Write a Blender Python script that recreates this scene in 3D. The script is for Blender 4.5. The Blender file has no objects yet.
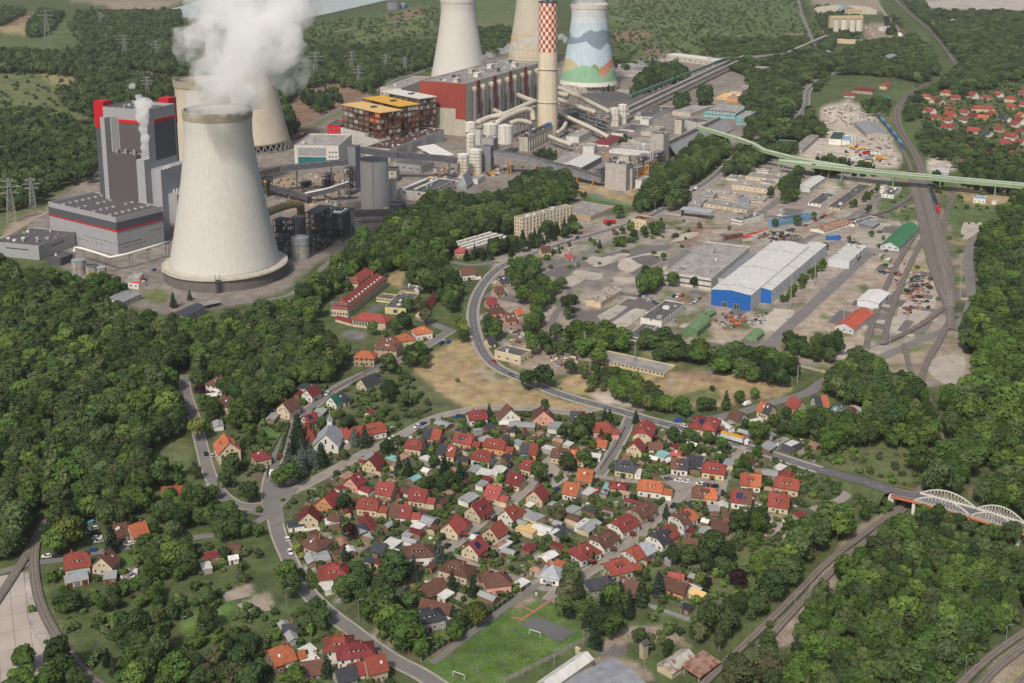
import bpy,math,random
import numpy as np
from mathutils import Vector,Matrix,noise as mnoise
rad=math.radians
random.seed(11)
RS=np.random.RandomState(5)
S=bpy.context.scene
COL=S.collection
# ---------------- camera, sky, sun, exposure ----------------
CAMZ,PITCH,FPX,CROW=278.0,rad(12.5),1236.0,174.0
cam=bpy.data.objects.new('camera',bpy.data.cameras.new('camera'))
COL.objects.link(cam)
cam.location=(0,0,CAMZ);cam.rotation_euler=(rad(90)-PITCH,0,0)
cam.data.sensor_width=36;cam.data.lens=FPX/1024*36;cam.data.shift_y=-(341.5-CROW)/1024
cam.data.clip_start=1;cam.data.clip_end=40000
S.camera=cam
SUN_EL,SUN_AZ=rad(48),rad(201)
W=bpy.data.worlds.new('World');S.world=W;W.use_nodes=True
nt=W.node_tree;nt.nodes.clear()
wo=nt.nodes.new('ShaderNodeOutputWorld');bg=nt.nodes.new('ShaderNodeBackground');sky=nt.nodes.new('ShaderNodeTexSky')
sky.sky_type='NISHITA';sky.sun_disc=False;sky.sun_elevation=SUN_EL;sky.sun_rotation=SUN_AZ
sky.air_density=1.0;sky.dust_density=4.0;sky.ozone_density=0.6
bg.inputs['Strength'].default_value=0.085
nt.links.new(sky.outputs[0],bg.inputs[0]);nt.links.new(bg.outputs[0],wo.inputs[0])
sl=bpy.data.lights.new('sun','SUN');sl.energy=2.6;sl.angle=rad(6);sl.color=(1,.93,.83)
sun=bpy.data.objects.new('sun',sl);COL.objects.link(sun)
sd=Vector((math.sin(SUN_AZ)*math.cos(SUN_EL),math.cos(SUN_AZ)*math.cos(SUN_EL),math.sin(SUN_EL)))
sun.rotation_euler=sd.to_track_quat('Z','Y').to_euler()
vs=S.view_settings
vs.view_transform='Standard';vs.look='None';vs.gamma=1;vs.exposure=0.24
S.cycles.max_bounces=24;S.cycles.diffuse_bounces=2;S.cycles.glossy_bounces=2;S.cycles.transmission_bounces=2
S.cycles.volume_bounces=24;S.cycles.transparent_max_bounces=4
S.cycles.volume_step_rate=2.0;S.cycles.volume_max_steps=128
# ---------------- picture -> place ----------------
cp,sp=math.cos(PITCH),math.sin(PITCH)
def ray(px,py):
 dx=(px-512)/FPX;dy=(CROW-py)/FPX
 return (dx,cp+dy*sp,-sp+dy*cp)
def P(px,py,z=0.0):
 d=ray(px,py);t=(z-CAMZ)/d[2]
 return Vector((d[0]*t,d[1]*t,z))
def height(pytop,base):
 d=ray(512,pytop);return CAMZ+d[2]/d[1]*base.y
TILES=dict(A=(0,0),B=(255,0),C=(510,0),D=(764,0),E=(0,170),F=(255,170),G=(510,170),H=(764,170),I=(0,340),J=(255,340),K=(510,340),L=(764,340),M=(0,508),N=(255,508),O=(510,508),Q=(764,508))
TILES2=dict(a1=(300,395),a2=(450,395),a3=(600,395),a4=(280,490),a5=(430,490),a6=(580,490),a7=(700,395),a8=(200,350),
   b1=(85,85),b2=(240,70),b3=(240,150),b4=(390,70),b5=(390,140),b6=(540,70),b7=(590,120),b8=(690,150),b9=(240,190),c1=(300,260),c3=(880,460))
def px(t,x,y):
 if t in TILES:o=TILES[t];s=3.904
 elif t=='c2':o=(500,590);s=4.452
 elif t=='c3':o=(880,460);s=7.11
 elif t=='-':return (x,y)
 else:o=TILES2[t];s=6.381
 return (o[0]+x/s,o[1]+y/s)
def TP(t,x,y,z=0.0):return P(*px(t,x,y),z)
# ---------------- materials ----------------
def srgb(c):
 if isinstance(c,str):c=tuple(int(c[i:i+2],16)/255 for i in (0,2,4))
 return tuple(((x+.055)/1.055)**2.4 if x>.04045 else x/12.92 for x in c)
MATS={}
def mat(name,col,rough=.85,var=.22,scale=.25,kind='',metal=0.0,orand=.12,fine=2.5,k=1.0):
 if name in MATS:return MATS[name]
 m=bpy.data.materials.new(name);m.use_nodes=True;t=m.node_tree;n=t.nodes;L=t.links
 b=n['Principled BSDF'];b.inputs['Roughness'].default_value=rough;b.inputs['Metallic'].default_value=metal
 b.inputs['Specular IOR Level'].default_value=.25
 tc=n.new('ShaderNodeTexCoord');co=tc.outputs['Object']
 def math_(op,a,bb=None,c=None):
  q=n.new('ShaderNodeMath');q.operation=op
  for i,v in enumerate((a,bb,c)):
   if v is None:continue
   if isinstance(v,(int,float)):q.inputs[i].default_value=v
   else:L.new(v,q.inputs[i])
  return q.outputs[0]
 def noise_(sc,det=3,vec=co,sx=None):
  if sx:
   mp=n.new('ShaderNodeMapping');mp.inputs['Scale'].default_value=sx;L.new(vec,mp.inputs[0]);vec=mp.outputs[0]
  q=n.new('ShaderNodeTexNoise');q.inputs['Scale'].default_value=sc;q.inputs['Detail'].default_value=det;L.new(vec,q.inputs['Vector']);return q.outputs[0]
 v=math_('MULTIPLY_ADD',noise_(scale,4),2*var*1.6,1-var*1.6)
 v=math_('MULTIPLY',v,math_('MULTIPLY_ADD',noise_(fine,2),.5*var*2,1-var*.5))
 if orand:
  oi=n.new('ShaderNodeObjectInfo');v=math_('MULTIPLY',v,math_('MULTIPLY_ADD',oi.outputs['Random'],2*orand,1-orand))
 sep=n.new('ShaderNodeSeparateXYZ');L.new(co,sep.inputs[0]);x,y,z=sep.outputs
 def stripes(u,period,depth,duty=.5):
  f=math_('FRACT',math_('DIVIDE',u,period));s=math_('LESS_THAN',f,duty);return math_('MULTIPLY_ADD',s,-depth,1.0)
 if kind=='tile':
  v=math_('MULTIPLY',v,stripes(z,.5,.16,.35))
  v=math_('MULTIPLY',v,math_('MULTIPLY_ADD',noise_(1.0,3,sx=(.5,.5,3)),.7,.65))
 if kind=='rib':
  v=math_('MULTIPLY',v,stripes(math_('ADD',x,y),2.0*k,.13,.12));v=math_('MULTIPLY',v,stripes(z,6.0*k,.06,.04))
 if kind=='panel':
  v=math_('MULTIPLY',v,stripes(math_('ADD',x,y),6.0*k,.2,.04));v=math_('MULTIPLY',v,stripes(z,3.2*k,.15,.05))
  v=math_('MULTIPLY',v,math_('MULTIPLY_ADD',noise_(.5,3,sx=(1,1,.12)),.6,.7))
 if kind=='streak':
  v=math_('MULTIPLY',v,math_('MULTIPLY_ADD',noise_(.5,4,sx=(1,1,.06)),.5,.75))
 if kind=='tower':
  at2=math_('ARCTAN2',y,x);v=math_('MULTIPLY',v,stripes(at2,.0436,.07,.18));v=math_('MULTIPLY',v,math_('MULTIPLY_ADD',noise_(.9,5,sx=(1,1,.05)),.28,.86))
  v=math_('MULTIPLY',v,math_('MULTIPLY_ADD',noise_(1.6,3,sx=(1,1,.02)),.22,.89));v=math_('MULTIPLY',v,stripes(z,4.5,.06,.06))
 if kind=='bitumen':
  v=math_('MULTIPLY',v,stripes(x,3.0,.12,.05));v=math_('MULTIPLY',v,math_('MULTIPLY_ADD',noise_(.12,5),1.0,.5))
 if kind=='joint':
  v=math_('MULTIPLY',v,stripes(math_('MULTIPLY_ADD',y,.45,x),6.5,.4,.05));v=math_('MULTIPLY',v,stripes(math_('MULTIPLY_ADD',x,-.45,y),14,.25,.025))
 if kind=='plank':
  v=math_('MULTIPLY',v,stripes(x,.35,.25,.15))
 if kind=='standing':
  v=math_('MULTIPLY',v,stripes(x,1.1*k,.16,.14));v=math_('MULTIPLY',v,math_('MULTIPLY_ADD',noise_(.4,4),.7,.65))
 mx=n.new('ShaderNodeMix');mx.data_type='RGBA';mx.blend_type='MULTIPLY';mx.inputs['Factor'].default_value=1
 mx.inputs['A'].default_value=(*col,1);cc=n.new('ShaderNodeCombineColor')
 for i in range(3):L.new(v,cc.inputs[i])
 L.new(cc.outputs[0],mx.inputs['B']);out=mx.outputs['Result']
 if kind in ('rust','moss'):
  r=n.new('ShaderNodeMix');r.data_type='RGBA';r.inputs['B'].default_value=(.17,.055,.025,1) if kind=='rust' else (.08,.08,.045,1)
  L.new(out,r.inputs['A']);f=math_('MULTIPLY_ADD',noise_(.35 if kind=='rust' else .12,5),5,-2.3 if kind=='rust' else -2.9);f2=n.new('ShaderNodeClamp');L.new(f,f2.inputs[0]);L.new(f2.outputs[0],r.inputs['Factor']);out=r.outputs['Result']
 L.new(out,b.inputs['Base Color'])
 MATS[name]=m;return m
def M(key):
 d=PAL[key];return mat(key,d[0],**(d[1] if len(d)>1 else {}))
T=dict(kind='tile',var=.24,scale=.5,orand=.24)
PAL={
# roofs
'red_tile':((.25,.056,.048),T),'dark_red_tile':((.18,.034,.036),T),'brown_tile':((.125,.062,.045),T),'orange_tile':((.38,.12,.055),T),
'grey_tile':((.050,.054,.066),T),'light_grey_tile':((.30,.32,.35),T),'russet_tile':((.24,.062,.042),T),'pink_tile':((.36,.085,.078),T),'green_tile':((.02,.13,.09),T),
# walls
'cream_wall':((.54,.45,.31),),'white_wall':((.66,.64,.58),),'pink_wall':((.58,.29,.23),),'orange_wall':((.57,.25,.10),),'yellow_wall':((.55,.47,.25),),
'grey_wall':((.34,.32,.29),),'blue_wall':((.22,.34,.48),),'brown_wall':((.20,.12,.08),),'pale_green_wall':((.36,.44,.30),),'stone_wall':((.36,.29,.20),),
'window_glass':((.03,.035,.045),dict(rough=.15,var=.05)),'window_frame':((.6,.6,.58),dict(var=.05)),'brown_door':((.10,.05,.03),),'chimney_brick':((.30,.12,.08),),
'bitumen':((.105,.10,.10),dict(kind='bitumen')),'light_bitumen':((.29,.275,.255),dict(kind='bitumen')),'asphalt':((.185,.175,.168),dict(scale=.08,orand=0,var=.18)),'new_asphalt':((.135,.133,.137),dict(scale=.08,orand=0,var=.15)),
'lane_paving':((.28,.25,.22),dict(scale=.15,orand=0,var=.25)),'pavement':((.34,.31,.275),dict(scale=.2,orand=0,var=.2)),'road_paint':((.7,.7,.68),dict(orand=0,var=.15)),
'gravel':((.34,.295,.25),dict(scale=.05,orand=0,var=.3)),'ballast':((.15,.128,.112),dict(scale=.2,orand=0,var=.3)),'rail_steel':((.27,.225,.20),dict(rough=.5,orand=0)),'sleeper':((.19,.17,.15),dict(orand=0)),
'concrete':((.45,.43,.38),dict(kind='streak',var=.14)),'dark_concrete':((.20,.19,.18),dict(kind='streak')),'tower_concrete':((.56,.54,.495),dict(kind='tower',var=.04,scale=.03,orand=0)),
'old_tower_concrete':((.50,.45,.36),dict(kind='tower',var=.09,scale=.05,orand=.04)),'tower_rim':((.34,.305,.23),dict(var=.15,orand=0)),
'silver_clad':((.34,.345,.36),dict(kind='rib',rough=.6,var=.08,orand=.05)),'dark_clad':((.085,.088,.105),dict(kind='rib',rough=.6,var=.1,orand=.05)),'mid_clad':((.20,.205,.22),dict(kind='rib',rough=.6,var=.1,orand=.05)),'brown_clad':((.105,.095,.098),dict(kind='rib',rough=.6,var=.08,orand=.05)),
'signal_red':((.52,.012,.022),dict(var=.08,rough=.5)),'oxide_red':((.27,.052,.036),dict(kind='panel',var=.15)),'panel_white':((.55,.54,.50),dict(kind='panel',var=.12)),'panel_grey':((.33,.33,.33),dict(kind='panel',var=.15)),'panel_beige':((.47,.43,.36),dict(kind='panel',var=.15)),
'white_metal':((.62,.61,.57),dict(kind='standing',rough=.5,var=.08)),'white_paint':((.68,.66,.60),dict(var=.1)),'grey_metal':((.25,.26,.28),dict(kind='standing',rough=.6)),'blue_clad':((.020,.125,.42),dict(kind='rib',rough=.5,var=.08)),'sky_blue':((.13,.32,.50),dict(var=.1)),
'yellow_roof':((.68,.38,.055),dict(var=.12)),'straw_roof':((.70,.46,.19),dict(var=.12)),'teal_glass':((.02,.16,.17),dict(rough=.3,kind='panel')),'green_roof':((.055,.19,.09),dict(kind='standing')),'leaf_green_paint':((.26,.35,.21),dict(var=.12)),'olive_metal':((.15,.24,.12),dict(kind='standing')),'dark_green_roof':((.04,.085,.06),dict(kind='standing')),'red_roof_metal':((.40,.09,.06),dict(kind='standing')),'rusty_metal':((.42,.39,.35),dict(kind='rust')),'rusty_roof':((.34,.22,.16),dict(kind='rust')),'teal_wall':((.22,.42,.42),dict(kind='panel')),
'steel_dark':((.065,.067,.075),dict(var=.2,rough=.6)),'steel_grey':((.20,.20,.21),dict(var=.2,rough=.6)),'galvanised':((.30,.31,.31),dict(rough=.5)),'crane_yellow':((.58,.28,.02),dict(var=.15)),'orange_paint':((.58,.17,.06),dict(var=.1)),'arch_white':((.57,.54,.49),dict(var=.08)),'silo_white':((.62,.60,.54),dict(kind='streak',var=.12)),'duct_beige':((.50,.46,.38),dict(kind='streak',var=.15)),'duct_olive':((.36,.30,.15),dict(kind='standing',k=2)),
'steel_red':((.17,.07,.05),dict(var=.25)),'steel_green':((.10,.25,.17),dict(var=.2)),'tyre':((.02,.02,.02),),'wood':((.23,.16,.10),dict(kind='plank')),'fence_concrete':((.36,.34,.30),dict(kind='panel')),'hedge_fence':((.02,.06,.03),),'bark':((.10,.075,.055),),'birch_bark':((.30,.28,.24),),
'red_paving':((.33,.16,.12),dict(orand=0)),'soil':((.17,.12,.085),dict(orand=0,var=.3,scale=.4)),'solar_glass':((.015,.025,.07),dict(rough=.2,var=.05,orand=0)),'rubble_grey':((.22,.20,.18),),'brown_lining':((.16,.12,.08),dict(kind='panel',k=.5)),'coal':((.03,.03,.03),),'train_blue':((.035,.11,.24),),'train_light_blue':((.12,.26,.38),),'jointed_concrete':((.40,.345,.30),dict(kind='joint',var=.2,scale=.06,orand=0)),'old_concrete_slab':((.42,.375,.32),dict(kind='moss',var=.22,scale=.08,orand=.1)),'old_tarmac':((.155,.145,.14),dict(kind='moss',var=.25,scale=.06,orand=.12)),'crushed_stone':((.33,.28,.23),dict(var=.28,scale=.15,orand=.12)),'beige_silo':((.50,.41,.27),dict(kind='streak')),
}
CARC={'white':(.7,.7,.7),'silver':(.42,.43,.45),'black':(.02,.02,.025),'red':(.45,.02,.02),'blue':(.03,.08,.28),'grey':(.13,.135,.15),'yellow':(.75,.42,.02),'green':(.03,.2,.1),'orange':(.7,.2,.03),'sky blue':(.1,.35,.65)}
def carmat(c):
 return mat(c.replace(' ','_')+'_car_paint',CARC[c],rough=.3,var=.04,orand=0)
# ---------------- mesh builder ----------------
class MB:
 def __init__(s):s.v=[];s.f=[];s.m=[]
 def add(s,vs,fs,m=0):
  o=len(s.v);s.v+=[tuple(v) for v in vs];s.f+=[tuple(i+o for i in f) for f in fs];s.m+=[m]*len(fs);return s
 def box(s,c,d,m=0,rot=0.0):
  x,y,z=c;a,b,h=d[0]/2,d[1]/2,d[2]/2;cs,sn=math.cos(rot),math.sin(rot)
  vs=[(x+i*a*cs-j*b*sn,y+i*a*sn+j*b*cs,z+k*h) for k in (-1,1) for i,j in ((-1,-1),(1,-1),(1,1),(-1,1))]
  return s.add(vs,[(3,2,1,0),(4,5,6,7),(0,1,5,4),(1,2,6,5),(2,3,7,6),(3,0,4,7)],m)
 def bar(s,p,q,w,h=None,m=0):
  p,q=Vector(p),Vector(q);d=q-p
  if d.length<1e-6:return s
  d.normalize();u=d.cross(Vector((0,0,1)))
  if u.length<1e-3:u=Vector((1,0,0))
  u.normalize();n=u.cross(d);h=h or w;u*=w/2;n*=h/2
  vs=[a+i*u+j*n for a in (p,q) for i,j in ((-1,-1),(1,-1),(1,1),(-1,1))]
  return s.add(vs,[(0,1,2,3),(7,6,5,4),(1,0,4,5),(2,1,5,6),(3,2,6,7),(0,3,7,4)],m)
 def lathe(s,prof,n=24,c=(0,0),m=0,cap=True):
  o=[]
  for r,z in prof:
   for i in range(n):
    a=2*math.pi*i/n;o.append((c[0]+r*math.cos(a),c[1]+r*math.sin(a),z))
  fs=[(k*n+i,k*n+(i+1)%n,(k+1)*n+(i+1)%n,(k+1)*n+i) for k in range(len(prof)-1) for i in range(n)]
  if cap:fs+=[tuple(range(n))[::-1],tuple((len(prof)-1)*n+i for i in range(n))]
  return s.add(o,fs,m)
 def cyl(s,c,r,z0,z1,n=16,m=0,r2=None):return s.lathe([(r,z0),(r if r2 is None else r2,z1)],n,c,m)
 def tube(s,pts,r,n=8,m=0):
  pts=[Vector(p) for p in pts];o=[]
  for i,p in enumerate(pts):
   d=(pts[min(i+1,len(pts)-1)]-pts[max(i-1,0)]).normalized();u=d.cross(Vector((0,0,1)))
   if u.length<1e-3:u=Vector((1,0,0))
   u.normalize();w=u.cross(d)
   o+=[p+r*(math.cos(2*math.pi*k/n)*u+math.sin(2*math.pi*k/n)*w) for k in range(n)]
  fs=[(k*n+i,k*n+(i+1)%n,(k+1)*n+(i+1)%n,(k+1)*n+i) for k in range(len(pts)-1) for i in range(n)]
  fs+=[tuple(range(n))[::-1],tuple((len(pts)-1)*n+i for i in range(n))]
  return s.add(o,fs,m)
 def prism(s,poly,z0,z1,m=0,mt=None):
  n=len(poly);vs=[(p[0],p[1],z0) for p in poly]+[(p[0],p[1],z1) for p in poly]
  s.add(vs,[(i,(i+1)%n,n+(i+1)%n,n+i) for i in range(n)]+[tuple(range(n))[::-1]],m)
  return s.add(vs[n:],[tuple(range(n))],m if mt is None else mt)
 def build(s,name,mats,parent=None,loc=None,smooth=False):
  me=bpy.data.meshes.new(name);me.from_pydata(s.v,[],s.f)
  for q in (mats if isinstance(mats,(list,tuple)) else [mats]):me.materials.append(M(q) if isinstance(q,str) else q)
  me.polygons.foreach_set('material_index',s.m)
  if smooth:me.shade_smooth()
  me.update()
  o=bpy.data.objects.new(name,me);COL.objects.link(o)
  if parent:o.parent=parent
  if loc is not None:o.location=loc
  return o
def empty(name,loc,rz=0.0):
 o=bpy.data.objects.new(name,None);o.empty_display_size=1;COL.objects.link(o);o.location=loc;o.rotation_euler=(0,0,rz);return o
def dup(o,parent=None):
 c=o.copy();COL.objects.link(c)
 if parent is not None:c.parent=parent
 return c
def duptree(o,kids,parent=None):
 c=dup(o,parent)
 for ch in kids.get(o.name,()):duptree(ch,kids,c)
 return c
REG=[]
def tag(o,label,cat,group=None):
 o['label']=label;o['category']=cat
 if group:o['group']=group
 return o
def reg(o,desc,cat,group=None,loc=None):
 o['category']=cat
 if group:o['group']=group
 REG.append((o,desc,Vector(loc) if loc is not None else Vector(o.location)));return o
def struct(o):o['kind']='structure';return o
OCC=[]
# ---------------- ground ----------------
def pip(x,y,poly):
 inside=np.zeros(x.shape,bool);n=len(poly);j=n-1
 for i in range(n):
  xi,yi=poly[i];xj,yj=poly[j]
  if yi!=yj:
   c=((yi>y)!=(yj>y)) & (x<(xj-xi)*(y-yi)/(yj-yi)+xi);inside ^=c
  j=i
 return inside
C_=dict(grass=(.088,.115,.044),lush=(.105,.170,.042),meadow=(.135,.155,.065),dry=(.36,.27,.145),straw=(.29,.25,.125),earth=(.23,.15,.10),dirt=(.29,.235,.18),lot=(.32,.275,.235),pale=(.47,.41,.34),conc=(.39,.36,.32),asph=(.17,.16,.155),wood=(.030,.042,.018),scrub=(.075,.10,.038),railbed=(.16,.135,.118),garden=(.105,.12,.058),green=(.10,.14,.052),pit=(.42,.37,.33),yard=(.235,.205,.18),rubble=(.37,.30,.235),greydirt=(.23,.205,.185))
def W2(t,pts):return [px(t,*p) for p in pts]
LAND=[
('scrub',[(-400,-60),(1500,-60),(1500,60),(-400,60)]),
('green',[(-300,30),(20,32),(50,41),(70,50),(66,54),(30,56),(-300,60)]),('earth',[(12,16),(38,11),(36,21),(12,25)]),('dry',[(-10,26),(27,24),(27,35),(0,31)]),
('green',[(34,38),(56,22),(82,18),(76,50),(60,42)]),('dirt',[(62,0),(190,0),(160,9),(112,11),(104,5),(90,3)]),('earth',[(127,63),(175,70),(172,77),(130,72)]),
('meadow',[(-200,74),(50,70),(78,76),(80,86),(56,95),(60,106),(96,118),(92,125),(40,108),(-200,96)]),('straw',[(40,72),(75,78),(70,86),(48,84)]),
('meadow',[(-100,222),(12,212),(64,178),(100,150),(110,165),(66,196),(40,206),(0,236),(-100,250)]),('dirt',[(0,232),(28,214),(50,208),(52,214),(30,222),(0,240)]),
('green',[(310,27),(430,3),(438,12),(330,34)]),('meadow',[(340,36),(430,16),(438,30),(360,44)]),('earth',[(385,17),(420,8),(428,12),(400,20)]),
('green',[(470,0),(530,0),(520,30),(476,28)]),('meadow',[(476,22),(512,12),(510,35),(480,38)]),
('green',[(600,-20),(790,-20),(805,20),(812,40),(790,52),(740,62),(640,58),(610,40)]),('earth',[(613,34),(632,29),(655,35),(640,41),(615,40)]),('earth',[(640,48),(665,46),(664,53),(642,54)]),
('meadow',[(600,0),(680,0),(680,8),(610,6)]),
('earth',[(284,108),(300,96),(325,84),(345,78),(372,90),(376,100),(350,112),(318,122),(300,136),(286,128)]),
('meadow',[(315,122),(345,107),(345,118),(318,128)]),
('yard',[(20,236),(48,205),(100,170),(230,130),(290,140),(330,120),(420,86),(470,60),(540,50),(610,66),(680,50),(705,60),(740,62),(800,30),(812,40),(830,60),(800,95),(800,130),(700,150),(660,185),(606,200),(540,198),(500,190),(470,204),(400,215),(345,248),(320,265),(292,292),(240,306),(170,316),(120,306),(90,282),(60,262)]),
('dirt',W2('b3',[(200,180),(700,130),(720,260),(500,330),(540,400),(720,520),(640,620),(420,640),(300,420)])),('dry',W2('b3',[(180,210),(330,140),(320,200),(220,225)])),
('meadow',[(135,290),(168,290),(170,302),(150,305)]),('dry',W2('G',[(180,100),(270,50),(520,85),(500,140),(420,130),(280,100)])),('green',W2('G',[(270,88),(420,125),(480,150),(400,142),(262,105)])),
('earth',[(640,196),(665,175),(700,160),(712,172),(690,182),(652,205)]),('dirt',[(700,100),(760,75),(800,90),(780,110),(720,118)]),
('lot',[(488,262),(540,228),(600,214),(650,214),(700,185),(760,150),(800,165),(850,172),(925,182),(935,200),(970,260),(952,306),(960,330),(915,350),(905,384),(860,372),(800,368),(740,362),(640,345),(560,345),(520,352),(500,340),(492,300)]),
('greydirt',W2('G',[(100,360),(480,290),(700,250),(700,330),(500,400),(300,470),(120,420)])),('asph',W2('G',[(240,360),(500,300),(640,290),(600,320),(420,400),(330,380)])),
('pale',W2('G',[(300,360),(420,325),(480,325),(440,345),(340,385)])),('pale',W2('G',[(430,350),(600,310),(615,335),(520,365),(540,390),(470,400),(415,385)])),('asph',W2('G',[(470,345),(540,330),(600,340),(560,375),(510,372)])),
('pale',W2('G',[(230,385),(330,400),(370,405),(350,435),(260,420)])),('pale',W2('G',[(400,420),(500,418),(495,440),(410,440)])),('pale',W2('G',[(620,285),(690,240),(750,245),(700,270)])),('pale',W2('G',[(780,235),(860,228),(880,240),(800,252)])),
('meadow',W2('G',[(75,345),(120,335),(180,360),(300,300),(400,270),(560,190),(680,205),(620,225),(560,200),(420,290),(240,350),(180,375)])),('meadow',W2('G',[(690,215),(930,232),(880,240),(700,225)])),('earth',W2('G',[(700,205),(940,235),(760,240),(700,290),(600,285)])),
('asph',W2('G',[(250,540),(340,560),(500,480),(560,490),(420,590),(380,620),(240,600)])),('conc',W2('G',[(340,570),(500,475),(515,490),(370,605)])),('pale',W2('G',[(390,600),(500,530),(545,545),(440,625),(400,620)])),('straw',W2('G',[(480,500),(560,520),(590,505),(540,540),(480,530)])),('green',W2('G',[(570,470),(620,460),(640,490),(590,500)])),
('rubble',W2('G',[(700,600),(1015,570),(1015,683),(600,683),(640,620)])),('conc',W2('G',[(900,590),(1015,550),(1015,650),(960,620)])),('green',W2('G',[(680,560),(760,540),(740,560),(660,600),(640,650),(620,630)])),
('pale',W2('H',[(40,540),(140,550),(40,650),(0,610),(0,580)])),('rubble',W2('H',[(60,660),(220,490),(430,350),(560,330),(600,300),(560,400),(470,470),(420,560),(400,683),(100,683)])),('pale',W2('H',[(340,255),(420,215),(560,195),(470,300),(400,310)])),
('pale',W2('H',[(225,40),(330,45),(290,80),(200,90)])),('green',W2('H',[(410,110),(490,45),(560,50),(570,90),(600,150),(620,190),(540,200),(440,180)])),('green',W2('H',[(690,50),(740,70),(760,140),(750,220),(780,240),(770,500),(740,520),(720,240),(700,180)])),('dry',W2('H',[(740,55),(1015,70),(1015,120),(900,145),(780,130)])),('green',W2('H',[(770,140),(900,140),(940,170),(880,210),(780,195)])),
('railbed',W2('H',[(575,35),(640,35),(700,200),(750,330),(745,500),(710,525),(650,340),(600,180)])),('pale',W2('H',[(560,440),(620,380),(680,470),(670,540),(600,600),(520,610),(520,540)])),('straw',W2('H',[(480,500),(550,450),(540,560),(510,620),(480,660),(460,580)])),('straw',W2('H',[(540,380),(600,290),(640,320),(660,400),(600,380),(560,440)])),('pale',W2('H',[(780,205),(870,205),(830,250),(780,280),(765,240)])),
('pale',[(826,106),(850,98),(872,112),(893,135),(902,158),(895,168),(850,168),(794,158),(818,133)]),
('meadow',W2('D',[(460,440),(510,430),(560,600),(520,590),(470,480)])),('green',W2('D',[(520,360),(640,320),(560,400),(530,470),(640,500),(640,540),(560,540),(520,430)])),('pale',W2('D',[(620,640),(700,580),(800,600),(760,650),(650,683)])),
('garden',[(905,95),(1024,80),(1300,90),(1300,150),(1000,150),(920,130)]),('green',W2('D',[(600,120),(640,140),(650,175),(610,170)])),('pit',[(900,0),(1200,-10),(1200,6),(1000,12),(932,10)]),('dirt',[(810,-10),(880,-10),(880,12),(815,12)]),('dirt',[(862,25),(897,22),(900,40),(872,50)]),
('dry',[(640,197),(640,197),(650,200)]),
# middle
('dry',[(386,402),(400,382),(422,360),(440,350),(458,340),(486,340),(502,362),(532,386),(566,398),(604,410),(560,414),(500,406),(465,408),(430,416),(402,430),(384,428),(380,414)]),('straw',[(385,416),(420,408),(440,411),(415,424),(390,432)]),('straw',[(452,384),(468,380),(474,387),(462,393)]),
('dry',[(562,390),(575,375),(604,364),(645,372),(700,372),(780,378),(800,388),(770,400),(706,410),(665,415),(632,408),(600,398)]),('meadow',[(660,398),(720,390),(726,402),(680,408)]),('pale',[(596,392),(630,396),(660,410),(640,412),(600,404)]),('dirt',[(515,345),(560,340),(600,360),(580,376),(545,372),(525,360)]),
('dry',W2('F',[(520,420),(600,375),(640,370),(590,420),(580,455),(530,450)])),('asph',W2('c1',[(440,330),(520,270),(600,250),(560,300),(500,340)])),('asph',W2('c1',[(250,480),(330,440),(420,470),(400,520),(300,510)])),
('dirt',W2('L',[(600,0),(780,0),(830,130),(780,210),(700,190),(610,190),(520,150),(440,100)])),('pale',W2('L',[(620,90),(720,50),(800,70),(760,180),(680,170)])),('dry',W2('L',[(0,160),(130,170),(130,200),(30,235),(0,230)])),
('garden',[(190,385),(235,380),(260,400),(330,380),(400,360),(470,410),(520,405),(600,415),(700,430),(800,415),(840,425),(850,440),(820,460),(840,485),(830,520),(800,530),(760,560),(740,600),(650,610),(560,600),(500,610),(430,670),(300,600),(285,530),(225,500),(200,450)]),
('meadow',W2('I',[(600,400),(740,370),(765,440),(750,490),(680,500),(620,470)])),('grass',[(205,405),(240,420),(230,430),(205,425)]),('lush',W2('a8',[(400,480),(560,460),(500,580),(440,640),(380,600)])),
('meadow',W2('L',[(130,430),(380,410),(480,380),(600,400),(640,480),(600,560),(480,560),(320,515),(200,480)])),('scrub',W2('L',[(250,600),(320,540),(420,560),(400,590),(300,640)])),
('lush',[(425,673),(515,613),(532,598),(552,600),(600,632),(590,641),(540,668),(500,690),(440,700)]),('dirt',W2('O',[(360,560),(420,480),(500,440),(640,440),(740,500),(720,530),(600,500),(480,520),(440,600)])),('grass',W2('O',[(640,440),(740,460),(760,500),(700,520)])),('dirt',W2('O',[(330,580),(500,600),(620,683),(300,683)])),
('meadow',W2('O',[(690,230),(760,300),(860,340),(1000,300),(1015,180),(860,100),(820,160)])),('meadow',W2('O',[(540,380),(760,380),(740,440),(600,400)])),('asph',W2('O',[(380,560),(430,525),(500,540),(450,590),(390,580)])),
('grass',W2('M',[(160,230),(1015,120),(1015,430),(940,520),(860,560),(740,590),(700,470),(600,440),(420,420),(330,380),(260,420),(170,360)])),('lush',W2('M',[(700,430),(900,330),(1015,350),(1015,430),(900,480),(760,560),(690,520)])),('lush',W2('M',[(440,190),(520,170),(540,230),(460,260)])),('grass',[(300,600),(330,615),(380,660),(420,683),(260,700),(200,670),(230,600)]),
('meadow',W2('M',[(90,240),(130,240),(150,400),(270,560),(230,600),(110,400)])),('pit',W2('M',[(-600,280),(0,260),(95,240),(105,440),(215,600),(160,640),(0,720),(-600,720)])),
('soil' if 0 else 'rubble',W2('M',[(865,335),(970,312),(980,345),(880,365)])),('rubble',W2('M',[(925,378),(1030,355),(1040,400),(950,415)])),('rubble',W2('N',[(-30,360),(50,348),(82,395),(0,410)])),
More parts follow.
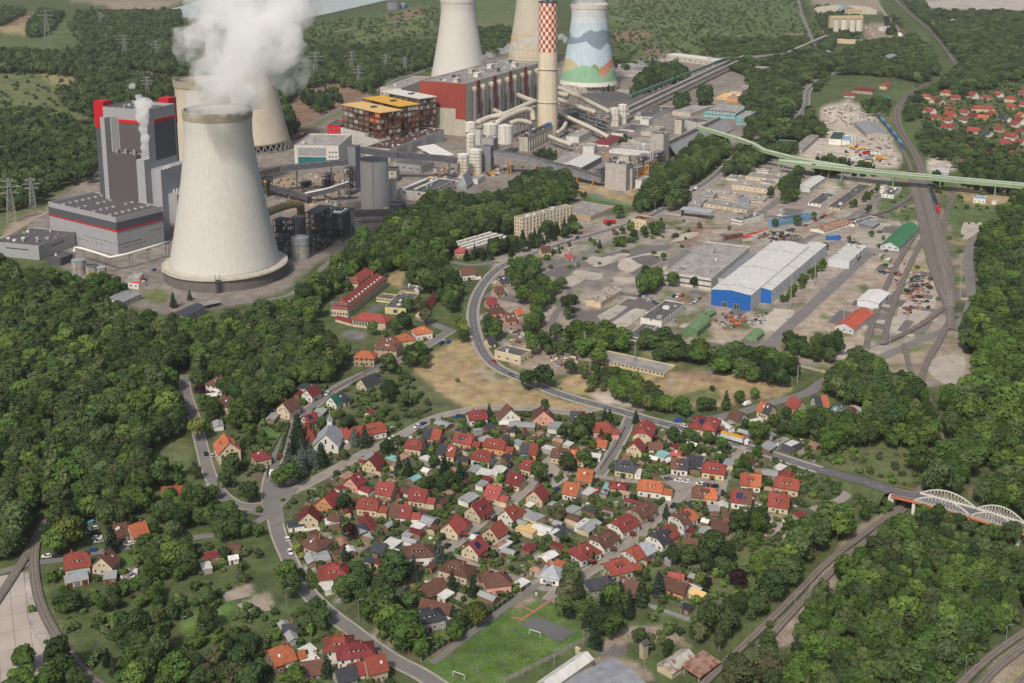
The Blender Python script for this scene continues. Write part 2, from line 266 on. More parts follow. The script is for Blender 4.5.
('dirt',W2('Q',[(720,683),(1015,470),(1300,300),(1300,683)])),('straw',W2('Q',[(860,683),(1015,580),(1100,560),(1000,683)])),('earth',W2('L',[(840,560),(900,480),(890,560),(800,640)])),('dirt',W2('Q',[(0,480),(190,260),(330,140),(500,20),(560,0),(560,20),(380,150),(200,360),(90,500),(0,540)])),
]
HARD=[]
def build_ground():
 rows=[760-2.6*i for i in range(296)];cols=np.concatenate([np.arange(-700,-150,25),np.arange(-150,1174,2.8),np.arange(1174,1730,25)])
 PYR,PXC=np.meshgrid(np.array(rows),cols,indexing='ij')
 dx=(PXC-512)/FPX;dy=(CROW-PYR)/FPX;t=-CAMZ/(-sp+dy*cp);X=dx*t;Y=(cp+dy*sp)*t
 # land cover looked up where the point stands; edges wander with a noise in metres
 vx=np.stack([X.ravel(),Y.ravel()],1);jx=np.zeros(len(vx));jy=np.zeros(len(vx))
 for i in range(6):
  f=.012*1.9**i;a=RS.rand(4)*6.28;amp=2.4/1.35**i
  jx+=amp*np.sin(vx[:,0]*f+a[0]+2*np.sin(vx[:,1]*f*.8+a[1]));jy+=amp*np.sin(vx[:,1]*f+a[2]+2*np.sin(vx[:,0]*f*.9+a[3]))
 xw=vx[:,0]+jx;yw=vx[:,1]+jy
 col=np.tile(np.array(C_['grass']),(len(vx),1));
 for name,poly,*wq in LAND:
  if not wq and name in ('pale','asph','conc') and 205<sum(v[1] for v in poly)/len(poly)<400 and sum(v[0] for v in poly)/len(poly)>480:HARD.append((name,poly));continue
  q=wq[0] if wq else [tuple(P(*p)[:2]) for p in poly];m=pip(xw,yw,q);col[m]=C_[name]
 # soften by a small box blur on the grid
 c=col.reshape(len(rows),len(cols),3)
 for _ in range(1):
  c2=c.copy();c2[1:-1,1:-1]=(c[1:-1,1:-1]*2+c[:-2,1:-1]+c[2:,1:-1]+c[1:-1,:-2]+c[1:-1,2:])/6;c=c2
 n,k=len(rows),len(cols)
 me=bpy.data.meshes.new('ground');co=np.stack([X,Y,np.zeros_like(X)],-1).reshape(-1,3)
 idx=np.arange(n*k).reshape(n,k);q=np.stack([idx[:-1,:-1],idx[:-1,1:],idx[1:,1:],idx[1:,:-1]],-1).reshape(-1,4)
 me.vertices.add(n*k);me.vertices.foreach_set('co',co.ravel().astype(np.float32));me.loops.add(q.size);me.loops.foreach_set('vertex_index',q.ravel().astype(np.int32))
 me.polygons.add(len(q));me.polygons.foreach_set('loop_start',np.arange(0,q.size,4,dtype=np.int32));me.polygons.foreach_set('loop_total',np.full(len(q),4,np.int32))
 at=me.color_attributes.new('land','FLOAT_COLOR','POINT');rgba=np.ones((n*k,4),np.float32);rgba[:,:3]=c.reshape(-1,3);at.data.foreach_set('color',rgba.ravel())
 me.update();me.validate()
 m=bpy.data.materials.new('land_cover');m.use_nodes=True;t=m.node_tree;N=t.nodes;L=t.links;b=N['Principled BSDF'];b.inputs['Roughness'].default_value=.95;b.inputs['Specular IOR Level'].default_value=.1
 a=N.new('ShaderNodeAttribute');a.attribute_name='land';tc=N.new('ShaderNodeTexCoord')
 def nz(sc,det,lo,hi):
  q=N.new('ShaderNodeTexNoise');q.inputs['Scale'].default_value=sc;q.inputs['Detail'].default_value=det;q.inputs['Roughness'].default_value=.6;L.new(tc.outputs['Object'],q.inputs['Vector'])
  r=N.new('ShaderNodeMapRange');r.inputs['From Min'].default_value=.3;r.inputs['From Max'].default_value=.7;r.inputs['To Min'].default_value=lo;r.inputs['To Max'].default_value=hi;L.new(q.outputs[0],r.inputs[0]);return r.outputs[0]
 v=None
 for sc,det,lo,hi in ((.02,4,.78,1.2),(.12,5,.68,1.3),(.9,3,.72,1.25)):
  o=nz(sc,det,lo,hi)
  if v is None:v=o
  else:q=N.new('ShaderNodeMath');q.operation='MULTIPLY';L.new(v,q.inputs[0]);L.new(o,q.inputs[1]);v=q.outputs[0]
 vm=N.new('ShaderNodeVectorMath');vm.operation='SCALE';L.new(a.outputs['Color'],vm.inputs[0]);L.new(v,vm.inputs['Scale'])
 # patchy change of hue (drier / greener)
 h=N.new('ShaderNodeHueSaturation');hn=nz(.05,5,.475,.525);L.new(hn,h.inputs['Hue']);L.new(nz(.2,3,.75,1.15),h.inputs['Saturation']);L.new(vm.outputs[0],h.inputs['Color']);L.new(h.outputs[0],b.inputs['Base Color'])
 me.materials.append(m);o=bpy.data.objects.new('ground',me);COL.objects.link(o);struct(o)
 mb=MB();mb.add([(-15000,-3000,-.6),(15000,-3000,-.6),(15000,26000,-.6),(-15000,26000,-.6)],[(0,1,2,3)])
 g=mb.build('plain',mat('plain_green',C_['scrub'],scale=.01,orand=0));struct(g)
q=random.Random(21);hull=[(200,400),(330,385),(470,412),(600,418),(840,432),(830,520),(750,560),(700,600),(560,595),(430,665),(300,600),(285,530)];hw_=[tuple(P(*p)[:2]) for p in hull];ang=math.atan2(*reversed((P(690,484)-P(580,577))[:2]))
for _ in range(420):
 x,y=q.uniform(200,840),q.uniform(390,660)
 if not pip(np.array([x]),np.array([y]),hull)[0]:continue
 c=P(x,y);a=ang+(0 if x>420 else .3);w,l=q.uniform(3,8),q.uniform(5,15);u=Vector((math.cos(a),math.sin(a),0));v=Vector((-u.y,u.x,0));k=q.choice(['lush','green','soil','lot','meadow','dirt','earth','conc','lush','grass'])
 LAND.append((k,None,[tuple((c+u*i*l/2+v*j*w/2)[:2]) for i,j in ((-1,-1),(1,-1),(1,1),(-1,1))]))
C_['soil']=(.13,.095,.065)
for _ in range(260):
 c=P(q.uniform(490,980),q.uniform(175,385));a=q.uniform(0,3.1);w,l=q.uniform(4,14),q.uniform(8,40);u=Vector((math.cos(a),math.sin(a),0));v=Vector((-u.y,u.x,0));LAND.append((q.choice(['meadow','green','straw','greydirt','rubble','meadow','earth']),None,[tuple((c+u*math.cos(t)*l/2+v*math.sin(t)*w/2)[:2]) for t in (0,.8,1.6,2.4,3.1,3.9,4.7,5.5)]))
build_ground()
# ---------------- roads, rails, pavements ----------------
ROADSEG=[]
def smooth(pts,it=2):
 for _ in range(it):
  o=[pts[0]]
  for a,b in zip(pts,pts[1:]):o+=[a*.75+b*.25,a*.25+b*.75]
  o.append(pts[-1]);pts=o
 return pts
def strip(pts,w,off=0.0,z=0.0,mb=None):
 mb=mb or MB();n=len(pts);L=[];
 for i,p in enumerate(pts):
  d=(pts[min(i+1,n-1)]-pts[max(i-1,0)]);d.z=0;d.normalize();u=Vector((d.y,-d.x,0))
  zz=p.z+z;L+=[(*(p+u*(off-w/2))[:2],zz),(*(p+u*(off+w/2))[:2],zz)]
 mb.add(L,[(2*i,2*i+1,2*i+3,2*i+2) for i in range(n-1)]);return mb
def resample(pts,step):
 o=[pts[0]];acc=0
 for a,b in zip(pts,pts[1:]):
  L=(b-a).length
  while L and acc+L>=step:
   f=(step-acc)/L;a=a+(b-a)*f;o.append(a.copy());L=(b-a).length;acc=0
  acc+=L
 o.append(pts[-1]);return o
NROAD=[0]
def road(name,pix,w,m='asphalt',walk=0.0,walkm='pavement',dash=False,edge=False,margin=.5,zs=None):
 NROAD[0]+=1;z=.03+.006*NROAD[0]
 pts=smooth([P(*p,(zs[i] if zs else 0)) for i,p in enumerate(pix)])
 for a,b in zip(pts,pts[1:]):ROADSEG.append((a.x,a.y,b.x,b.y,w/2+walk+margin))
 struct(strip(pts,w,z=z).build(name,m))
 if walk:
  for s in (-1,1):
   mb=strip(pts,walk,off=s*(w/2+walk/2+.02),z=z+.12);o=mb.build('pavement',walkm)
   md=o.modifiers.new('kerb','SOLIDIFY');md.thickness=.13;md.offset=-1 if o.data.polygons[0].normal.z>0 else 1;struct(o)
 if dash or edge:
  mk=MB()
  if dash:
   q=resample(pts,3.0)
   for i in range(0,len(q)-1,3):strip([q[i],q[i+1]],.16,z=z+.006,mb=mk)
  if edge:
   for s in (-1,1):strip(pts,.14,off=s*(w/2-.35),z=z+.006,mb=mk)
  struct(mk.build('road_marking','road_paint'))
 return pts
main1=[(880,60),(825,75),(806,90),(808,105),(790,128),(760,140),(732,158),(715,177),(694,190),(674,202),(653,216),(622,226),(595,234),(561,244),(536,253),(515,260),(498,268),(485,281),(476,296),(472,312),(474,330),(482,352),(496,368),(530,382),(561,395),(597,405),(630,414),(653,421),(679,427),(715,438),(740,445),(770,454),(797,463)]
road('main_road',main1+[(820,470)],6.3,'new_asphalt',walk=1.3,dash=True,edge=True)
mroad_z=[(820,470,.05),(846,476.5,.6),(866,480,2),(890,485.5,4.5)]
road('village_road',[(452,330),(436,340),(416,352),(398,361),(368,373),(339,386),(319,401),(300,417),(287,436),(277,455),(271,475),(267,495),(274,515),(278,534),(286,552),(293,568),(306,592),(332,616),(352,630),(372,646),(396,662),(420,673),(445,690)],5.6,walk=.9,margin=.6)
road('cross_road',[(268,500),(288,494),(327,474),(363,454),(391,441),(419,425),(444,414),(485,408),(515,408),(541,409),(575,414),(597,408)],5.2,'lane_paving',walk=.9)
road('west_road',[(186,375),(184,389),(195,419),(202,448),(209,475),(222,497),(243,508),(268,505)],5.2,walk=.8)
road('lane',[(430,566),(446,552),(475,527),(496,511),(515,500),(531,484),(545,464),(556,456)],4.2,'lane_paving',walk=.8)
road('lane',[(548,601),(562,588),(580,577),(600,565),(632,542),(649,526),(666,509),(680,496),(690,484)],4.5,'lane_paving',walk=.8)
road('lane',[(598,476),(607,464),(616,447),(627,427),(631,416)],5,'asphalt',walk=1.2)
road('lane',[(560,472),(600,477),(639,482),(663,483),(692,484),(722,488)],4.2,'lane_paving')
road('lane',[(744,446),(736,456),(728,468),(722,490),(722,505)],3.6,'lane_paving')
road('lane',[(446,552),(474,566),(500,574),(524,581),(545,590),(560,588)],3.8,'lane_paving')
road('footpath',[(432,663),(470,634),(511,603),(528,592),(541,583)],3.2,'asphalt')
road('side_road',[(812,510),(830,505),(846,497),(850,488),(840,477)],5,'lane_paving')
road('side_road',[(1000,225),(982,232),(968,246),(969,272),(972,300),(966,320),(940,333),(915,342),(895,352),(874,360),(840,374),(822,382),(808,394),(774,402),(740,413),(708,420),(676,424)],7,'asphalt',margin=1)
road('side_road',[(868,254),(845,275),(820,298),(798,318),(777,337),(765,350)],9,'asphalt')
road('service_road',[(552,340),(550,322),(566,300),(572,288),(560,282),(530,277),(510,276)],5,'asphalt')
road('service_road',[(520,262),(560,270),(600,245),(640,232),(690,226)],6,'asphalt')
road('service_road',[(690,226),(730,226),(775,228),(800,222),(820,214)],5,'lane_paving')
road('service_road',[(800,242),(838,225),(870,205),(890,190)],6,'asphalt')
road('side_road',[(797,-10),(800,12),(811,36),(815,52)],8,'asphalt');road('side_road',[(872,-8),(880,8),(897,29),(903,36)],8,'lane_paving')
road('side_road',[(600,15),(640,22),(690,30),(740,36)],7,'lane_paving')
road('side_road',[(310,36),(345,30),(385,24),(432,14)],7,'lane_paving')
road('service_road',[(285,133),(310,124),(345,106),(380,90),(388,82),(420,72),(440,66)],7,'asphalt');
road('service_road',[(180,312),(205,308),(240,303),(285,298),(300,288),(330,262),(356,232),(352,222),(345,218)],5,'asphalt')
road('service_road',[(100,312),(130,318),(150,312),(165,305)],5,'asphalt')
road('dirt_track',[(-30,248),(8,236),(28,222),(52,210)],4,'gravel');road('field_road',[(-50,580),(0,573),(26,564),(64,560),(97,552),(123,549),(143,544),(164,541),(213,536),(240,530),(262,520),(272,512)],4.5,'asphalt',margin=1)
road('factory_drive',[(452,262),(470,266),(486,264),(500,262)],6,'asphalt');road('parking',[(700,484),(712,482),(722,484)],12,'lane_paving');road('parking',[(664,480),(682,477),(694,484)],9,'lane_paving')
road('service_road',[(418,318),(438,326),(452,332)],7,'asphalt');road('churchyard_path',[(345,450),(352,440),(362,446),(372,446)],4,'lane_paving')
road('footpath',[(936,260),(944,215),(956,195),(953,178)],4,'ballast')
def nearest_ok(c,r):
 for ax,ay,bx,by,w in ROADSEG:
  dx,dy=bx-ax,by-ay;t=min(1,max(0,((c.x-ax)*dx+(c.y-ay)*dy)/(dx*dx+dy*dy+1e-9)))
  if math.hypot(c.x-ax-t*dx,c.y-ay-t*dy)<w+r:return False
 return True
# parks and courts
def slab(name,t,pts,m,z=.05):
 NROAD[0]+=1;q=[TP(t,*p) for p in pts];mb=MB();mb.add([(p.x,p.y,z+.004*NROAD[0]) for p in q],[tuple(range(len(q)))]);o=mb.build(name,m)
 if o.data.polygons[0].normal.z<0:o.data.flip_normals()
 for i in range(len(q)):
  a,b=q[i],q[(i+1)%len(q)];ROADSEG.append((a.x,a.y,b.x,b.y,1.5))
 return struct(o)
slab('sports_court','c2',[(92,155),(162,120),(340,188),(265,232)],'new_asphalt')
slab('park_path','c2',[(75,70),(90,68),(160,98),(148,102)],'red_paving');slab('park_path','c2',[(80,138),(232,38),(242,42),(96,142)],'red_paving');slab('park_path','c2',[(48,124),(90,122),(90,130),(50,132)],'red_paving')
slab('courtyard','a3',[(400,540),(440,510),(600,540),(640,580),(490,620)],'lane_paving');slab('courtyard','a2',[(590,440),(640,420),(720,490),(760,540),(660,600),(600,480)],'gravel')
slab('forecourt','L',[(40,240),(180,200),(230,160),(210,190),(60,252)],'asphalt');slab('yard_slab','G',[(560,380),(690,310),(760,330),(640,400)],'asphalt')
slab('parking','b8',[(430,400),(560,300),(600,320),(480,400)],'asphalt')
j=slab('road_junction','-',[(246,513),(262,505),(266,490),(271,477),(280,478),(284,488),(298,488),(291,499),(283,508),(285,522),(276,526),(270,516),(258,516)],'asphalt',z=.14)
for pl in (('M',[(865,335),(968,312),(980,345),(885,368)]),('M',[(925,378),(1030,355),(1060,400),(965,420)])):slab('vegetable_beds',*pl,'crushed_stone')
slab('concrete_yard','M',[(-700,330),(-60,280),(92,250),(100,330),(108,430),(150,520),(205,600),(150,650),(0,720),(-700,800)],'jointed_concrete',z=.01)
for kd,poly in HARD:
 q=smooth([P(*v) for v in poly]+[P(*poly[0])],1)[:-1];NROAD[0]+=1;mb=MB();mb.add([(v.x,v.y,.012+.0012*NROAD[0]) for v in q],[tuple(range(len(q)))]);o=mb.build('hard_standing',{'pale': 'old_concrete_slab','conc': 'old_concrete_slab','asph': 'old_tarmac'}[kd]);struct(o)
 if o.data.polygons[0].normal.z<0:o.data.flip_normals()
q=random.Random(77);ih=[tuple(P(*v)[:2]) for v in [(492,268),(560,240),(650,216),(740,160),(925,185),(960,300),(905,370),(800,362),(640,340),(520,348)]];d_=P(826,245)-P(772,290);ia=math.atan2(d_.y,d_.x);n=0
while n<105:
 c=P(q.uniform(492,960),q.uniform(165,365))
 if not pip(np.array([c.x]),np.array([c.y]),ih)[0] or not nearest_ok(c,6):continue
 n+=1;a=ia+q.choice((0,0,math.pi/2));l,w=q.uniform(8,34),q.uniform(5,18);u=Vector((math.cos(a),math.sin(a),0));v=Vector((-u.y,u.x,0));NROAD[0]+=1;mb=MB();mb.add([(*(c+u*i*l/2+v*j*w/2)[:2],.012+.0012*NROAD[0]) for i,j in ((-1,-1),(1,-1),(1,1),(-1,1))],[(0,1,2,3)]);struct(mb.build('hard_standing',q.choice(['old_concrete_slab','old_tarmac','crushed_stone','old_tarmac'])))
# railways
def rails(name,pix,gauge=1.5,ballast=4.0,margin=3.0,z0=0.0):
 pts=smooth([P(*p) for p in pix]);NROAD[0]+=1;z=.02+.005*NROAD[0]+z0
 for a,b in zip(pts,pts[1:]):ROADSEG.append((a.x,a.y,b.x,b.y,margin))
 struct(strip(pts,ballast,z=z).build('ballast_bed','ballast'))
 mb=MB()
 for s in (-1,1):strip(pts,.3,off=s*gauge/2,z=z+.16,mb=mb)
 struct(mb.build(name,'rail_steel'))
 near=[p for p in resample(pts,1.4) if p.y<560]
 if len(near)>4:
  mb=MB()
  for a,b in zip(near,near[1:]):
   if (b-a).length<2:mb.bar(a+Vector((0,0,z+.05)),a+(b-a)*.22+Vector((0,0,z+.05)),2.5,.12)
  struct(mb.build('sleepers','sleeper'))
rails('railway_track',[(38,532),(33,559),(36,592),(46,621),(69,656),(90,680),(120,700)]);rails('railway_track',[(46,520),(38,536),(20,567),(0,598),(-30,640)])
for d in (0,4):rails('railway_track',[(958+d,70),(944,47),(928,28),(908+d,14),(890,-5)])
for d in (0,4):rails('railway_track',[(945+d,80),(925+d,84),(908+d,94),(894+d,108),(896+d,128),(912+d,152),(920+d,170),(928+d,215),(940+d,262),(948+d*.6,300),(950+d*.3,330)])
for k in (-3,-2,-1,1,2,3,4):rails('railway_track',[(915+k*1.8,176),(926+k*2.5,215),(936+k*3.0,255),(944+k*2.1,288),(950+k*.7,308)],ballast=4)
rails('railway_track',[(878,113),(890,130),(903,150),(912,172)])
rails('railway_track',[(918,180),(910,200),(880,215),(840,222)]);rails('railway_track',[(922,225),(900,258),(880,300),(868,338),(866,350)])
rails('railway_track',[(925,235),(905,275),(888,320),(884,345)]);rails('railway_track',[(948,305),(930,320),(905,335),(880,345)])
rails('railway_track',[(950,320),(938,345),(925,365),(920,388)]);rails('railway_track',[(904,345),(910,372),(918,388),(930,400),(940,430),(943,455),(930,480),(907,504),(892,514),(866,534),(828,562),(797,595),(764,628),(715,674),(690,700)],ballast=3.2,margin=1.6)
rails('railway_track',[(905,510),(884,528),(850,556),(812,592),(782,625),(760,650)],ballast=3,margin=1.6)
for k in (0,1,3,4):rails('railway_track',[(1070+k*8,603+k*8),(1030+k*6,630+k*10),(992+k*8,656+k*10),(962+k*12,684+k*10),(945+k*14,705+k*10)],ballast=3.2)
# ---------------- building kit ----------------
WCACHE={}
def windows_mesh(w,h,frame='window_frame'):
 k=(round(w,2),round(h,2),frame)
 if k not in WCACHE:
  mb=MB();mb.box((0,-.03,h/2),(w,.06,h),0);t=.12
  for x in (-w/2+t/2,w/2-t/2):mb.box((x,-.07,h/2),(t,.06,h),1)
  for z in (t/2,h-t/2):mb.box((0,-.068,z),(w-2*t,.055,t),1)
  if w>1.6:mb.box((0,-.068,h/2),(t,.055,h-2*t),1)
  o=mb.build('window',['window_glass',frame]);WCACHE[k]=o.data;bpy.data.objects.remove(o)
 return WCACHE[k]
def child(name,me,parent,loc,rz=0.0):
 o=bpy.data.objects.new(name,me);COL.objects.link(o);o.parent=parent;o.location=loc;o.rotation_euler=(0,0,rz);return o
def face_xy(side,a,b,u,off=0.0):
 if side=='S':return (-a/2+u*a,-b/2-off),0.0
 if side=='N':return (a/2-u*a,b/2+off),math.pi
 if side=='W':return (-a/2-off,b/2-u*b),-math.pi/2
 return (a/2+off,-b/2+u*b),math.pi/2
def add_windows(root,a,b,spec,frame='window_frame'):
 for s in spec:
  side,n,rows,w,h,z0,dz=s[:7];u0,u1=(s[7],s[8]) if len(s)>7 else (0,1);me=windows_mesh(w,h,frame)
  for r in range(rows):
   for i in range(n):
    (x,y),rz=face_xy(side,a,b,u0+(u1-u0)*(i+.5)/n);child('window',me,root,(x,y,z0+r*dz),rz)
def box_from(Lp,Fp,Rp):
 ex=Rp-Fp;ey=Lp-Fp;ex.z=ey.z=0;a,b=ex.length,ey.length
 if a>=b:ux=ex/a;uy=Vector((-ux.y,ux.x,0));b=max(abs(ey.dot(uy)),2)
 else:uy=ey/b;ux=Vector((uy.y,-uy.x,0));a=max(abs(ex.dot(ux)),2)
 c=Fp+ux*a/2+uy*b/2;return c,ux,a,b
def gable_roof(a,b,h,rise,axis,ov=.5,th=.25,kind='gable'):
 """one roof mesh centred on origin, eaves at z = h"""
 mb=MB()
 if kind=='gable':
  if axis=='y':A,B=b,a
  else:A,B=a,b
  sl=rise/(B/2);x0,x1=-A/2-ov,A/2+ov;y=B/2+ov;ze=h-ov*sl;t=th
  pr=[(-y,ze),(0,h+rise),(y,ze),(y,ze+t),(0,h+rise+t*1.2),(-y,ze+t)]
  v=[(x,p,z) for x in (x0,x1) for p,z in pr]
  if axis=='y':v=[(-p,x,z) for x,p,z in v]
  mb.add(v,[(0,6,7,1),(1,7,8,2),(2,8,9,3),(3,9,10,4),(4,10,11,5),(5,11,6,0),(0,1,4,5),(1,2,3,4),(6,11,10,7),(7,10,9,8)])
 elif kind=='hip':
  A,B=(a,b) if axis!='y' else (b,a);x,y=A/2+ov,B/2+ov;r=max(x-y*.95,.3)
  v=[(-x,-y,h-.1),(x,-y,h-.1),(x,y,h-.1),(-x,y,h-.1),(-x,-y,h+.1),(x,-y,h+.1),(x,y,h+.1),(-x,y,h+.1),(-r,0,h+rise),(r,0,h+rise)]
  if axis=='y':v=[(-p,q,z) for q,p,z in v]
  mb.add(v,[(3,2,1,0),(0,1,5,4),(1,2,6,5),(2,3,7,6),(3,0,4,7),(4,5,9,8),(5,6,9),(6,7,8,9),(7,4,8)])
 elif kind=='half':
  A,B=(a,b) if axis!='y' else (b,a);x,y=A/2+ov,B/2+ov;r=A/2-B*.16;zc=h+rise*.55;yc=y*.45
  v=[(-x,-y,h),(x,-y,h),(x,y,h),(-x,y,h),(-x,-yc,zc),(x,-yc,zc),(x,yc,zc),(-x,yc,zc),(-r,0,h+rise),(r,0,h+rise)]
  lo=[(p[0],p[1],p[2]-.25) for p in v[:8]]
  v+=lo
  if axis=='y':v=[(-p,q,z) for q,p,z in v]
  mb.add(v,[(0,1,5,4),(4,5,9,8),(2,3,7,6),(6,7,8,9),(4,8,7),(5,6,9),(10,14,15,11),(12,16,17,13),(0,10,11,1),(2,12,13,3),(0,4,14,10),(3,13,17,7),(1,11,15,5),(2,6,16,12),(4,7,17,14),(5,15,16,6)])
 elif kind=='shed':
  x,y=a/2+ov,b/2+ov;v=[(-x,-y,h),(x,-y,h),(x,y,h+rise),(-x,y,h+rise)];v+=[(p[0],p[1],p[2]+th) for p in v];mb.add(v,[(3,2,1,0),(4,5,6,7),(0,1,5,4),(1,2,6,5),(2,3,7,6),(3,0,4,7)])
 elif kind=='arch':
  n=12;x=a/2+ov*.5;v=[]
  for xx in (-x,x):
   for rr in (0,th):
    for i in range(n+1):t=math.pi*i/n;v.append((xx,-math.cos(t)*(b/2+rr),h+math.sin(t)*(rise+rr)))
  k=n+1;f=[]
  for i in range(n):f+=[(k+i,k+i+1,3*k+i+1,3*k+i)[::-1],(i,i+1,2*k+i+1,2*k+i),(i,k+i,k+i+1,i+1),(2*k+i,2*k+i+1,3*k+i+1,3*k+i)]
  if axis=='y':v=[(-p,q,z) for q,p,z in v]
  mb.add(v,f)
 return mb
def bld(name,desc,cat,t,L,F,R,base=None,h=None,wall='panel_white',roof='bitumen',kind='flat',rise=None,axis=None,win=(),group=None,clutter=0,z0=0.0,wallW=None,par=.5,ov=.4,open_=False,label=None,min_=None):
 if h is None:
  g=TP(t,F[0],base);h=height(px(t,*F)[1],g)
 h=max(h,2.4);Lp,Fp,Rp=TP(t,*L,h),TP(t,*F,h),TP(t,*R,h);c,ux,a,b=box_from(Lp,Fp,Rp)
 rz=math.atan2(ux.y,ux.x);root=empty(name,(c.x,c.y,z0),rz);OCC.append((c.x,c.y,a/2,b/2,rz))
 h-=z0
 if axis is None:axis='x' if a>=b else 'y'
 if rise is None:rise=min(a,b)*.2
 mats=[wall,wallW or wall]
 mb=MB();x,y=a/2,b/2
 if open_:
  n=max(2,int(a/6)+1);m=max(2,int(b/6)+1);pm=MB()
  for i in range(n):
   for j in (0,m-1):po=MB().box((0,0,(h-.1)/2),(.35,.35,h-.1)).build('post',wall,root,(-x+.4+(a-.8)*i/(n-1),-y+.4+(b-.8)*j/(m-1),0))
  if kind=='flat':MB().box((0,0,h+.2),(a+.8,b+.8,.4)).build('roof',roof,root)
  else:gable_roof(a,b,h,rise,axis,ov,kind=kind).build('roof',roof,root)
  MB().box((0,y-.3,h/2),(a-1,.2,h-.2)).build('back_wall',wall,root)
 elif kind=='flat':
  mb.add([(-x,-y,0),(x,-y,0),(x,y,0),(-x,y,0),(-x,-y,h),(x,-y,h),(x,y,h),(-x,y,h)],[(0,1,5,4),(1,2,6,5),(2,3,7,6)],0);mb.add(mb.v[:8],[(3,0,4,7)],1)
  w=.3
  for cx,cy,dx,dy in ((0,-y+w/2+.002,a,w),(0,y-w/2-.002,a,w),(-x+w/2+.002,0,w,b-2*w),(x-w/2-.002,0,w,b-2*w)):pass
  mb.build('wall',mats,root)
  rf=MB().box((0,0,h-par-.15),(a-.1,b-.1,.3)).build('roof',roof,root)
  pa=MB()
  for cx,cy,dx,dy in ((0,-y+w/2,a+.04,w+.04),(0,y-w/2,a+.04,w+.04),(-x+w/2,0,w+.04,b-2*w-.04),(x-w/2,0,w+.04,b-2*w-.04)):pa.box((cx,cy,h-par/2+.05),(dx,dy,par+.1))
  pa.build('parapet',wall if wall!='teal_glass' else 'panel_white',root)
  if clutter:
   q=random.Random(int(c.x*7+c.y));
   for i in range(clutter):
    s=q.uniform(.8,3.2)*(1 if a>25 else .5);hh=q.uniform(.6,2.0);v=MB().box((0,0,hh/2),(s,s*q.uniform(.5,1.6),hh),0);v.box((0,0,hh+.1),(s*1.1,s*.6,.2),0);v.build('roof_vent',q.choice(['galvanised','steel_grey','panel_grey','white_paint']),root,(q.uniform(-x*.85,x*.85),q.uniform(-y*.85,y*.85),h-par))
 else:
  if kind in ('gable','half'):
   k=1 if kind=='gable' else .5
   if axis=='x':
    for s,sg in ((-x,1),(x,-1)):
     pr=[(s,-y,0),(s,y,0),(s,y,h),(s,y*(1-k),h+rise*k),(s,-y*(1-k),h+rise*k),(s,-y,h)] if k<1 else [(s,-y,0),(s,y,0),(s,y,h),(s,0,h+rise),(s,-y,h)]
     mb.add(pr,[tuple(range(len(pr)))[::-1] if sg==1 else tuple(range(len(pr)))],1 if s<0 else 0)
    mb.add([(-x,-y,0),(x,-y,0),(x,-y,h),(-x,-y,h),(x,y,0),(-x,y,0),(-x,y,h),(x,y,h)],[(0,1,2,3),(4,5,6,7)],0)
   else:
    for s,sg in ((-y,1),(y,-1)):
     pr=[(-x,s,0),(x,s,0),(x,s,h),(x*(1-k),s,h+rise*k),(-x*(1-k),s,h+rise*k),(-x,s,h)] if k<1 else [(-x,s,0),(x,s,0),(x,s,h),(0,s,h+rise),(-x,s,h)]
     mb.add(pr,[tuple(range(len(pr))) if sg==1 else tuple(range(len(pr)))[::-1]],0)
    mb.add([(-x,-y,0),(-x,y,0),(-x,y,h),(-x,-y,h),(x,y,0),(x,-y,0),(x,-y,h),(x,y,h)],[(3,2,1,0),(7,6,5,4)][:1],1);mb.add([(x,y,0),(x,-y,0),(x,-y,h),(x,y,h)],[(3,2,1,0)],0)
  elif kind=='arch':
   n=12
   for s in (-1,1):
    if axis=='x':v=[(s*x,-math.cos(math.pi*i/n)*y,h+math.sin(math.pi*i/n)*rise) for i in range(n+1)]+[(s*x,y,0),(s*x,-y,0)]
    else:v=[(-math.cos(math.pi*i/n)*x,s*y,h+math.sin(math.pi*i/n)*rise) for i in range(n+1)]+[(x,s*y,0),(-x,s*y,0)]
    mb.add(v,[tuple(range(len(v)))])
   if axis=='x':mb.add([(-x,-y,0),(x,-y,0),(x,-y,h),(-x,-y,h),(x,y,0),(-x,y,0),(-x,y,h),(x,y,h)],[(0,1,2,3),(4,5,6,7)])
   else:mb.add([(-x,-y,0),(-x,y,0),(-x,y,h),(-x,-y,h),(x,y,0),(x,-y,0),(x,-y,h),(x,y,h)],[(0,1,2,3),(4,5,6,7)])
  else:mb.box((0,0,h/2),(a,b,h));
  mb.build('wall',mats,root)
  if isinstance(roof,(list,tuple)):
   for i,rm in enumerate(roof):
    g=gable_roof(a/2,b,h,rise,axis,ov,kind='gable');o=g.build('roof',rm,root);o.location.x=(-a/4 if i==0 else a/4)
  else:gable_roof(a,b,h,rise,axis,ov,kind=kind).build('roof',roof,root)
 add_windows(root,a,b,win)
 if label:tag(root,label,cat,group)
 else:reg(root,desc,cat,group)
 return root,a,b,h
def rib(n=0):return 0
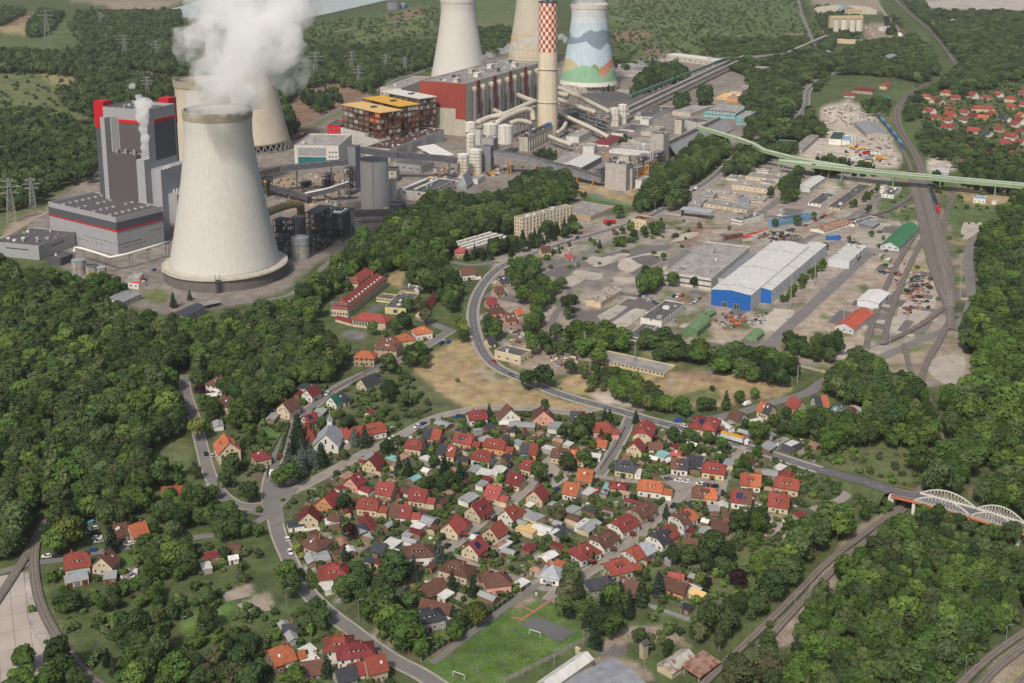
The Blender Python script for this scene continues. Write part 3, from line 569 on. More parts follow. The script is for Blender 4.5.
# ---------------- cooling towers ----------------
def hyper(rb,rt,rw,zw,z0,z1,n):
 o=[]
 for i in range(n+1):
  f=i/n;f0=.85;o.append((rw+(rb-rw)*(1-f/f0)**1.27 if f<f0 else rw+(rt-rw)*((f-f0)/(1-f0))**1.5,z0+(z1-z0)*f))
 return o
def tower(desc,pxb,ytop,rbase,rtop,rwaist,zw_f=.78,matn='old_tower_concrete',label=None,ring=True,mural=False,z0=8.0,seg=96,rim='old_tower_concrete'):
 g=P(*pxb);H=height(ytop,g);root=empty('cooling_tower',(g.x,g.y,0));OCC.append((g.x,g.y,rbase+8,rbase+8,0))
 pr=hyper(rbase,rtop,rwaist,H*zw_f,z0,H,40);inner=[(r-.8,z) for r,z in pr][::-1];mb=MB();mb.lathe(pr+inner,seg,cap=False)
 n=seg;k=len(pr)+len(inner)-1;mb.add([],[]);mb.f+=[(k*n+i,k*n+(i+1)%n,(i+1)%n,i) for i in range(n)];mb.m+=[0]*n
 o=mb.build('shell',matn,root,smooth=False)
 o.data.shade_smooth()
 rr=pr[-1][0]
 MB().lathe([(rr+.02,H-6),(rr+.2,H-6),(rr+.45,H+.2),(rr-.95,H+.2),(rr-.95,H-1)],seg,cap=False).build('rim',rim or matn,root,smooth=False)
 # slanted support columns: one part, their zigzag reads as one ring
 mb=MB();m=36
 for i in range(m):
  a0=2*math.pi*i/m;
  for s in (-.5,.5):
   a1=a0+s*2*math.pi/m;mb.bar(((rbase+2.6)*math.cos(a1),(rbase+2.6)*math.sin(a1),.2),(rbase*math.cos(a0),rbase*math.sin(a0),z0+.2),.9)
 mb.build('support_columns','dark_concrete',root)
 MB().lathe([(rbase+4,.05),(rbase+4,1.6),(rbase+3.4,1.6),(rbase+3.4,.9),(1,.9)],seg,cap=False).build('basin','dark_concrete',root)
 return root,H,pr
# new tower: closed ring wall with walkway round its foot
r0,NH,npr=tower('',(225.8,274),109,41.5,25.2,24.8,matn='tower_concrete',z0=9,rim='tower_rim')
for c in list(COL.objects):
 if c.parent==r0 and c.name.startswith(('support_columns','basin')):bpy.data.objects.remove(c)
MB().lathe([(45.6,0),(45.6,9.4),(41.0,9.4),(41.0,8.6)],96,cap=False).build('ring_wall',mat('ring_wall_brown',(.15,.135,.125),kind='panel',orand=0),r0)
MB().lathe([(47.0,8.6),(47.0,9.7),(41.0,10.4),(41.0,9.5)],96,cap=False).build('walkway','duct_beige',r0)
for k in range(0,96,3):
 a=2*math.pi*k/96
pm=MB()
for k in range(32):
 a=2*math.pi*k/32;pm.bar((46.8*math.cos(a),46.8*math.sin(a),9.4),(46.8*math.cos(a),46.8*math.sin(a),11),.15)
pm.lathe([(46.9,10.9),(46.9,11.05),(46.7,11.05),(46.7,10.9)],64,cap=False);pm.build('railing','galvanised',r0)
st=MB();a=rad(-84)
for k in range(6):st.box((46.5*math.cos(a)+.6,47.5*math.sin(a),1+k*1.8),(3.4,1.4,.2));
for x in (-1.6,1.6):st.bar((46.5*math.cos(a)+.6+x,47.5*math.sin(a)-.6,0),(46.5*math.cos(a)+.6+x,47.5*math.sin(a)-.6,14),.3)
st.build('stair_tower','steel_dark',r0)
tag(r0,'largest pale concrete cooling tower beside the grey boiler house, steaming, with brown ring wall','cooling tower','cooling towers')
r1,_,_=tower('',(208,194),79,41,26.5,25.5,rim='tower_rim');tag(r1,'weathered cooling tower hidden behind the largest one, only its rim beside the red corner','cooling tower','cooling towers')
r2,_,_=tower('',(252.5,147),45,43,27,26);tag(r2,'beige cooling tower half wrapped in steam, right behind the largest one','cooling tower','cooling towers')
r3,_,_=tower('',(459,82),-2,44,28,27,matn='tower_concrete',rim='tower_concrete');tag(r3,'plain cream cooling tower behind the red and white boiler house','cooling tower','cooling towers')
r4,h4,p4=tower('',(532,64),-22,42,27,26);tag(r4,'cream cooling tower with yellow grid lines behind the checked chimney','cooling tower','cooling towers')
mb=MB()
for k in range(32):
 a=2*math.pi*k/32
 for i in range(2,13):mb.bar(((p4[i][0]+.1)*math.cos(a),(p4[i][0]+.1)*math.sin(a),p4[i][1]),((p4[i+1][0]+.1)*math.cos(a),(p4[i+1][0]+.1)*math.sin(a),p4[i+1][1]),.5)
for i in (2,6,10,13):mb.lathe([(p4[i][0]+.3,p4[i][1]-.3),(p4[i][0]+.3,p4[i][1]+.3),(p4[i][0]-.3,p4[i][1]+.3)],64,cap=False)
mb.build('painted_grid',mat('ochre_paint',(.50,.34,.07),orand=0),r4)
r5,h5,p5=tower('',(588.5,87),4,44,28,27,matn='tower_concrete',z0=6,seg=320,rim='tower_concrete');tag(r5,'cooling tower painted with blue hills above green and orange hills','cooling tower','cooling towers')
def paint_hills(root,H):
 sh=[c for c in root.children if c.name.startswith('shell')][0];me=sh.data
 # finer rows for the painted picture
 prf=hyper(44,28,27,H*.78,6,H,150);mb=MB();mb.lathe([(r+.06,z) for r,z in prf],320,cap=False)
 g=lambda pts,x:np.interp(x,*zip(*pts))
 cols={'sky':(.52,.57,.57),'haze':(.44,.53,.58),'blue':(.20,.25,.31),'pale':(.43,.53,.60),'ochre':(.45,.41,.24),'green':(.22,.40,.25),'orange':(.50,.23,.14),'dkgreen':(.20,.26,.11),'bare':(.64,.61,.53)}
 names=list(cols);mi=[]
 for k in range(150):
  z=(k+.5)/150
  for i in range(320):
   a=(2*math.pi*(i+.5)/320+math.pi*1.5)%(2*math.pi)-math.pi;u=math.sin(a) if math.cos(a)>0 else math.copysign(2-abs(math.sin(a)),a)
   w=.006*math.sin(a*31)+.004*math.sin(a*67)
   if z<.055:c='bare'
   elif z<g([(-2,.30),(-1,.14),(-.6,.22),(-.25,.27),(.15,.24),(.5,.10),(.8,.2),(1,.17),(1.5,.28),(2,.3)],u)+w:c='green'
   elif .02<u<.35 and z<.285-abs(u-.17)*.25:c='dkgreen'
   elif u<-.35 and z<g([(-2,.3),(-1,.33),(-.7,.33),(-.35,.22)],u):c='ochre'
   elif u>.15 and z<g([(.15,.18),(.25,.21),(1,.345),(1.5,.28),(2,.2)],u)+w and z>g([(.15,.19),(.45,.10),(1,.25),(2,.1)],u):c='orange'
   elif z<g([(-2,.6),(-1,.50),(-.6,.53),(-.2,.56),(.1,.49),(.45,.45),(.8,.53),(1,.49),(2,.5)],u):c='pale'
   elif z<g([(-2,.62),(-1,.66),(-.85,.60),(-.55,.60),(-.3,.66),(-.05,.70),(.3,.675),(.6,.70),(.9,.68),(1,.66),(1.5,.64),(2,.62)],u)+w:c='blue'
   elif z<.93:c='haze' if z<.78 else 'sky'
   else:c='bare'
   mi.append(names.index(c))
 o=mb.build('painted_hills',[mat('mural_'+n,c,kind='streak',var=.08,scale=.1,orand=0) for n,c in cols.items()],root);o.data.polygons.foreach_set('material_index',mi);o.data.shade_smooth()
paint_hills(r5,h5)
# ---------------- checked chimney ----------------
g=P(547.5,134);H=height(2,g);root=empty('chimney',(g.x,g.y,0));OCC.append((g.x,g.y,14,14,0));R0=12.2;R1=11.4
mb=MB();zc=height(51.5,g);mb.lathe([(R0,0),(R1+.3,zc)],48,cap=False);mb.build('shaft',mat('shaft_cream',(.62,.54,.41),kind='streak',var=.1,scale=.05,orand=0),root,smooth=True)
mb=MB();n=20;rows=12
for k in range(rows):
 for i in range(n):
  for j in range(3):
   a0,a1=2*math.pi*(i+j/3)/n,2*math.pi*(i+(j+1)/3)/n;z0,z1=zc+(H-zc)*k/rows,zc+(H-zc)*(k+1)/rows
   mb.add([(R1*math.cos(a0),R1*math.sin(a0),z0),(R1*math.cos(a1),R1*math.sin(a1),z0),(R1*math.cos(a1),R1*math.sin(a1),z1),(R1*math.cos(a0),R1*math.sin(a0),z1)],[(0,1,2,3)],(i+k)%2)
mb.build('checked_band',[mat('check_white',(.70,.62,.52),orand=0),mat('check_red',(.40,.075,.04),orand=0)],root)
MB().lathe([(R1+.3,H-.5),(R1+.3,H+.8),(R1-2,H+.8),(R1-2,H-8)],48,cap=False).build('cap','steel_dark',root);MB().cyl((3.5,2),3.0,H-12,H+4,20).build('flue','steel_grey',root);MB().cyl((-4,-1),3.0,H-12,H+4,20).build('flue','steel_grey',root)
for k in (.25,.5):MB().lathe([(R0+.9,H*k),(R0+.9,H*k+.5),(R0-.6,H*k+.5),(R0-.6,H*k)],48,cap=False).build('ring_platform','duct_beige',root)
tag(root,'tall cream chimney with red and white checked top','chimney')
# ---------------- new unit: boiler house and turbine hall ----------------
root,a,b,h=bld('boiler_house','','power plant building','b1',(112,138),(391,161),(605,122),base=970,wall='silver_clad',roof='bitumen',clutter=26,label='tall silver and dark grey boiler house with red corner boxes',par=2.5)
def panel(root,a,b,side,u0,u1,z0,z1,m,name='cladding_panel',th=.25):
 (x0,y0),rz=face_xy(side,a,b,(u0+u1)/2,th/2);w=(u1-u0)*(a if side in 'SN' else b);MB().box((0,0,0),(w,th,z1-z0)).build(name,m,root,(x0,y0,(z0+z1)/2)).rotation_euler=(0,0,rz)
panel(root,a,b,'S',.23,.95,h-44,h-12,'dark_clad');panel(root,a,b,'S',.23,.95,h-12,h-9.5,'signal_red','red_band',.5)
panel(root,a,b,'W',.35,.83,h-37,h-12,'brown_clad');panel(root,a,b,'W',.35,.83,h-12,h-9.5,'signal_red','red_band',.5)
panel(root,a,b,'W',.18,.33,h-38,h-8,'mid_clad')
# stepped annexes growing out of the two visible sides
MB().box((-a*.0+a*.02,-b/2-5,(h-50)/2),(a*.98,10,h-50)).build('annex','silver_clad',root);MB().box((a*.12,-b/2-14.5,(h-72)/2),(a*.76,9,h-72)).build('annex','silver_clad',root)
MB().box((a*.22,-b/2-19.25,(h-80)/2+2),(a*.5,.5,h-92)).build('cladding_panel','dark_clad',root);MB().box((a*.22,-b/2-19.3,h-80+6),(a*.5,.7,2.4)).build('red_band','signal_red',root)
MB().box((-a/2-3,b*.02,(h-38)/2),(6,b*.66,h-38)).build('annex','brown_clad',root);MB().box((-a/2-3.4,-b*.41,(h-41)/2),(6.8,b*.18,h-41)).build('annex','silver_clad',root);MB().box((-a/2-3.4,b*.40,(h-8)/2),(6.8,b*.10,h-8)).build('annex','silver_clad',root)
for i in range(9):MB().cyl((0,0),.7,0,2.4,10).build('roof_vent','white_paint',root,(a*(-.38+.1*i),-b/2-11,h-72 if i>2 else h-50))
for i in range(3):MB().cyl((0,0),1.2,0,4,12).build('exhaust_pipe','galvanised',root,(-a/2-3,-b*.22+i*9,h-38))
for (x,y) in ((-a/2+6.5,b/2+5.4),(a/2+5.4,-b/2+12)):
 MB().box((x,y,(h-19)/2),(10,10,h-19)).build('stair_shaft','dark_clad',root);MB().box((x,y,h-19+11.5),(10.6,10.6,23)).build('red_corner_box','signal_red',root)
 for k in range(4):child('window',windows_mesh(1.6,2),root,(x-5.0,y,20+k*18),-math.pi/2)
BOIL=(root.location.copy(),root.rotation_euler.z,a,b,h)
root,a,b,h=bld('turbine_hall','','power plant building','E',(188,124),(452,186),(625,140),base=335,wall='silver_clad',roof='brown_clad',label='silver turbine hall with red stripe in front of the boiler house',par=1)
panel(root,a,b,'S',0,1,h-10.5,h-4.2,'dark_clad','dark_band',.3);panel(root,a,b,'W',0,1,h-10.5,h-4.2,'dark_clad','dark_band',.3);panel(root,a,b,'S',0,1,h-11.6,h-10.5,'signal_red','red_band',.45);panel(root,a,b,'W',0,1,h-11.6,h-10.5,'signal_red','red_band',.45)
q=random.Random(3)
for i in range(7):
 for j in range(4):
  if q.random()<.85:v=MB().box((0,0,.5),(1.2,4.0,1.0));v.box((0,0,1.1),(1.5,4.4,.2));v.build('roof_vent','panel_grey',root,(-a/2+a*(i+.6)/7.4,-b/2+b*(j+.6)/4.4,h-1))
add_windows(root,a,b,[('W',10,1,2.0,1.6,9,0,.5,.98),('W',6,1,2,1.6,5.5,0,.4,.8),('S',12,1,2.0,1.6,8,0,.02,.5),('S',8,1,2,1.6,5,0,.1,.6),('S',4,1,2,1.6,13,0,.7,.95)],'white_paint')
bld('switchgear_building','','power plant building','E',(30,262),(150,296),(292,240),base=352,wall='silver_clad',roof='brown_clad',clutter=14,label='low silver building left of the turbine hall with dark roof',win=[('W',1,1,22,1.2,7,0),('S',1,1,18,1.2,7,0)])
bld('annex_building','','power plant building','E',(205,330),(235,345),(290,325),base=375,wall='dark_clad',roof='brown_clad',label='small dark annex below the low silver building',clutter=3)
def tank(t,x,ytop,ybot,rpx,wall='galvanised',cone=True,name='storage_tank',desc='grey metal storage tank',cat='tank',legs=0.0,group=None,label=None,bands=0,seg=28):
 g=TP(t,x,ybot);s=(TP(t,x+rpx,ybot)-g).length;g=g+Vector((0,s*.6,0));H=height(px(t,x,ytop)[1],g);root=empty(name,(g.x,g.y,0));OCC.append((g.x,g.y,s+1,s+1,0))
 mb=MB();mb.lathe([(s,legs),(s,H)],seg);mb.build('shell',wall,root);
 if cone:MB().lathe([(s+.15,H-.1),(s+.15,H+.15),(.4,H+s*.28)],seg).build('lid',wall,root)
 else:MB().lathe([(s+.2,H-.4),(s+.2,H+.6),(s-.4,H+.6),(s-.4,H+.05)],seg,cap=False).build('rim','steel_grey',root);MB().cyl((0,0),s-.1,H,H+.04,seg).build('lid','steel_dark',root)
 if legs:
  for k in range(6):a=k*math.pi/3;MB().box((0,0,legs/2),(.6,.6,legs)).build('leg','steel_grey',root,(s*.85*math.cos(a),s*.85*math.sin(a),0))
 for k in range(bands):MB().lathe([(s+.02,legs+(H-legs)*(k+1)/(bands+1)),(s+.25,legs+(H-legs)*(k+1)/(bands+1)),(s+.25,legs+(H-legs)*(k+1)/(bands+1)+.4),(s+.02,legs+(H-legs)*(k+1)/(bands+1)+.4)],seg,cap=False).build('hoop','crane_yellow' if k%2==0 else 'steel_grey',root)
 ld=MB();
 for dx in (-.4,.4):ld.bar((dx,-s-.3,.2),(dx,-s-.3,H+1),.12)
 for k in range(int(H/1.5)):ld.bar((-.4,-s-.3,.8+k*1.5),(.4,-s-.3,.8+k*1.5),.1)
 ld.build('ladder','steel_grey',root)
 if label:tag(root,label,cat,group)
 else:reg(root,desc,cat,group)
 return root
tank('E',305,350,410,27,bands=1,label='leftmost of three metal tanks in front of the turbine hall',group='tanks at the turbine hall');tank('E',357,372,420,24,cone=False,bands=1,label='middle one of three metal tanks in front of the turbine hall',group='tanks at the turbine hall');tank('E',396,378,425,18,bands=1,label='rightmost of three metal tanks in front of the turbine hall',group='tanks at the turbine hall')
bld('pump_house','','building','E',(498,410),(545,425),(560,400),base=455,wall='panel_grey',roof='light_bitumen',clutter=3,label='small grey pump house with red stripe near the largest cooling tower');bld('gate_house','','building','E',(500,440),(540,445),(566,432),base=466,wall='white_paint',roof='signal_red',label='white gate house with red roof edge near the largest cooling tower',win=[('W',2,1,1.6,1.4,1.5,0)])
bld('grey_shed','','shed','E',(440,492),(478,516),(552,484),base=538,wall='panel_beige',roof='grey_metal',kind='gable',rise=1.2,label='grey roofed shed between the wood and the largest cooling tower',win=[('S',5,1,1.5,1.3,1.6,0)])
bld('dark_roofed_hall','','building','E',(690,555),(720,575),(800,535),base=600,wall='panel_grey',roof='grey_tile',kind='gable',rise=2,label='dark roofed low hall at the foot of the largest cooling tower');bld('bus_shelter_roof','','canopy','E',(770,522),(800,530),(862,516),base=545,wall='steel_grey',roof='light_bitumen',open_=True,label='long flat canopy beside the dark roofed low hall')
# pipe racks
def pipeline(name,desc,t,pts,r,m='duct_beige',legs=True,cat='pipe',label=None,seg=10,legm='steel_grey',bend=2):
 P3=[TP(t,x,y,z) for x,y,z in pts];Q=smooth(P3,bend);c=Q[0];root=empty(name,(c.x,c.y,0));o0=Vector((c.x,c.y,0));MB().tube([q-o0 for q in Q],r,seg).build('duct',m,root,smooth=False).data.shade_smooth()
 rs=resample(Q,18)
 if legs:
  for p in rs[::1]:
   if p.z>r+1:lp=p-o0;v=MB();v.bar((lp.x-r,lp.y,0),(lp.x-r,lp.y,lp.z-r*.5),.5);v.bar((lp.x+r,lp.y,0),(lp.x+r,lp.y,lp.z-r*.5),.5);v.bar((lp.x-r,lp.y,lp.z-r-.4),(lp.x+r,lp.y,lp.z-r-.4),.5);v.build('support',legm,root)
 fl=MB()
 for p in resample(Q,7)[1:-1]:
  pass
 if label:tag(root,label,cat)
 else:reg(root,desc,cat)
 return root
pipeline('pipe_rack','','E',[(290,318,11),(292,298,12),(400,330,12),(440,345,12),(660,280,12)],1.0,'white_paint',label='white pipe on a rack round the foot of the turbine hall',bend=1)
pipeline('steam_duct','','b9',[(120,175,26),(200,130,27),(340,85,28),(385,90,27),(388,130,20),(388,165,12)],3.4,'duct_olive',label='thick olive flue duct running into the largest cooling tower',seg=16,legs=False)
# absorber and dark steelwork right of the tower
tank('b9',375,170,330,42,wall='steel_grey',name='absorber',label='round grey absorber vessel under the olive flue duct',cat='tank',bands=4);tank('b9',380,300,440,60,wall='galvanised',label='squat galvanised tank with conical lid beside the largest cooling tower',bands=2)
def frame(name,desc,t,L,F,R,base=None,h=None,levels=5,m='steel_dark',infill=None,roofm=None,cat='steel structure',label=None,nx=4,ny=3,fill_p=.35,seed=1,deck=None,brace=True):
 if h is None:g=TP(t,F[0],base);h=height(px(t,*F)[1],g)
 c,ux,a,b=box_from(TP(t,*L,h),TP(t,*F,h),TP(t,*R,h));rz=math.atan2(ux.y,ux.x);root=empty(name,(c.x,c.y,0),rz);OCC.append((c.x,c.y,a/2,b/2,rz));q=random.Random(seed)
 xs=[-a/2+a*i/nx for i in range(nx+1)];ys=[-b/2+b*i/ny for i in range(ny+1)];zs=[h*k/levels for k in range(levels+1)];w=max(.5,min(a,b)*.022)
 mb=MB()
 for x in xs:
  for y in ys:mb.bar((x,y,0),(x,y,h),w)
 mb.build('columns',m,root);
 for z in zs[1:]:
  f=MB()
  for x in xs:f.bar((x,-b/2,z),(x,b/2,z),w*.7)
  for y in ys:f.bar((-a/2,y,z),(a/2,y,z),w*.7)
  f.box((0,0,z+w*.4),(a*.98,b*.98,.15));f.build('floor_deck',deck or m,root)
 if brace:
  f=MB()
  for k in range(levels):
   for i in range(nx):
    if q.random()<.6:f.bar((xs[i],-b/2-.1,zs[k]),(xs[i+1],-b/2-.1,zs[k+1]),w*.5)
   for j in range(ny):
    if q.random()<.6:f.bar((-a/2-.1,ys[j],zs[k]),(-a/2-.1,ys[j+1],zs[k+1]),w*.5)
  f.build('braces',m,root)
 pl=infill or ['steel_grey','galvanised','panel_grey']
 for k in range(levels):
  for i in range(nx):
   for j in range(ny):
    if q.random()<fill_p:
     s=(a/nx*q.uniform(.4,.95),b/ny*q.uniform(.4,.95),(zs[1])*q.uniform(.35,.9));v=MB()
     if q.random()<.35:v.cyl((0,0),min(s[0],s[1])/2,0,s[2],12)
     else:v.box((0,0,s[2]/2),s)
     v.build('equipment',q.choice(pl),root,((xs[i]+xs[i+1])/2,(ys[j]+ys[j+1])/2,zs[k]+.2))
 if roofm:
  MB().box((0,0,h+.8),(a+2.5,b+2.5,1.0)).build('roof',roofm,root)
  for i in range(6):MB().cyl((0,0),.9,0,1.8,10).build('roof_vent','steel_dark',root,(-a*.12+i%3*2.8,-b*.1+i//3*3.2,h+1.3))
 if label:tag(root,label,cat)
 else:reg(root,desc,cat)
 return root,a,b,h
frame('flue_gas_plant','','b9',(440,130),(500,150),(590,100),base=400,levels=7,nx=4,ny=3,fill_p=.5,seed=2,label='dark steel pipe and platform tangle right of the absorber vessel')
frame('flue_gas_plant','','b9',(210,190),(300,200),(340,180),base=440,levels=6,nx=3,ny=3,fill_p=.3,seed=9,label='dark steel racks squeezed between the absorber vessel and the largest cooling tower')
root,a,b,h=frame('filter_house','','b9',(588,140),(650,165),(720,125),base=330,levels=3,nx=3,ny=2,fill_p=.2,seed=4,label='dark filter house with white roof panel on steel legs',roofm='steel_dark');MB().box((-a*.1,0,h*.72),(a*.8,b*.99,h*.5)).build('casing','dark_clad',root);MB().box((0,0,h+1.5),(a*.7,b*.6,.5)).build('roof_panel','white_paint',root)
frame('steel_rack','','b9',(560,235),(600,262),(720,215),base=320,levels=2,nx=6,ny=1,fill_p=.4,seed=6,label='long low steel rack under the dark filter house')
# galleries (inclined conveyor bridges)
def gallery(name,label,t,pts,w,hh,m='dark_clad',roofm='bitumen',legm='steel_dark',legstep=26,truss=True,cat='conveyor bridge',trussm='steel_grey',desc=None):
 root=None;Q=[TP(t if len(p)<4 else p[3],p[0],p[1],p[2]) for p in pts];o0=Vector((Q[0].x,Q[0].y,0));root=empty(name,o0)
 for p,q in zip(Q,Q[1:]):
  p_,q_=p-o0,q-o0;d=(q_-p_);L=d.length;d.normalize();u=d.cross(Vector((0,0,1))).normalized();n=u.cross(d)
  MB().bar(p_,q_,w,hh).build('casing',m,root);r=MB();r.bar(p_+n*(hh/2+.15),q_+n*(hh/2+.15),w+.6,.3);r.build('roof',roofm,root)
  if truss:
   k=max(2,int(L/(hh*1.1)));tm=MB()
   for s in (-1,1):
    o=u*s*(w/2+.12)
    for i in range(k):
     a0=p_+d*L*i/k;a1=p_+d*L*(i+1)/k;x,y=(n*hh/2,-n*hh/2) if i%2 else (-n*hh/2,n*hh/2);tm.bar(a0+o+x,a1+o+y,.3)
    tm.bar(p_+o-n*hh/2,q_+o-n*hh/2,.35);tm.bar(p_+o+n*hh/2,q_+o+n*hh/2,.35)
   tm.build('truss',trussm,root)
  k=max(1,int(L/legstep))
  for i in range(k):
   c=p_+(q_-p_)*(i+.5)/k;zt=c.z-hh/2
   if zt>1.5:
    lg=MB();
    for s in (-1,1):lg.bar((c+u*s*w*.9-Vector((0,0,c.z))),c+u*s*w*.4-Vector((0,0,hh/2)),.6)
    for f in (.35,.7):lg.bar(c+u*w*(.9-.5*f)-Vector((0,0,c.z-zt*f)),c-u*w*(.9-.5*f)-Vector((0,0,c.z-zt*f)),.35)
    lg.build('support',legm,root)
 tag(root,label,cat) if label else reg(root,desc,cat)
 return root
gallery('conveyor_bridge','dark conveyor bridge from behind the largest cooling tower to the grey transfer tower','b3',[(60,165,22),(250,120,24),(690,75,30)],6,5,legm='steel_dark');gallery('conveyor_bridge','dark conveyor bridge between the grey transfer tower and the white silos','b2',[(765,510,30),(1010,545,26),(330,565,22,'b4'),(425,580,20,'b4')],6,5.5)
gallery('conveyor_bridge','low dark conveyor climbing out of the ground behind the absorber','b3',[(420,290,6),(560,260,10),(700,215,17)],5,4.5,roofm='white_metal');gallery('conveyor_bridge','grey gallery running along behind the dark filter house','b3',[(180,235,8),(330,270,8),(440,310,5)],5,4,truss=False)
gallery('conveyor_bridge','lattice conveyor bridge curving down past the trees right of the white silos','b4',[(660,530,22),(880,560,17),(1010,600,14),(200,640,11,'b6'),(300,670,9,'b6'),(400,700,7,'b6')],6,5.5,m='mid_clad',trussm='galvanised',legm='crane_yellow');gallery('conveyor_bridge','dark flat gallery crossing below the tall round silo','b9',[(730,150,9),(850,148,9),(980,142,9)],5,5)
bld('transfer_tower','','transfer tower','b2',(688,487),(735,492),(768,478),base=760,wall='mid_clad',roof='bitumen',clutter=2,label='grey square transfer tower where the dark conveyor bridges meet')
tank('b3',858,58,385,90,wall=mat('silo_grey',(.55,.53,.50),kind='tower',orand=0,var=.05),cone=False,name='round_silo',label='tall round grey silo at the edge of the wood',cat='silo',seg=48)
for c in COL.objects:
 if c.parent and c.parent.name.startswith('round_silo') and c.name.startswith('lid'):c.data.materials[0]=M('dark_clad')
bld('lift_tower','','building','b3',(950,190),(985,193),(997,188),base=345,wall='panel_white',roof='bitumen',label='white lift shaft stuck to the tall round silo')
bld('red_striped_building','','building','b3',(925,350),(965,365),(1000,330),base=395,wall='panel_white',roof='light_bitumen',label='white box at the foot of the round silo',clutter=2)
tank('b5',45,400,480,55,wall='dark_clad',cone=False,name='round_building',label='low round dark building with red band below the round silo',cat='building',seg=36)
bld('grey_block','','building','b5',(0,245),(30,250),(40,240),base=385,wall='panel_grey',roof='light_bitumen',label='narrow pale grey block right of the round silo')
# steel yard behind conveyor
for i,(x,y,bs,hh) in enumerate(((170,175,300,1),(420,200,240,1),(560,150,230,1),(700,110,290,1),(560,190,250,1))):
 frame('steel_rack','dark steel rack','b3',(x-25,y),(x,y+8),(x+35,y-5),base=bs,levels=4,nx=2,ny=1,fill_p=.4,seed=20+i,infill=['crane_yellow','steel_grey','steel_dark'])
root,a,b,h=bld('teal_glazed_building','','building','b2',(368,462),(628,484),(713,410),base=612,wall='panel_white',roof='light_bitumen',clutter=8,label='white building with a large teal glazed front beside the dark conveyor',par=1)
panel(root,a,b,'W',.08,.72,2,h*.42,'teal_glass','glazing',.3);panel(root,a,b,'W',.08,.72,h*.5,h*.88,'panel_grey','cladding_panel',.3);add_windows(root,a,b,[('W',3,3,2.4,1.5,4,5,.76,.98)])
bld('pipe_store','','shed','b2',(320,415),(345,435),(430,405),base=440,wall='steel_red',roof='steel_red',label='low dark red store beside the beige cooling tower',clutter=4)
# three boiler blocks with open steelwork and coloured roofs
for i,(L,F,R,rm,lb) in enumerate((((343,410),(488,443),(532,425),'straw_roof','front boiler block under a straw yellow roof with open red steelwork'),((425,385),(565,418),(606,402),'yellow_roof','middle boiler block under a strong yellow roof with open red steelwork'),((497,360),(643,388),(680,375),'white_paint','rear boiler block under a white roof with open red steelwork'))):
 root,a,b,h=frame('boiler_block','','B',L,F,R,base=F[1]+152,levels=7,m='steel_red',infill=['panel_beige','steel_grey','steel_red','galvanised','steel_dark'],roofm=rm,nx=4,ny=6,fill_p=.5,seed=31+i,deck='steel_red',label=lb,cat='boiler block')
 MB().box((0,0,h*.5),(a*.7,b*.75,h*.96)).build('boiler_casing',mat('boiler_casing',(.13,.105,.09),kind='panel',orand=0),root)
 q=random.Random(i);gm=[mat('pale_green_glazing',(.21,.24,.20),kind='panel',k=.4),'steel_red','brown_lining','brown_lining','panel_grey','brown_lining']
 for sd,nn in (('W',7),('S',5)):
  for k in range(2,7):
   for j in range(nn):
    if q.random()<.72:panel(root,a,b,sd,(j+.12)/nn,(j+.9)/nn,h*k/7+1.2,h*(k+.8)/7,'orange_paint' if i==0 and sd=='W' and j>4 and k>4 else q.choice(gm),'cladding_panel',.4)
bld('red_stair_house','','building','B',(302,478),(333,490),(372,470),base=560,wall='signal_red',roof='bitumen',label='small red block with square windows left of the yellow roofs',win=[('W',3,4,1.8,1.8,4,4.2),('S',2,4,1.8,1.8,4,4.2)])
bld('white_annex','','building','B',(334,498),(430,520),(460,505),base=585,wall='panel_white',roof='bitumen',clutter=3,label='white annex with small windows below the straw yellow roof',win=[('W',8,2,1.6,1.2,5,6)]);bld('white_annex','','building','B',(410,528),(482,545),(502,532),base=598,wall='panel_white',roof='bitumen',label='white lower annex step below the straw yellow roof',win=[('W',6,1,1.6,1.2,5,6)])
bld('bunker_block','','building','B',(526,510),(560,520),(577,508),base=555,wall='panel_white',roof='bitumen',clutter=2,label='white block between the first and second boiler blocks');bld('bunker_block','','building','B',(602,485),(632,493),(650,480),base=530,wall='panel_white',roof='bitumen',clutter=2,label='white block between the second and third boiler blocks');bld('bunker_block','','building','B',(675,462),(698,468),(712,456),base=500,wall='panel_white',roof='bitumen',label='white block right of the third boiler block')
root,a,b,h=bld('machine_hall','','building','B',(470,560),(525,582),(738,503),base=632,wall='panel_white',roof=mat('maroon_roof',(.10,.05,.045),kind='bitumen'),clutter=30,label='long white machine hall below the three boiler blocks')
for u in (.12,.38,.64):panel(root,a,b,'S',u,u+.18,1,h*.85,'panel_grey','gate',.2)
bld('grey_building','','building','B',(520,330),(570,345),(690,300),base=352,h=14,wall='panel_beige',roof='light_bitumen',clutter=8,label='beige flat building behind the white roofed boiler block')
root,a,b,h=bld('white_pointed_roof','','building','b4',(175,530),(300,560),(380,535),base=575,wall='panel_white',roof='white_metal',kind='shed',rise=7,label='white tent shaped roof in front of the machine hall')
bld('workshop','','building','b4',(20,590),(200,612),(330,590),base=660,wall='panel_grey',roof='bitumen',label='pale grey workshop under the dark conveyor bridge',win=[('W',4,1,3,2,3,0)])
bld('workshop','','building','b5',(-60,185),(40,200),(60,170),base=270,wall='panel_beige',roof='bitumen',label='beige workshop with black windows left of the dark conveyor supports',win=[('W',2,2,2.5,2,3,5),('S',1,1,2,2,4,0)])
root,a,b,h=bld('office_building','','building','b5',(62,308),(232,335),(415,255),base=395,wall='panel_white',roof='bitumen',clutter=6,label='cream three storey works building with dark window strips above the wood',win=[('S',7,1,3.8,1.8,7,0),('S',7,1,3.8,1.8,2.5,0),('W',2,1,3,2,6,0)])
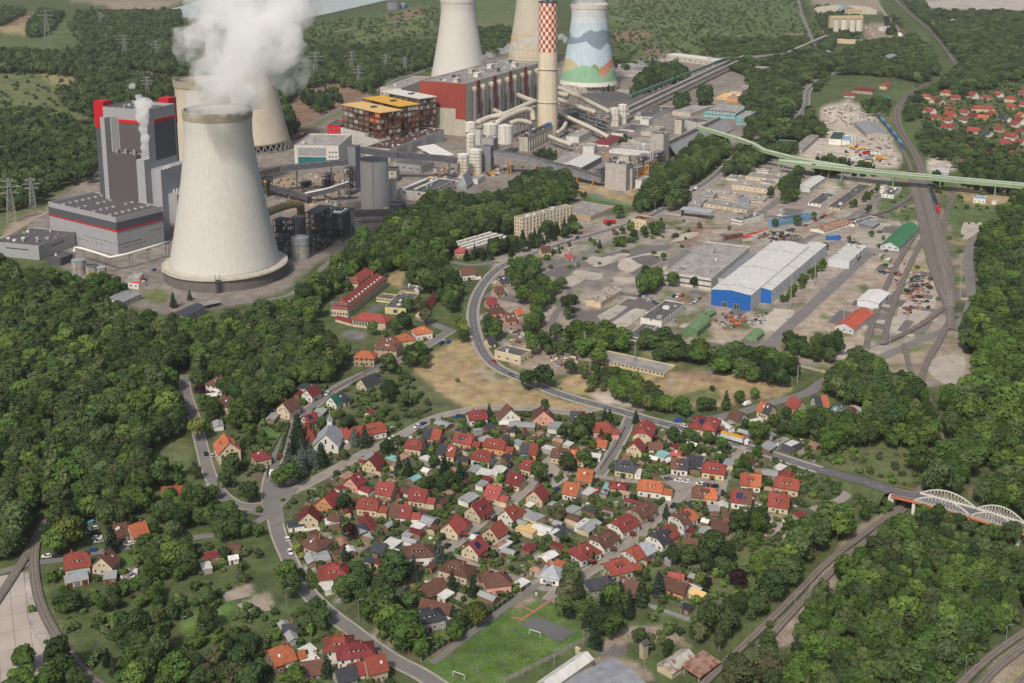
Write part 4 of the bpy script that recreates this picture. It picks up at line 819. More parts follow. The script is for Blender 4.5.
MB().box((-a*.1,b*.3,h+.8),(a*.8,3.5,1.6)).build('roof_light','white_metal',root);MB().box((-a*.05,-b*.05,h+.8),(a*.75,3,1.4)).build('roof_light','white_metal',root)
tank('b5',466,92,242,37,wall='silo_white',name='white_silo',cat='silo',label='left front of the three white silos',bands=6,group='white silos');tank('b5',545,62,215,42,wall='silo_white',name='white_silo',cat='silo',label='right and widest of the three white silos',bands=6,group='white silos');tank('b4',515,410,560,28,wall='silo_white',name='white_silo',cat='silo',label='slimmer white silo standing behind the other two',bands=5,group='white silos')
bld('grey_cone_house','','building','b5',(440,285),(490,300),(535,262),base=305,wall='galvanised',roof='grey_metal',kind='hip',rise=11,label='grey pyramid roofed housing at the foot of the white silos');bld('loading_block','','building','b5',(520,240),(560,252),(602,225),base=282,wall='panel_white',roof='light_bitumen',label='low white loading block at the foot of the widest white silo')
bld('grey_tower','','building','b4',(594,482),(642,490),(664,478),base=650,wall='mid_clad',roof='bitumen',label='dark grey windowless tower between the white silos and lattice bridge');bld('white_block','','building','b4',(505,375),(575,385),(610,370),base=480,wall='panel_white',roof='light_bitumen',clutter=3,label='white block behind the white silos')
bld('pale_tower','','building','b4',(595,430),(660,440),(690,425),base=520,wall='panel_grey',roof='steel_grey',clutter=4,label='pale grey block with pipes left of the drum filters')
# main red and white boiler house
root,a,b,h=bld('main_boiler_house','','power plant building','-',(422,80),(465.5,83.8),(540,63),base=136.5,wall='panel_beige',roof='light_bitumen',clutter=60,label='huge boiler house with oxide red end wall and rows of grey ducts',par=1)
panel(root,a,b,'W',0,1,h*.62,h,'oxide_red','red_cladding',.35);panel(root,a,b,'W',.3,1,h*.52,h*.62,'oxide_red','red_cladding',.35);panel(root,a,b,'W',.78,1,h*.32,h*.52,'oxide_red','red_cladding',.35)
for i in range(9):
 u=.05+.105*i
 if i%2:panel(root,a,b,'S',u-.02,u+.02,h*.35,h,'oxide_red','red_cladding',.3)
 (x,y),_=face_xy('S',a,b,u+.035,3.0);MB().cyl((0,0),2.3,4,h*.82,12).build('riser_duct','steel_grey',root,(x,y,0))
 v=MB();v.cyl((0,0),2.4,0,2.4,12,r2=3.0);v.lathe([(2.8,2.4),(2.8,4.6),(.8,6.4)],12);v.box((0,2.2,3.6),(4.0,4,3.2));v.build('elbow_hood','duct_beige',root,(x,y,h*.82))
 if i<8:(x,y),_=face_xy('S',a,b,u+.07,1.8);MB().cyl((0,0),1.5,3,h*.7,10).build('riser_duct','galvanised',root,(x,y,0))
for i in range(8):
 v=MB();v.box((0,0,2.2),(9,6,4.4));v.box((0,0,4.8),(10,7,.8));v.build('roof_house',['duct_beige','panel_grey','white_paint'][i%3],root,(-a/2+a*(i+.5)/8,(-.2+.35*(i%2))*b,h-1))
MB().box((0,-b/2-12,7),(a*.95,14,14)).build('annex','panel_beige',root)
# drum filters on legs
for i,(x,yt,yb,r) in enumerate(((515,335,400,38),(642,345,420,47),(736,355,480,48))):tank('b4',x,yt,yb+60,r,wall='silo_white',name='drum_filter',cat='filter',legs=12,label=['leftmost','middle','rightmost'][i]+' of three round white drum filters on legs before the red boiler house',group='drum filters')
for i,(pts,r) in enumerate((([(560,335,26),(640,300,28),(720,290,30),(830,240,32),(925,200,34)],3.4),([(685,335,26),(760,290,28),(860,250,30),(905,255,28),(915,320,16)],3.4),([(785,145,32),(860,180,32),(935,205,32)],3.2),([(580,215,20),(650,250,22),(715,280,24)],3.0),([(770,340,24),(830,320,26),(900,340,22)],3.0))):
 pipeline('flue_duct','thick beige flue duct','b4',pts,r,label=['beige flue duct leading from the left drum filter to the checked chimney','beige flue duct bending down beside the checked chimney','beige flue duct from the red boiler house to the chimney','short beige flue duct behind the drum filters','beige flue duct humped over the right drum filter'][i])
for i,(pts,r) in enumerate((([(118,112,30),(270,180,26),(440,268,20)],3.0),([(118,188,22),(230,230,22),(350,270,20)],3.0),([(110,268,16),(220,322,14),(340,375,10),(430,425,8)],2.6),([(60,425,10),(120,450,10),(200,478,8)],2.6),([(150,150,24),(185,165,24),(118,150,26)],3.6),([(110,400,7),(145,380,8),(165,340,12)],2.6))):
 pipeline('flue_duct','','b6',pts,r,label=['upper long beige duct running from the chimney to the twin silos','middle beige duct ending bluntly right of the checked chimney','lower beige duct running from the chimney to the maroon roof','beige duct at the very foot of the checked chimney','short stout elbow duct on the right flank of the chimney','curved small duct at the right foot of the chimney'][i])
root,a,b,h=bld('precipitator','','building','b4',(832,420),(880,430),(1040,350),base=520,wall='panel_beige',roof='steel_dark',clutter=30,label='beige precipitator with dark machinery on top left of the chimney foot')
q=random.Random(8)
for i in range(14):MB().box((0,0,1.6),(2.4,5,3.2)).build('transformer',q.choice(['steel_dark','steel_dark','crane_yellow','blue_clad']),root,(-a/2+a*(i+.5)/14,-b*.2,h))
for i in range(10):MB().box((0,0,h*.35),(1.2,.8,h*.7)).build('buttress','duct_beige',root,(-a/2+a*(i+.5)/10,-b/2-.4,0))
frame('pipe_bridge','','b6',(180,240),(210,262),(420,330),base=420,h=14,levels=3,nx=8,ny=2,fill_p=.4,seed=41,m='steel_grey',infill=['duct_beige','steel_grey','steel_green'],label='grey pipe and platform rack between the chimney and twin silos')
frame('pipe_bridge','','b6',(125,270),(160,285),(300,250),base=420,h=16,levels=4,nx=5,ny=2,fill_p=.4,seed=42,m='steel_grey',infill=['duct_beige','steel_grey'],label='grey steel rack under the middle beige duct')
tank('b6',476,245,360,31,wall='silo_white',name='twin_silo',cat='silo',label='left of the two beige twin silos right of the chimney',group='twin silos',bands=2);tank('b6',527,222,345,28,wall='silo_white',name='twin_silo',cat='silo',label='right of the two beige twin silos right of the chimney',group='twin silos',bands=2)
# works buildings, right half of the plant: (L, F, R, base, wall, roof, kind, clutter, label)
for L,F,R,bs,wl,rf,kd,cl,lb in (
((195,408),(248,428),(346,375),468,'panel_white','light_bitumen','flat',4,'long pale box left of the maroon roofed house'),
((280,480),(345,490),(365,470),540,'white_wall','light_bitumen','flat',2,'white house with round window left of the slanting covered belt'),
((100,590),(190,612),(300,545),630,'panel_grey','light_bitumen','shed',0,'grey lean-to roof beside the lattice conveyor bridge'),
((180,602),(265,622),(395,552),660,'steel_grey','white_metal','shed',0,'white single pitch roof open at the front beside the lattice conveyor bridge'),
((370,450),(440,478),(525,425),490,'white_wall','dark_red_tile','hip',0,'white house with a low maroon hipped roof in the works yard'),
((525,370),(600,385),(680,350),395,'panel_white','bitumen','flat',3,'dark flat roof behind the maroon roofed house'),
((465,395),(530,405),(560,385),425,'panel_white','bitumen','flat',0,'white shed with red gate right of the twin silos'),
((620,285),(700,300),(850,235),325,'panel_white','bitumen','flat',4,'broad dark flat roofed hall behind the works yard'),
((650,308),(695,318),(720,302),355,'white_wall','light_bitumen','flat',1,'white gatehouse with two red doors behind the works yard'),
((620,270),(645,275),(652,268),312,'panel_grey','light_bitumen','flat',0,'small pale cube left of the white gatehouse'),
((665,382),(720,398),(800,360),425,'panel_beige','light_bitumen','flat',5,'beige low block behind the tall square tower'),
((500,490),(690,520),(720,470),525,'panel_beige','light_bitumen','flat',8,'wide low grey roof left of the tall square tower'),
((560,445),(690,470),(700,440),480,'panel_beige','light_bitumen','flat',4,'second wide low grey roof left of the tall square tower'),
((440,512),(700,535),(710,520),552,'panel_white','white_metal','flat',0,'long white belt housing ending at the tall square tower'),
((515,545),(565,555),(580,540),600,'panel_beige','light_bitumen','flat',0,'beige cube in front of the long white belt housing'),
((870,310),(905,320),(925,305),410,'panel_beige','bitumen','flat',0,'narrow beige shaft at the left end of the white conveyor house'),
((900,310),(995,335),(1040,310),400,'panel_white','bitumen','flat',5,'white conveyor house where the pale green bridge starts'),
((870,255),(960,275),(1080,235),300,'panel_beige','light_bitumen','flat',5,'grey flat hall behind the white conveyor house'),
((480,145),(530,155),(570,135),165,'panel_white','light_bitumen','flat',0,'low white block right of the painted cooling tower'),
((130,100),(240,125),(260,110),160,'panel_beige','light_bitumen','flat',16,'beige low plant room between chimney and painted cooling tower'),
((480,20),(640,30),(650,5),45,'panel_beige','light_bitumen','flat',2,'low row of garages behind the painted cooling tower'),
((260,150),(430,205),(540,150),235,'dark_concrete','bitumen','flat',0,'wide dark coal yard roof below the painted cooling tower'),
):
 bld('works_building','','building','b6',L,F,R,base=bs,wall=wl,roof=rf,kind=kd,clutter=cl,label=lb,rise=3 if kd=='hip' else (2.5 if kd=='shed' else None),win=[('S',4,1,1.6,1.4,2,0)] if cl in (1,3,5) else ())
root,a,b,h=bld('square_tower','','transfer tower','b7',(385,83),(470,92),(500,78),base=272,wall=mat('beige_rib',(.40,.375,.345),kind='rib',orand=0),roof='bitumen',clutter=6,label='tall beige square tower with an oval opening beside the sloping glass roof')
root,a,b,h=bld('square_tower','','transfer tower','b7',(98,272),(232,285),(290,268),base=455,wall=mat('beige_rib',(.40,.375,.345),kind='rib',orand=0),roof='steel_dark',clutter=12,label='wide beige windowless block standing at the edge of the dry bank')
bld('lift_tower','','building','b7',(250,308),(270,312),(292,300),base=442,wall=mat('beige_rib',(.40,.375,.345),kind='rib'),roof='bitumen',label='narrow shaft right beside the wide beige windowless block');bld('white_block','','building','b7',(300,375),(330,385),(378,360),base=442,wall='panel_white',roof='light_bitumen',clutter=3,label='white cube with orange pipes right of the wide beige block')
bld('dark_block','','building','b7',(470,278),(515,290),(545,275),base=300,wall='white_wall',roof='bitumen',label='small white hut below the sloping glass roof')
for i,(x,y,bs) in enumerate(((300,300,385),(330,225,330),(370,260,330),(430,200,300),(60,300,400))):
 frame('yard_rack','steel rack with orange pipes','b7',(x-25,y),(x+5,y+10),(x+50,y-8),base=bs,levels=4,nx=3,ny=2,fill_p=.5,seed=60+i,m=['crane_yellow','steel_dark','crane_yellow','steel_dark','steel_grey'][i],infill=['steel_dark','steel_grey','galvanised'],deck='steel_grey')
# coal bunker with long sloping glass roof
root,a,b,h=bld('coal_bunker','','building','b7',(462,148),(503,162),(852,-8),base=240,wall='panel_grey',roof='bitumen',label='long coal bunker hall with sloping grey glass side')
mb=MB();mb.add([(-a/2,-b/2-13,2),(a/2,-b/2-13,2),(a/2,-b/2-.1,h-.6),(-a/2,-b/2-.1,h-.6),(-a/2,-b/2-13,0),(a/2,-b/2-13,0)],[(0,1,2,3),(4,5,1,0),(4,0,3),(5,2,1)]);mb.build('sloping_glazing',mat('sooty_glass',(.27,.27,.28),kind='panel',k=1.6,rough=.5,orand=0),root)
MB().box((0,0,h+1.2),(a*.98,b*.3,2.4)).build('roof_gallery','light_bitumen',root)
gallery('conveyor_bridge','pale green elevated conveyor bridge leaving the white conveyor house','b7',[(685,45,22),(940,120,17),(1040,155,16),(470,5,16,'b8'),(700,62,14,'b8'),(1000,110,13,'b8'),(60,630,12,'D'),(200,650,12,'D')],5,3.0,m='leaf_green_paint',roofm=mat('pale_green_roof',(.42,.48,.36)),legm='leaf_green_paint',trussm='leaf_green_paint')
for k,(w,off) in enumerate(((4,0),(4,8))):
 gallery('conveyor_bridge',['pale green conveyor bridge crossing over the railway yard, nearer track','pale green conveyor bridge crossing over the railway yard, farther track'][k],'-',[(812,166-off*.25,12),(874,173-off*.25,12),(914,177-off*.25,12),(1024,187-off*.25,12),(1200,200-off*.25,12)],w,3,m='leaf_green_paint',roofm=mat('pale_green_roof',(.42,.48,.36)),legm='leaf_green_paint',trussm='leaf_green_paint',legstep=40)
# long belts to the silo works in the distance
for k,(p,q,w) in enumerate((((455,425),(868,232),5),((470,375),(860,222),2.5),((458,445),(905,232),5))):
 gallery('conveyor_bridge',['middle one of three parallel belts rising towards the white hall','teal railed belt, farthest of three parallel belts','nearest one of three parallel belts rising towards the white hall'][k],'C',[(p[0],p[1],9),(q[0],q[1],9)],w,3,m='duct_beige' if k!=1 else 'steel_green',roofm='light_bitumen' if k!=1 else 'steel_green',legm='steel_grey',legstep=25,trussm='steel_grey')
gallery('conveyor_bridge','beige belt bridge leading to the distant orange silo works','D',[(-220,232,9,'D'),(-100,228,9,'D'),(78,212,10),(245,140,14)],6,3,m='duct_beige',roofm='light_bitumen',legm='steel_grey')
bld('white_hall','','hall','C',(613,214),(798,238),(840,231),base=258,wall='panel_beige',roof='white_metal',kind='gable',rise=1.5,label='long cream hall standing alone before the green heath',win=[('W',9,1,5,2,3,0)])
bld('teal_building','','building','C',(778,425),(880,445),(935,415),base=465,wall='teal_wall',roof='light_bitumen',clutter=6,label='pale teal office building, the lower of two',win=[('W',9,2,3,2,3,5)]);bld('teal_building','','building','C',(890,450),(925,458),(962,435),base=490,wall='teal_wall',roof='light_bitumen',clutter=3,label='pale teal office building, the cube shaped one',win=[('W',4,2,2,1.6,3,4)])
for L,F,R,bs,wl,rf,kd,lb in (
((820,370),(850,380),(880,365),392,'beige_silo','straw_roof','flat','ochre tank block left in the small depot'),((870,350),(905,358),(948,335),378,'beige_silo','light_bitumen','flat','ochre and white block right in the small depot'),((860,375),(890,385),(915,370),400,'orange_wall','light_bitumen','flat','orange block in front in the small depot'),
((880,225),(990,232),(1015,222),248,'panel_beige','light_bitumen','flat','low beige hall at the end of the long belts'),((560,235),(600,242),(640,235),262,'panel_beige','light_bitumen','flat','low beige store left of the long cream hall'),((940,268),(1015,275),(1040,262),290,'panel_beige','light_bitumen','flat','beige store among trees right of the depot'),((410,360),(460,368),(480,355),380,'white_wall','light_bitumen','flat','small white house at the foot of the painted cooling tower'),
((420,250),(490,262),(500,250),282,'panel_grey','light_bitumen','flat','grey row behind the painted cooling tower')):
 bld('depot_building','','building','C',L,F,R,base=bs,wall=wl,roof=rf,kind=kd,label=lb,clutter=2)
# distant silo works
for i,x in enumerate((282,312,345,370)):tank('D',x,75,132,11,wall='silo_white',name='far_silo',cat='silo',label=['first','second','third','fourth'][i]+' from the left of four white silos in the distant orange works',group='distant silos',cone=False)
for L,F,R,bs,wl,rf,kd,lb in (((256,62),(262,64),(388,62),122,'beige_silo','straw_roof','flat','ochre bunker block behind the four distant silos'),((322,35),(328,37),(385,35),66,'beige_silo','straw_roof','flat','orange top house over the distant silos'),((240,150),(250,153),(385,158),168,'beige_silo','straw_roof','flat','long ochre office below the distant silos'),((155,203),(165,206),(208,204),216,'grey_wall','light_bitumen','flat','small grey shed below the belt bridge'),((222,202),(232,206),(262,204),222,'grey_wall','grey_metal','arch','round roofed shed right of the belt bridge'),((460,104),(468,107),(505,104),122,'white_wall','light_bitumen','flat','small white house beside the distant lane'),((655,88),(662,91),(728,92),110,'cream_wall','light_bitumen','flat','cream factory in the far woods'),((520,125),(540,130),(550,122),142,'white_wall','red_tile','gable','white house with red roof beside the distant lane'),((442,228),(470,234),(520,216),244,'panel_grey','grey_metal','gable','grey corrugated hall among the trees'),((498,234),(520,239),(560,220),248,'panel_grey','light_bitumen','flat','pale flat hall beside the corrugated hall')):
 bld('distant_building','','building','D',L,F,R,base=bs,wall=wl,roof=rf,kind=kd,label=lb,clutter=1,rise=2.5)
tank('D',737,76,106,8,wall='beige_silo',name='far_silo',cat='silo',label='single cream silo beside the factory in the far woods')
bld('arched_store','','hall','D',(195,34),(205,40),(440,42),h=9,wall='panel_beige',roof=mat('pale_teal_roof',(.24,.30,.28)),kind='arch',rise=10,label='huge low domed store behind the distant silos',axis='y')
bld('tin_hall','','hall','D',(352,478),(400,522),(478,515),base=538,wall='grey_wall',roof='grey_metal',kind='gable',rise=2.5,axis='y',label='wide grey ribbed hall in the middle of the far gravel yard')
bld('yard_workshop','','building','D',(256,538),(302,545),(318,515),base=566,wall='white_wall',roof='dark_green_roof',label='white workshop with dark green flat roof in the far gravel yard');bld('yard_office','','building','D',(306,545),(335,550),(346,530),base=568,wall='white_wall',roof='blue_wall',label='white workshop annex with blue grey roof in the far gravel yard')
for i,x in enumerate((345,358)):tank('D',x,528,566,6,wall='silo_white',label=['left','right'][i]+' one of two white upright tanks beside the dark green roofed workshop',name='storage_tank')
bld('long_shed','','shed','D',(130,562),(150,585),(215,528),base=600,wall='grey_wall',roof='light_bitumen',label='long grey roofed shed left of the far gravel yard');bld('long_shed','','shed','D',(30,568),(90,582),(128,550),base=596,wall='grey_wall',roof='dark_green_roof',label='dull green roofed shed beside the pale green bridge')
# reservoir
NROAD[0]+=1
mb=MB();q=[P(*p) for p in ((150,14),(180,7),(230,-8),(430,-30),(400,0),(386,1),(330,14),(300,20),(240,24),(165,16))];mb.add([(p.x,p.y,1.2) for p in q],[tuple(range(len(q)))]);o=mb.build('water',mat('reservoir_water',(.36,.43,.41),rough=.6,scale=.02,orand=0,var=.1));o.data.flip_normals() if o.data.polygons[0].normal.z<0 else 0;struct(o)
mb=MB()
for a,b in zip(q[3:],q[4:]+q[:1]):mb.bar(a+Vector((0,0,.8)),b+Vector((0,0,.8)),9,2.2)
struct(mb.build('embankment','dark_concrete'))
tank('B',540,8,38,27,wall='mid_clad',name='round_tank',cat='tank',label='dark round tank on the reservoir bank',cone=False)
bld('pump_house','','building','B',(565,14),(580,18),(596,12),base=35,wall='blue_wall',roof='light_bitumen',label='pale blue pump house beside the dark round tank')
# ---------------- industrial estate ----------------
bld('blue_hall','','hall','-',(709.8,290.6),(751,295.5),(809,246),base=311.5,wall=mat('white_rib',(.56,.58,.60),kind='rib',var=.06),wallW='blue_clad',roof='white_metal',kind='gable',rise=1.6,axis='x',label='large white hall with bright blue front wall, left nave',ov=.15,win=[('W',2,1,3.6,3.8,.1,0,.2,.8)])
bld('blue_hall','','hall','-',(757,284.5),(771.7,290.6),(826.7,244.6),base=304,wall=mat('white_rib',(.56,.58,.60),kind='rib',var=.06),wallW='blue_clad',roof='white_metal',kind='gable',rise=1.0,axis='x',label='right nave of the large hall, long pale side wall and blue front',ov=.15,win=[('S',16,1,3,1.2,5.5,0)])
for r_ in [o for o in COL.objects if o.name.startswith('blue_hall')]:
 w_=[c for c in r_.children if c.name.startswith('roof')][0];X=[v.co.x for v in w_.data.vertices];Y=[v.co.y for v in w_.data.vertices];Zm=max(v.co.z for v in w_.data.vertices);Ze=min(v.co.z for v in w_.data.vertices);yy=max(Y);sl_=math.atan((Zm-Ze-.25)/yy)
 for k in range(8):
  for s in (-1,1):
   o=MB().box((0,0,0),(.35,yy*.86,.16)).build('roof_ridge_vent' if k%3==0 else 'rooflight',MATS['white_rib'] if k%3 else 'steel_grey',r_,(min(X)+(max(X)-min(X))*(k+.7)/8.4,s*yy*.5,(Zm+Ze)/2+.25));o.rotation_euler=(-s*sl_,0,0)
root,a,b,h=bld('factory_hall','','hall','G',(598,402),(786,424),(936,300),base=470,wall='panel_white',roof='light_bitumen',clutter=10,label='broad grey flat roofed factory left of the blue hall',win=[('W',9,2,4.2,1.4,2,4),('S',12,1,3.4,1.4,4,0)])
MB().box((a*.08,-b/2-3,2.4),(a*.8,6,4.8)).build('side_aisle','panel_white',root);MB().box((a*.08,-b/2-3,4.9),(a*.8,6.4,.3)).build('aisle_roof','grey_metal',root)
for nm,t,L,F,R,bs,wl,rf,kd,rise,win,lb in (
('white_hall','H',(248,349),(333,358),(403,298),387,'white_rib','white_metal','flat',0,[('S',1,1,12,3,.3,0,.2,.9),('S',3,1,3,2.8,4,0,.3,.9)],'white box shaped hall right of the blue hall'),
('white_hall','H',(360,512),(447,522),(492,480),546,'white_rib','white_metal','gable',1.2,[('S',2,1,4,2.5,.5,0)],'white hall standing behind the red roofed barn'),
('red_roofed_barn','H',(275,610),(350,622),(429,560),643,'white_rib','red_roof_metal','gable',3.0,[('W',3,1,1.4,1.2,1.5,0)],'white barn with faded red metal roof beside the sidings'),
('green_roofed_hall','H',(457,292),(527,304),(608,224),318,'white_rib','green_roof','gable',4.0,[('W',3,1,2,1.2,1.5,0)],'white hall with bright green roof beside the sidings'),
('rusty_shed','H',(198,222),(236,240),(345,205),250,'white_wall','rusty_roof','gable',1.6,[('S',8,1,2,1.2,1.4,0)],'long white shed with rust brown roof'),
('long_shed','H',(330,205),(352,212),(442,184),222,'white_wall','bitumen','flat',0,[('S',8,1,2,1.2,1.2,0)],'dark roofed shed continuing the rust brown roof'),
('grey_canopy','H',(375,212),(425,222),(452,205),232,'steel_grey','grey_metal','shed',1,[],'pale grey lean-to beside the scrap yard'),
('blue_office','H',(20,192),(45,200),(185,172),224,'sky_blue','bitumen','flat',0,[('S',9,1,3.4,1.4,1.4,0)],'light blue office bungalow with dark roof'),
('white_warehouse','H',(136,62),(180,70),(238,30),88,'white_rib','white_metal','gable',1.6,[('S',6,1,2,1.2,2,0)],'white gabled warehouse right of the barracks'),
('dark_shed','H',(177,124),(222,134),(281,92),144,'white_wall','bitumen','flat',0,[('W',3,1,1.6,1.2,1.2,0)],'dark flat roofed shed below the white gabled warehouse'),
('long_shed','H',(248,142),(296,150),(420,58),160,'cream_wall','bitumen','flat',0,[('W',3,1,1.6,1.2,1.2,0)],'very long dark roofed shed reaching towards the green bridge'),
('signal_house','H',(458,93),(506,98),(538,70),112,'white_wall','bitumen','flat',0,[('W',3,1,1.4,1.2,1.2,0)],'white railway house with dark roof at the head of the yard'),('signal_tower','H',(455,62),(470,65),(482,60),92,'white_wall','light_bitumen','flat',0,[('W',2,1,1.2,1.2,4,0)],'white tower attached beside the railway house'),
('small_white_hut','H',(817,110),(866,114),(872,104),132,'white_wall','sky_blue','flat',0,[('W',3,1,1.2,1.2,1.2,0)],'white hut with light blue roof edge right of the yard'),('small_white_hut','H',(890,122),(908,125),(912,120),133,'white_wall','light_bitumen','flat',0,[],'tiny white hut standing right of the light blue edged hut'),
('yard_office','H',(428,336),(455,340),(470,325),349,'grey_wall','light_bitumen','flat',0,[('W',2,1,1.2,1,1.2,0)],'grey yard office below the green roofed hall'),('yard_cabin','H',(465,350),(488,354),(500,342),364,'leaf_green_paint','white_metal','flat',0,[],'small green cabin below the green roofed hall'),('red_clad_hut','H',(87,235),(112,240),(124,230),252,'white_wall','grey_tile','hip',1.4,[],'small white hut with dark hipped roof behind the blue hall'),('grey_shed','H',(85,272),(130,282),(160,268),300,'grey_wall','bitumen','flat',0,[],'dark roofed outbuilding touching the back of the blue hall'),
('flat_store','G',(222,142),(314,180),(412,142),200,'stone_wall','light_bitumen','flat',0,[('S',6,1,2.4,1.4,1.4,0)],'wide pale flat roofed store right of the apartment block'),
('cream_villa','G',(478,188),(531,196),(553,183),238,'cream_wall','dark_red_tile','flat',0,[('W',4,2,1.2,1.4,1.5,3.3),('S',2,2,1.2,1.4,1.5,3.3)],'three storey cream house with red roof standing alone by the main road'),
('works_office','G',(515,572),(592,590),(686,520),618,'white_wall','bitumen','flat',0,[('S',9,2,1.6,1.4,1.3,3.1),('W',1,1,2,1.4,4,0)],'white two storey works office with dark roof'),
('works_annex','G',(463,642),(516,658),(580,606),674,'white_wall','bitumen','flat',0,[('W',1,1,2.5,1.6,1,0)],'lower white annex in front of the two storey works office'),
('rusty_store','G',(312,497),(354,517),(436,468),540,'cream_wall','rusty_metal','gable',1.5,[('S',5,1,1.4,1.2,1.2,0)],'cream store with rust stained pale roof'),
('green_vault','G',(684,622),(730,636),(784,590),656,'olive_metal','olive_metal','arch',3,[],'olive green barrel roofed shed beside the excavators'),('green_vault','G',(762,560),(780,566),(805,552),575,'olive_metal','olive_metal','gable',1,[],'small olive green shed behind the barrel roofed one'),('green_vault','G',(925,648),(965,658),(992,634),668,'olive_metal','olive_metal','arch',2,[],'low olive green vault at the right edge of the machine yard'),
('yellow_barrack','K',(332,72),(600,132),(652,100),142,'yellow_wall','light_bitumen','flat',0,[('W',18,1,1.6,1.3,1.3,0)],'long low yellow barrack with grey roof above the dry field'),('roadside_workshop','K',(-60,40),(42,64),(86,42),98,'cream_wall','bitumen','flat',0,[('S',3,1,2,1.4,1.5,0),('W',3,1,2,1.4,1.5,0)],'cream workshop with dark roof in the bend of the main road'),
('grey_store','G',(600,375),(620,380),(628,372),392,'cream_wall','light_bitumen','flat',0,[],'tiny cream kiosk left of the broad grey factory'),
):
 root,a,b,h=bld(nm,'','building',t,L,F,R,base=bs,wall=wl if wl!='white_rib' else MATS['white_rib'],roof=rf,kind=kd,rise=rise or None,win=win,label=lb,clutter=3 if kd=='flat' else 0,axis='x' if nm in ('red_roofed_barn','green_roofed_hall','white_hall','green_vault','rusty_store','rusty_shed','white_warehouse') else None)
# barracks quarter
for i,(L,F,R,bs,wl,lb) in enumerate((((86,342),(362,385),(408,350),405,'cream_wall','front row of the pale barracks, longest and lowest'),((176,280),(302,298),(335,278),318,'cream_wall','short barrack in the second row behind the longest one'),((385,312),(468,322),(492,298),340,'cream_wall','short barrack right of the small grey roofed one'),((268,222),(497,252),(535,222),278,'cream_wall','barrack in the middle row with yellow gate end'),((356,168),(618,192),(650,165),214,'cream_wall','barrack in the back row with shaded windows'),((450,195),(516,205),(530,192),220,'white_wall','white short barrack between middle and back rows'),((68,282),(150,292),(175,270),318,'grey_wall','grey barrack at the left end of the second row'),((0,330),(70,345),(110,310),372,'grey_wall','grey barrack at the left end of the front row'),((262,438),(325,452),(470,412),480,'white_wall','dark roofed white barrack beside the light blue office'),((385,125),(500,132),(505,122),150,'white_wall','small white house with red roof behind the barracks'),((230,175),(300,182),(330,165),196,'white_wall','white hut at the top left of the barracks'),((560,398),(590,404),(606,392),420,'white_wall','small white house right of the dark roofed barrack'),((612,512),(655,520),(678,505),540,'white_wall','small white gatehouse behind the light blue office'))):
 bld('barrack','','building','b8',L,F,R,base=bs,wall=wl,roof='light_bitumen' if i!=8 else 'bitumen',par=.12,clutter=8,win=[('W',max(2,len(lb)//6),1,1.5,1.2,1.3,0),('S',4,1,1.5,1.2,1.3,0)],label=lb,group='barracks quarter' if i<9 else None)
bld('grey_container_hall','','building','b8',(298,335),(372,345),(386,310),base=352,wall='galvanised',roof='grey_metal',kind='gable',rise=.8,label='small grey metal hall standing between barrack rows')
bld('bus_canopy','','canopy','b8',(-60,380),(132,400),(156,385),base=450,wall='steel_grey',roof=mat('canopy_blue_grey',(.32,.36,.40)),open_=True,label='open blue grey canopy on posts in front of the barracks')
root,a,b,h=bld('apartment_block','','apartment block','G',(12,182),(48,189),(246,140),base=262,wall='cream_wall',roof='light_bitumen',clutter=8,label='long five storey cream apartment block',win=[('S',15,5,1.7,1.5,1.4,3.1),('W',3,5,1.5,1.5,1.4,3.1)])
for i in range(14):MB().box((0,0,h/2),(.5,.3,h-.5)).build('pilaster','white_wall',root,(-a/2+a*(i+1)/15,-b/2-.15,0))
# garages with striped roofs
root,a,b,h=bld('garage_row','','garage','F',(765,284),(835,312),(1002,262),base=332,wall='grey_wall',roof='bitumen',label='garage block with white stripes on its roof')
for i in range(4):
 for j in range(3):MB().box((0,0,.6),(a*.29,2.4,1.2)).build('roof_light','white_paint',root,(-a/2+a*(j+.5)/3,-b/2+b*(i+.5)/4,h-.3))
# school
root,a,b,h=bld('school','','school','c1',(204,300),(304,316),(556,116),base=367,wall='cream_wall',roof='red_tile',kind='hip',rise=5.5,axis='x',label='long three storey school with red hipped roof and white dormers',win=[('S',24,3,1.4,1.6,1.4,3.6),('W',6,3,1.4,1.6,1.4,3.6)])
for i in range(11):v=MB().box((0,0,.55),(1.3,2.2,1.1));v.box((0,-.1,1.2),(1.6,2.5,.15));v.build('dormer','white_paint',root,(-a/2+a*(i+1.6)/13,-b*.29,h+1.7))
for u in (-.42,0,.35):MB().box((0,0,1.6),(1,1,3.2)).build('chimney','chimney_brick',root,(a*u,1,h+4))
bld('school_wing','','school','c1',(310,132),(372,152),(470,75),base=192,wall='cream_wall',roof='red_tile',kind='hip',rise=4.5,axis='x',label='short back wing of the school with red roof',win=[('W',4,3,1.4,1.6,1.2,3.4)])
bld('gymnasium','','school','c1',(334,378),(545,404),(580,372),base=452,wall='cream_wall',roof='red_tile',kind='hip',rise=4,axis='y',label='cream gymnasium with tall windows in front of the school',win=[('W',6,1,1.8,3.4,1.6,0,.02,.55)]);bld('school_passage','','school','c1',(225,372),(330,402),(345,385),base=415,wall='cream_wall',roof='dark_red_tile',kind='gable',rise=1.2,axis='y',label='low dark red roofed passage left of the gymnasium')
bld('yellow_hall','','hall','c1',(543,300),(674,310),(762,212),base=352,wall='yellow_wall',roof='bitumen',label='pale yellow hall with dark flat roof right of the school',win=[('W',1,1,3,2.6,1,0),('S',5,1,2,1.4,1.8,0)],clutter=4);bld('yellow_annex','','hall','c1',(487,240),(587,252),(620,222),base=278,wall='yellow_wall',roof='bitumen',label='yellow low link building beside the school',win=[('W',6,1,1.6,1.3,1.3,0)])
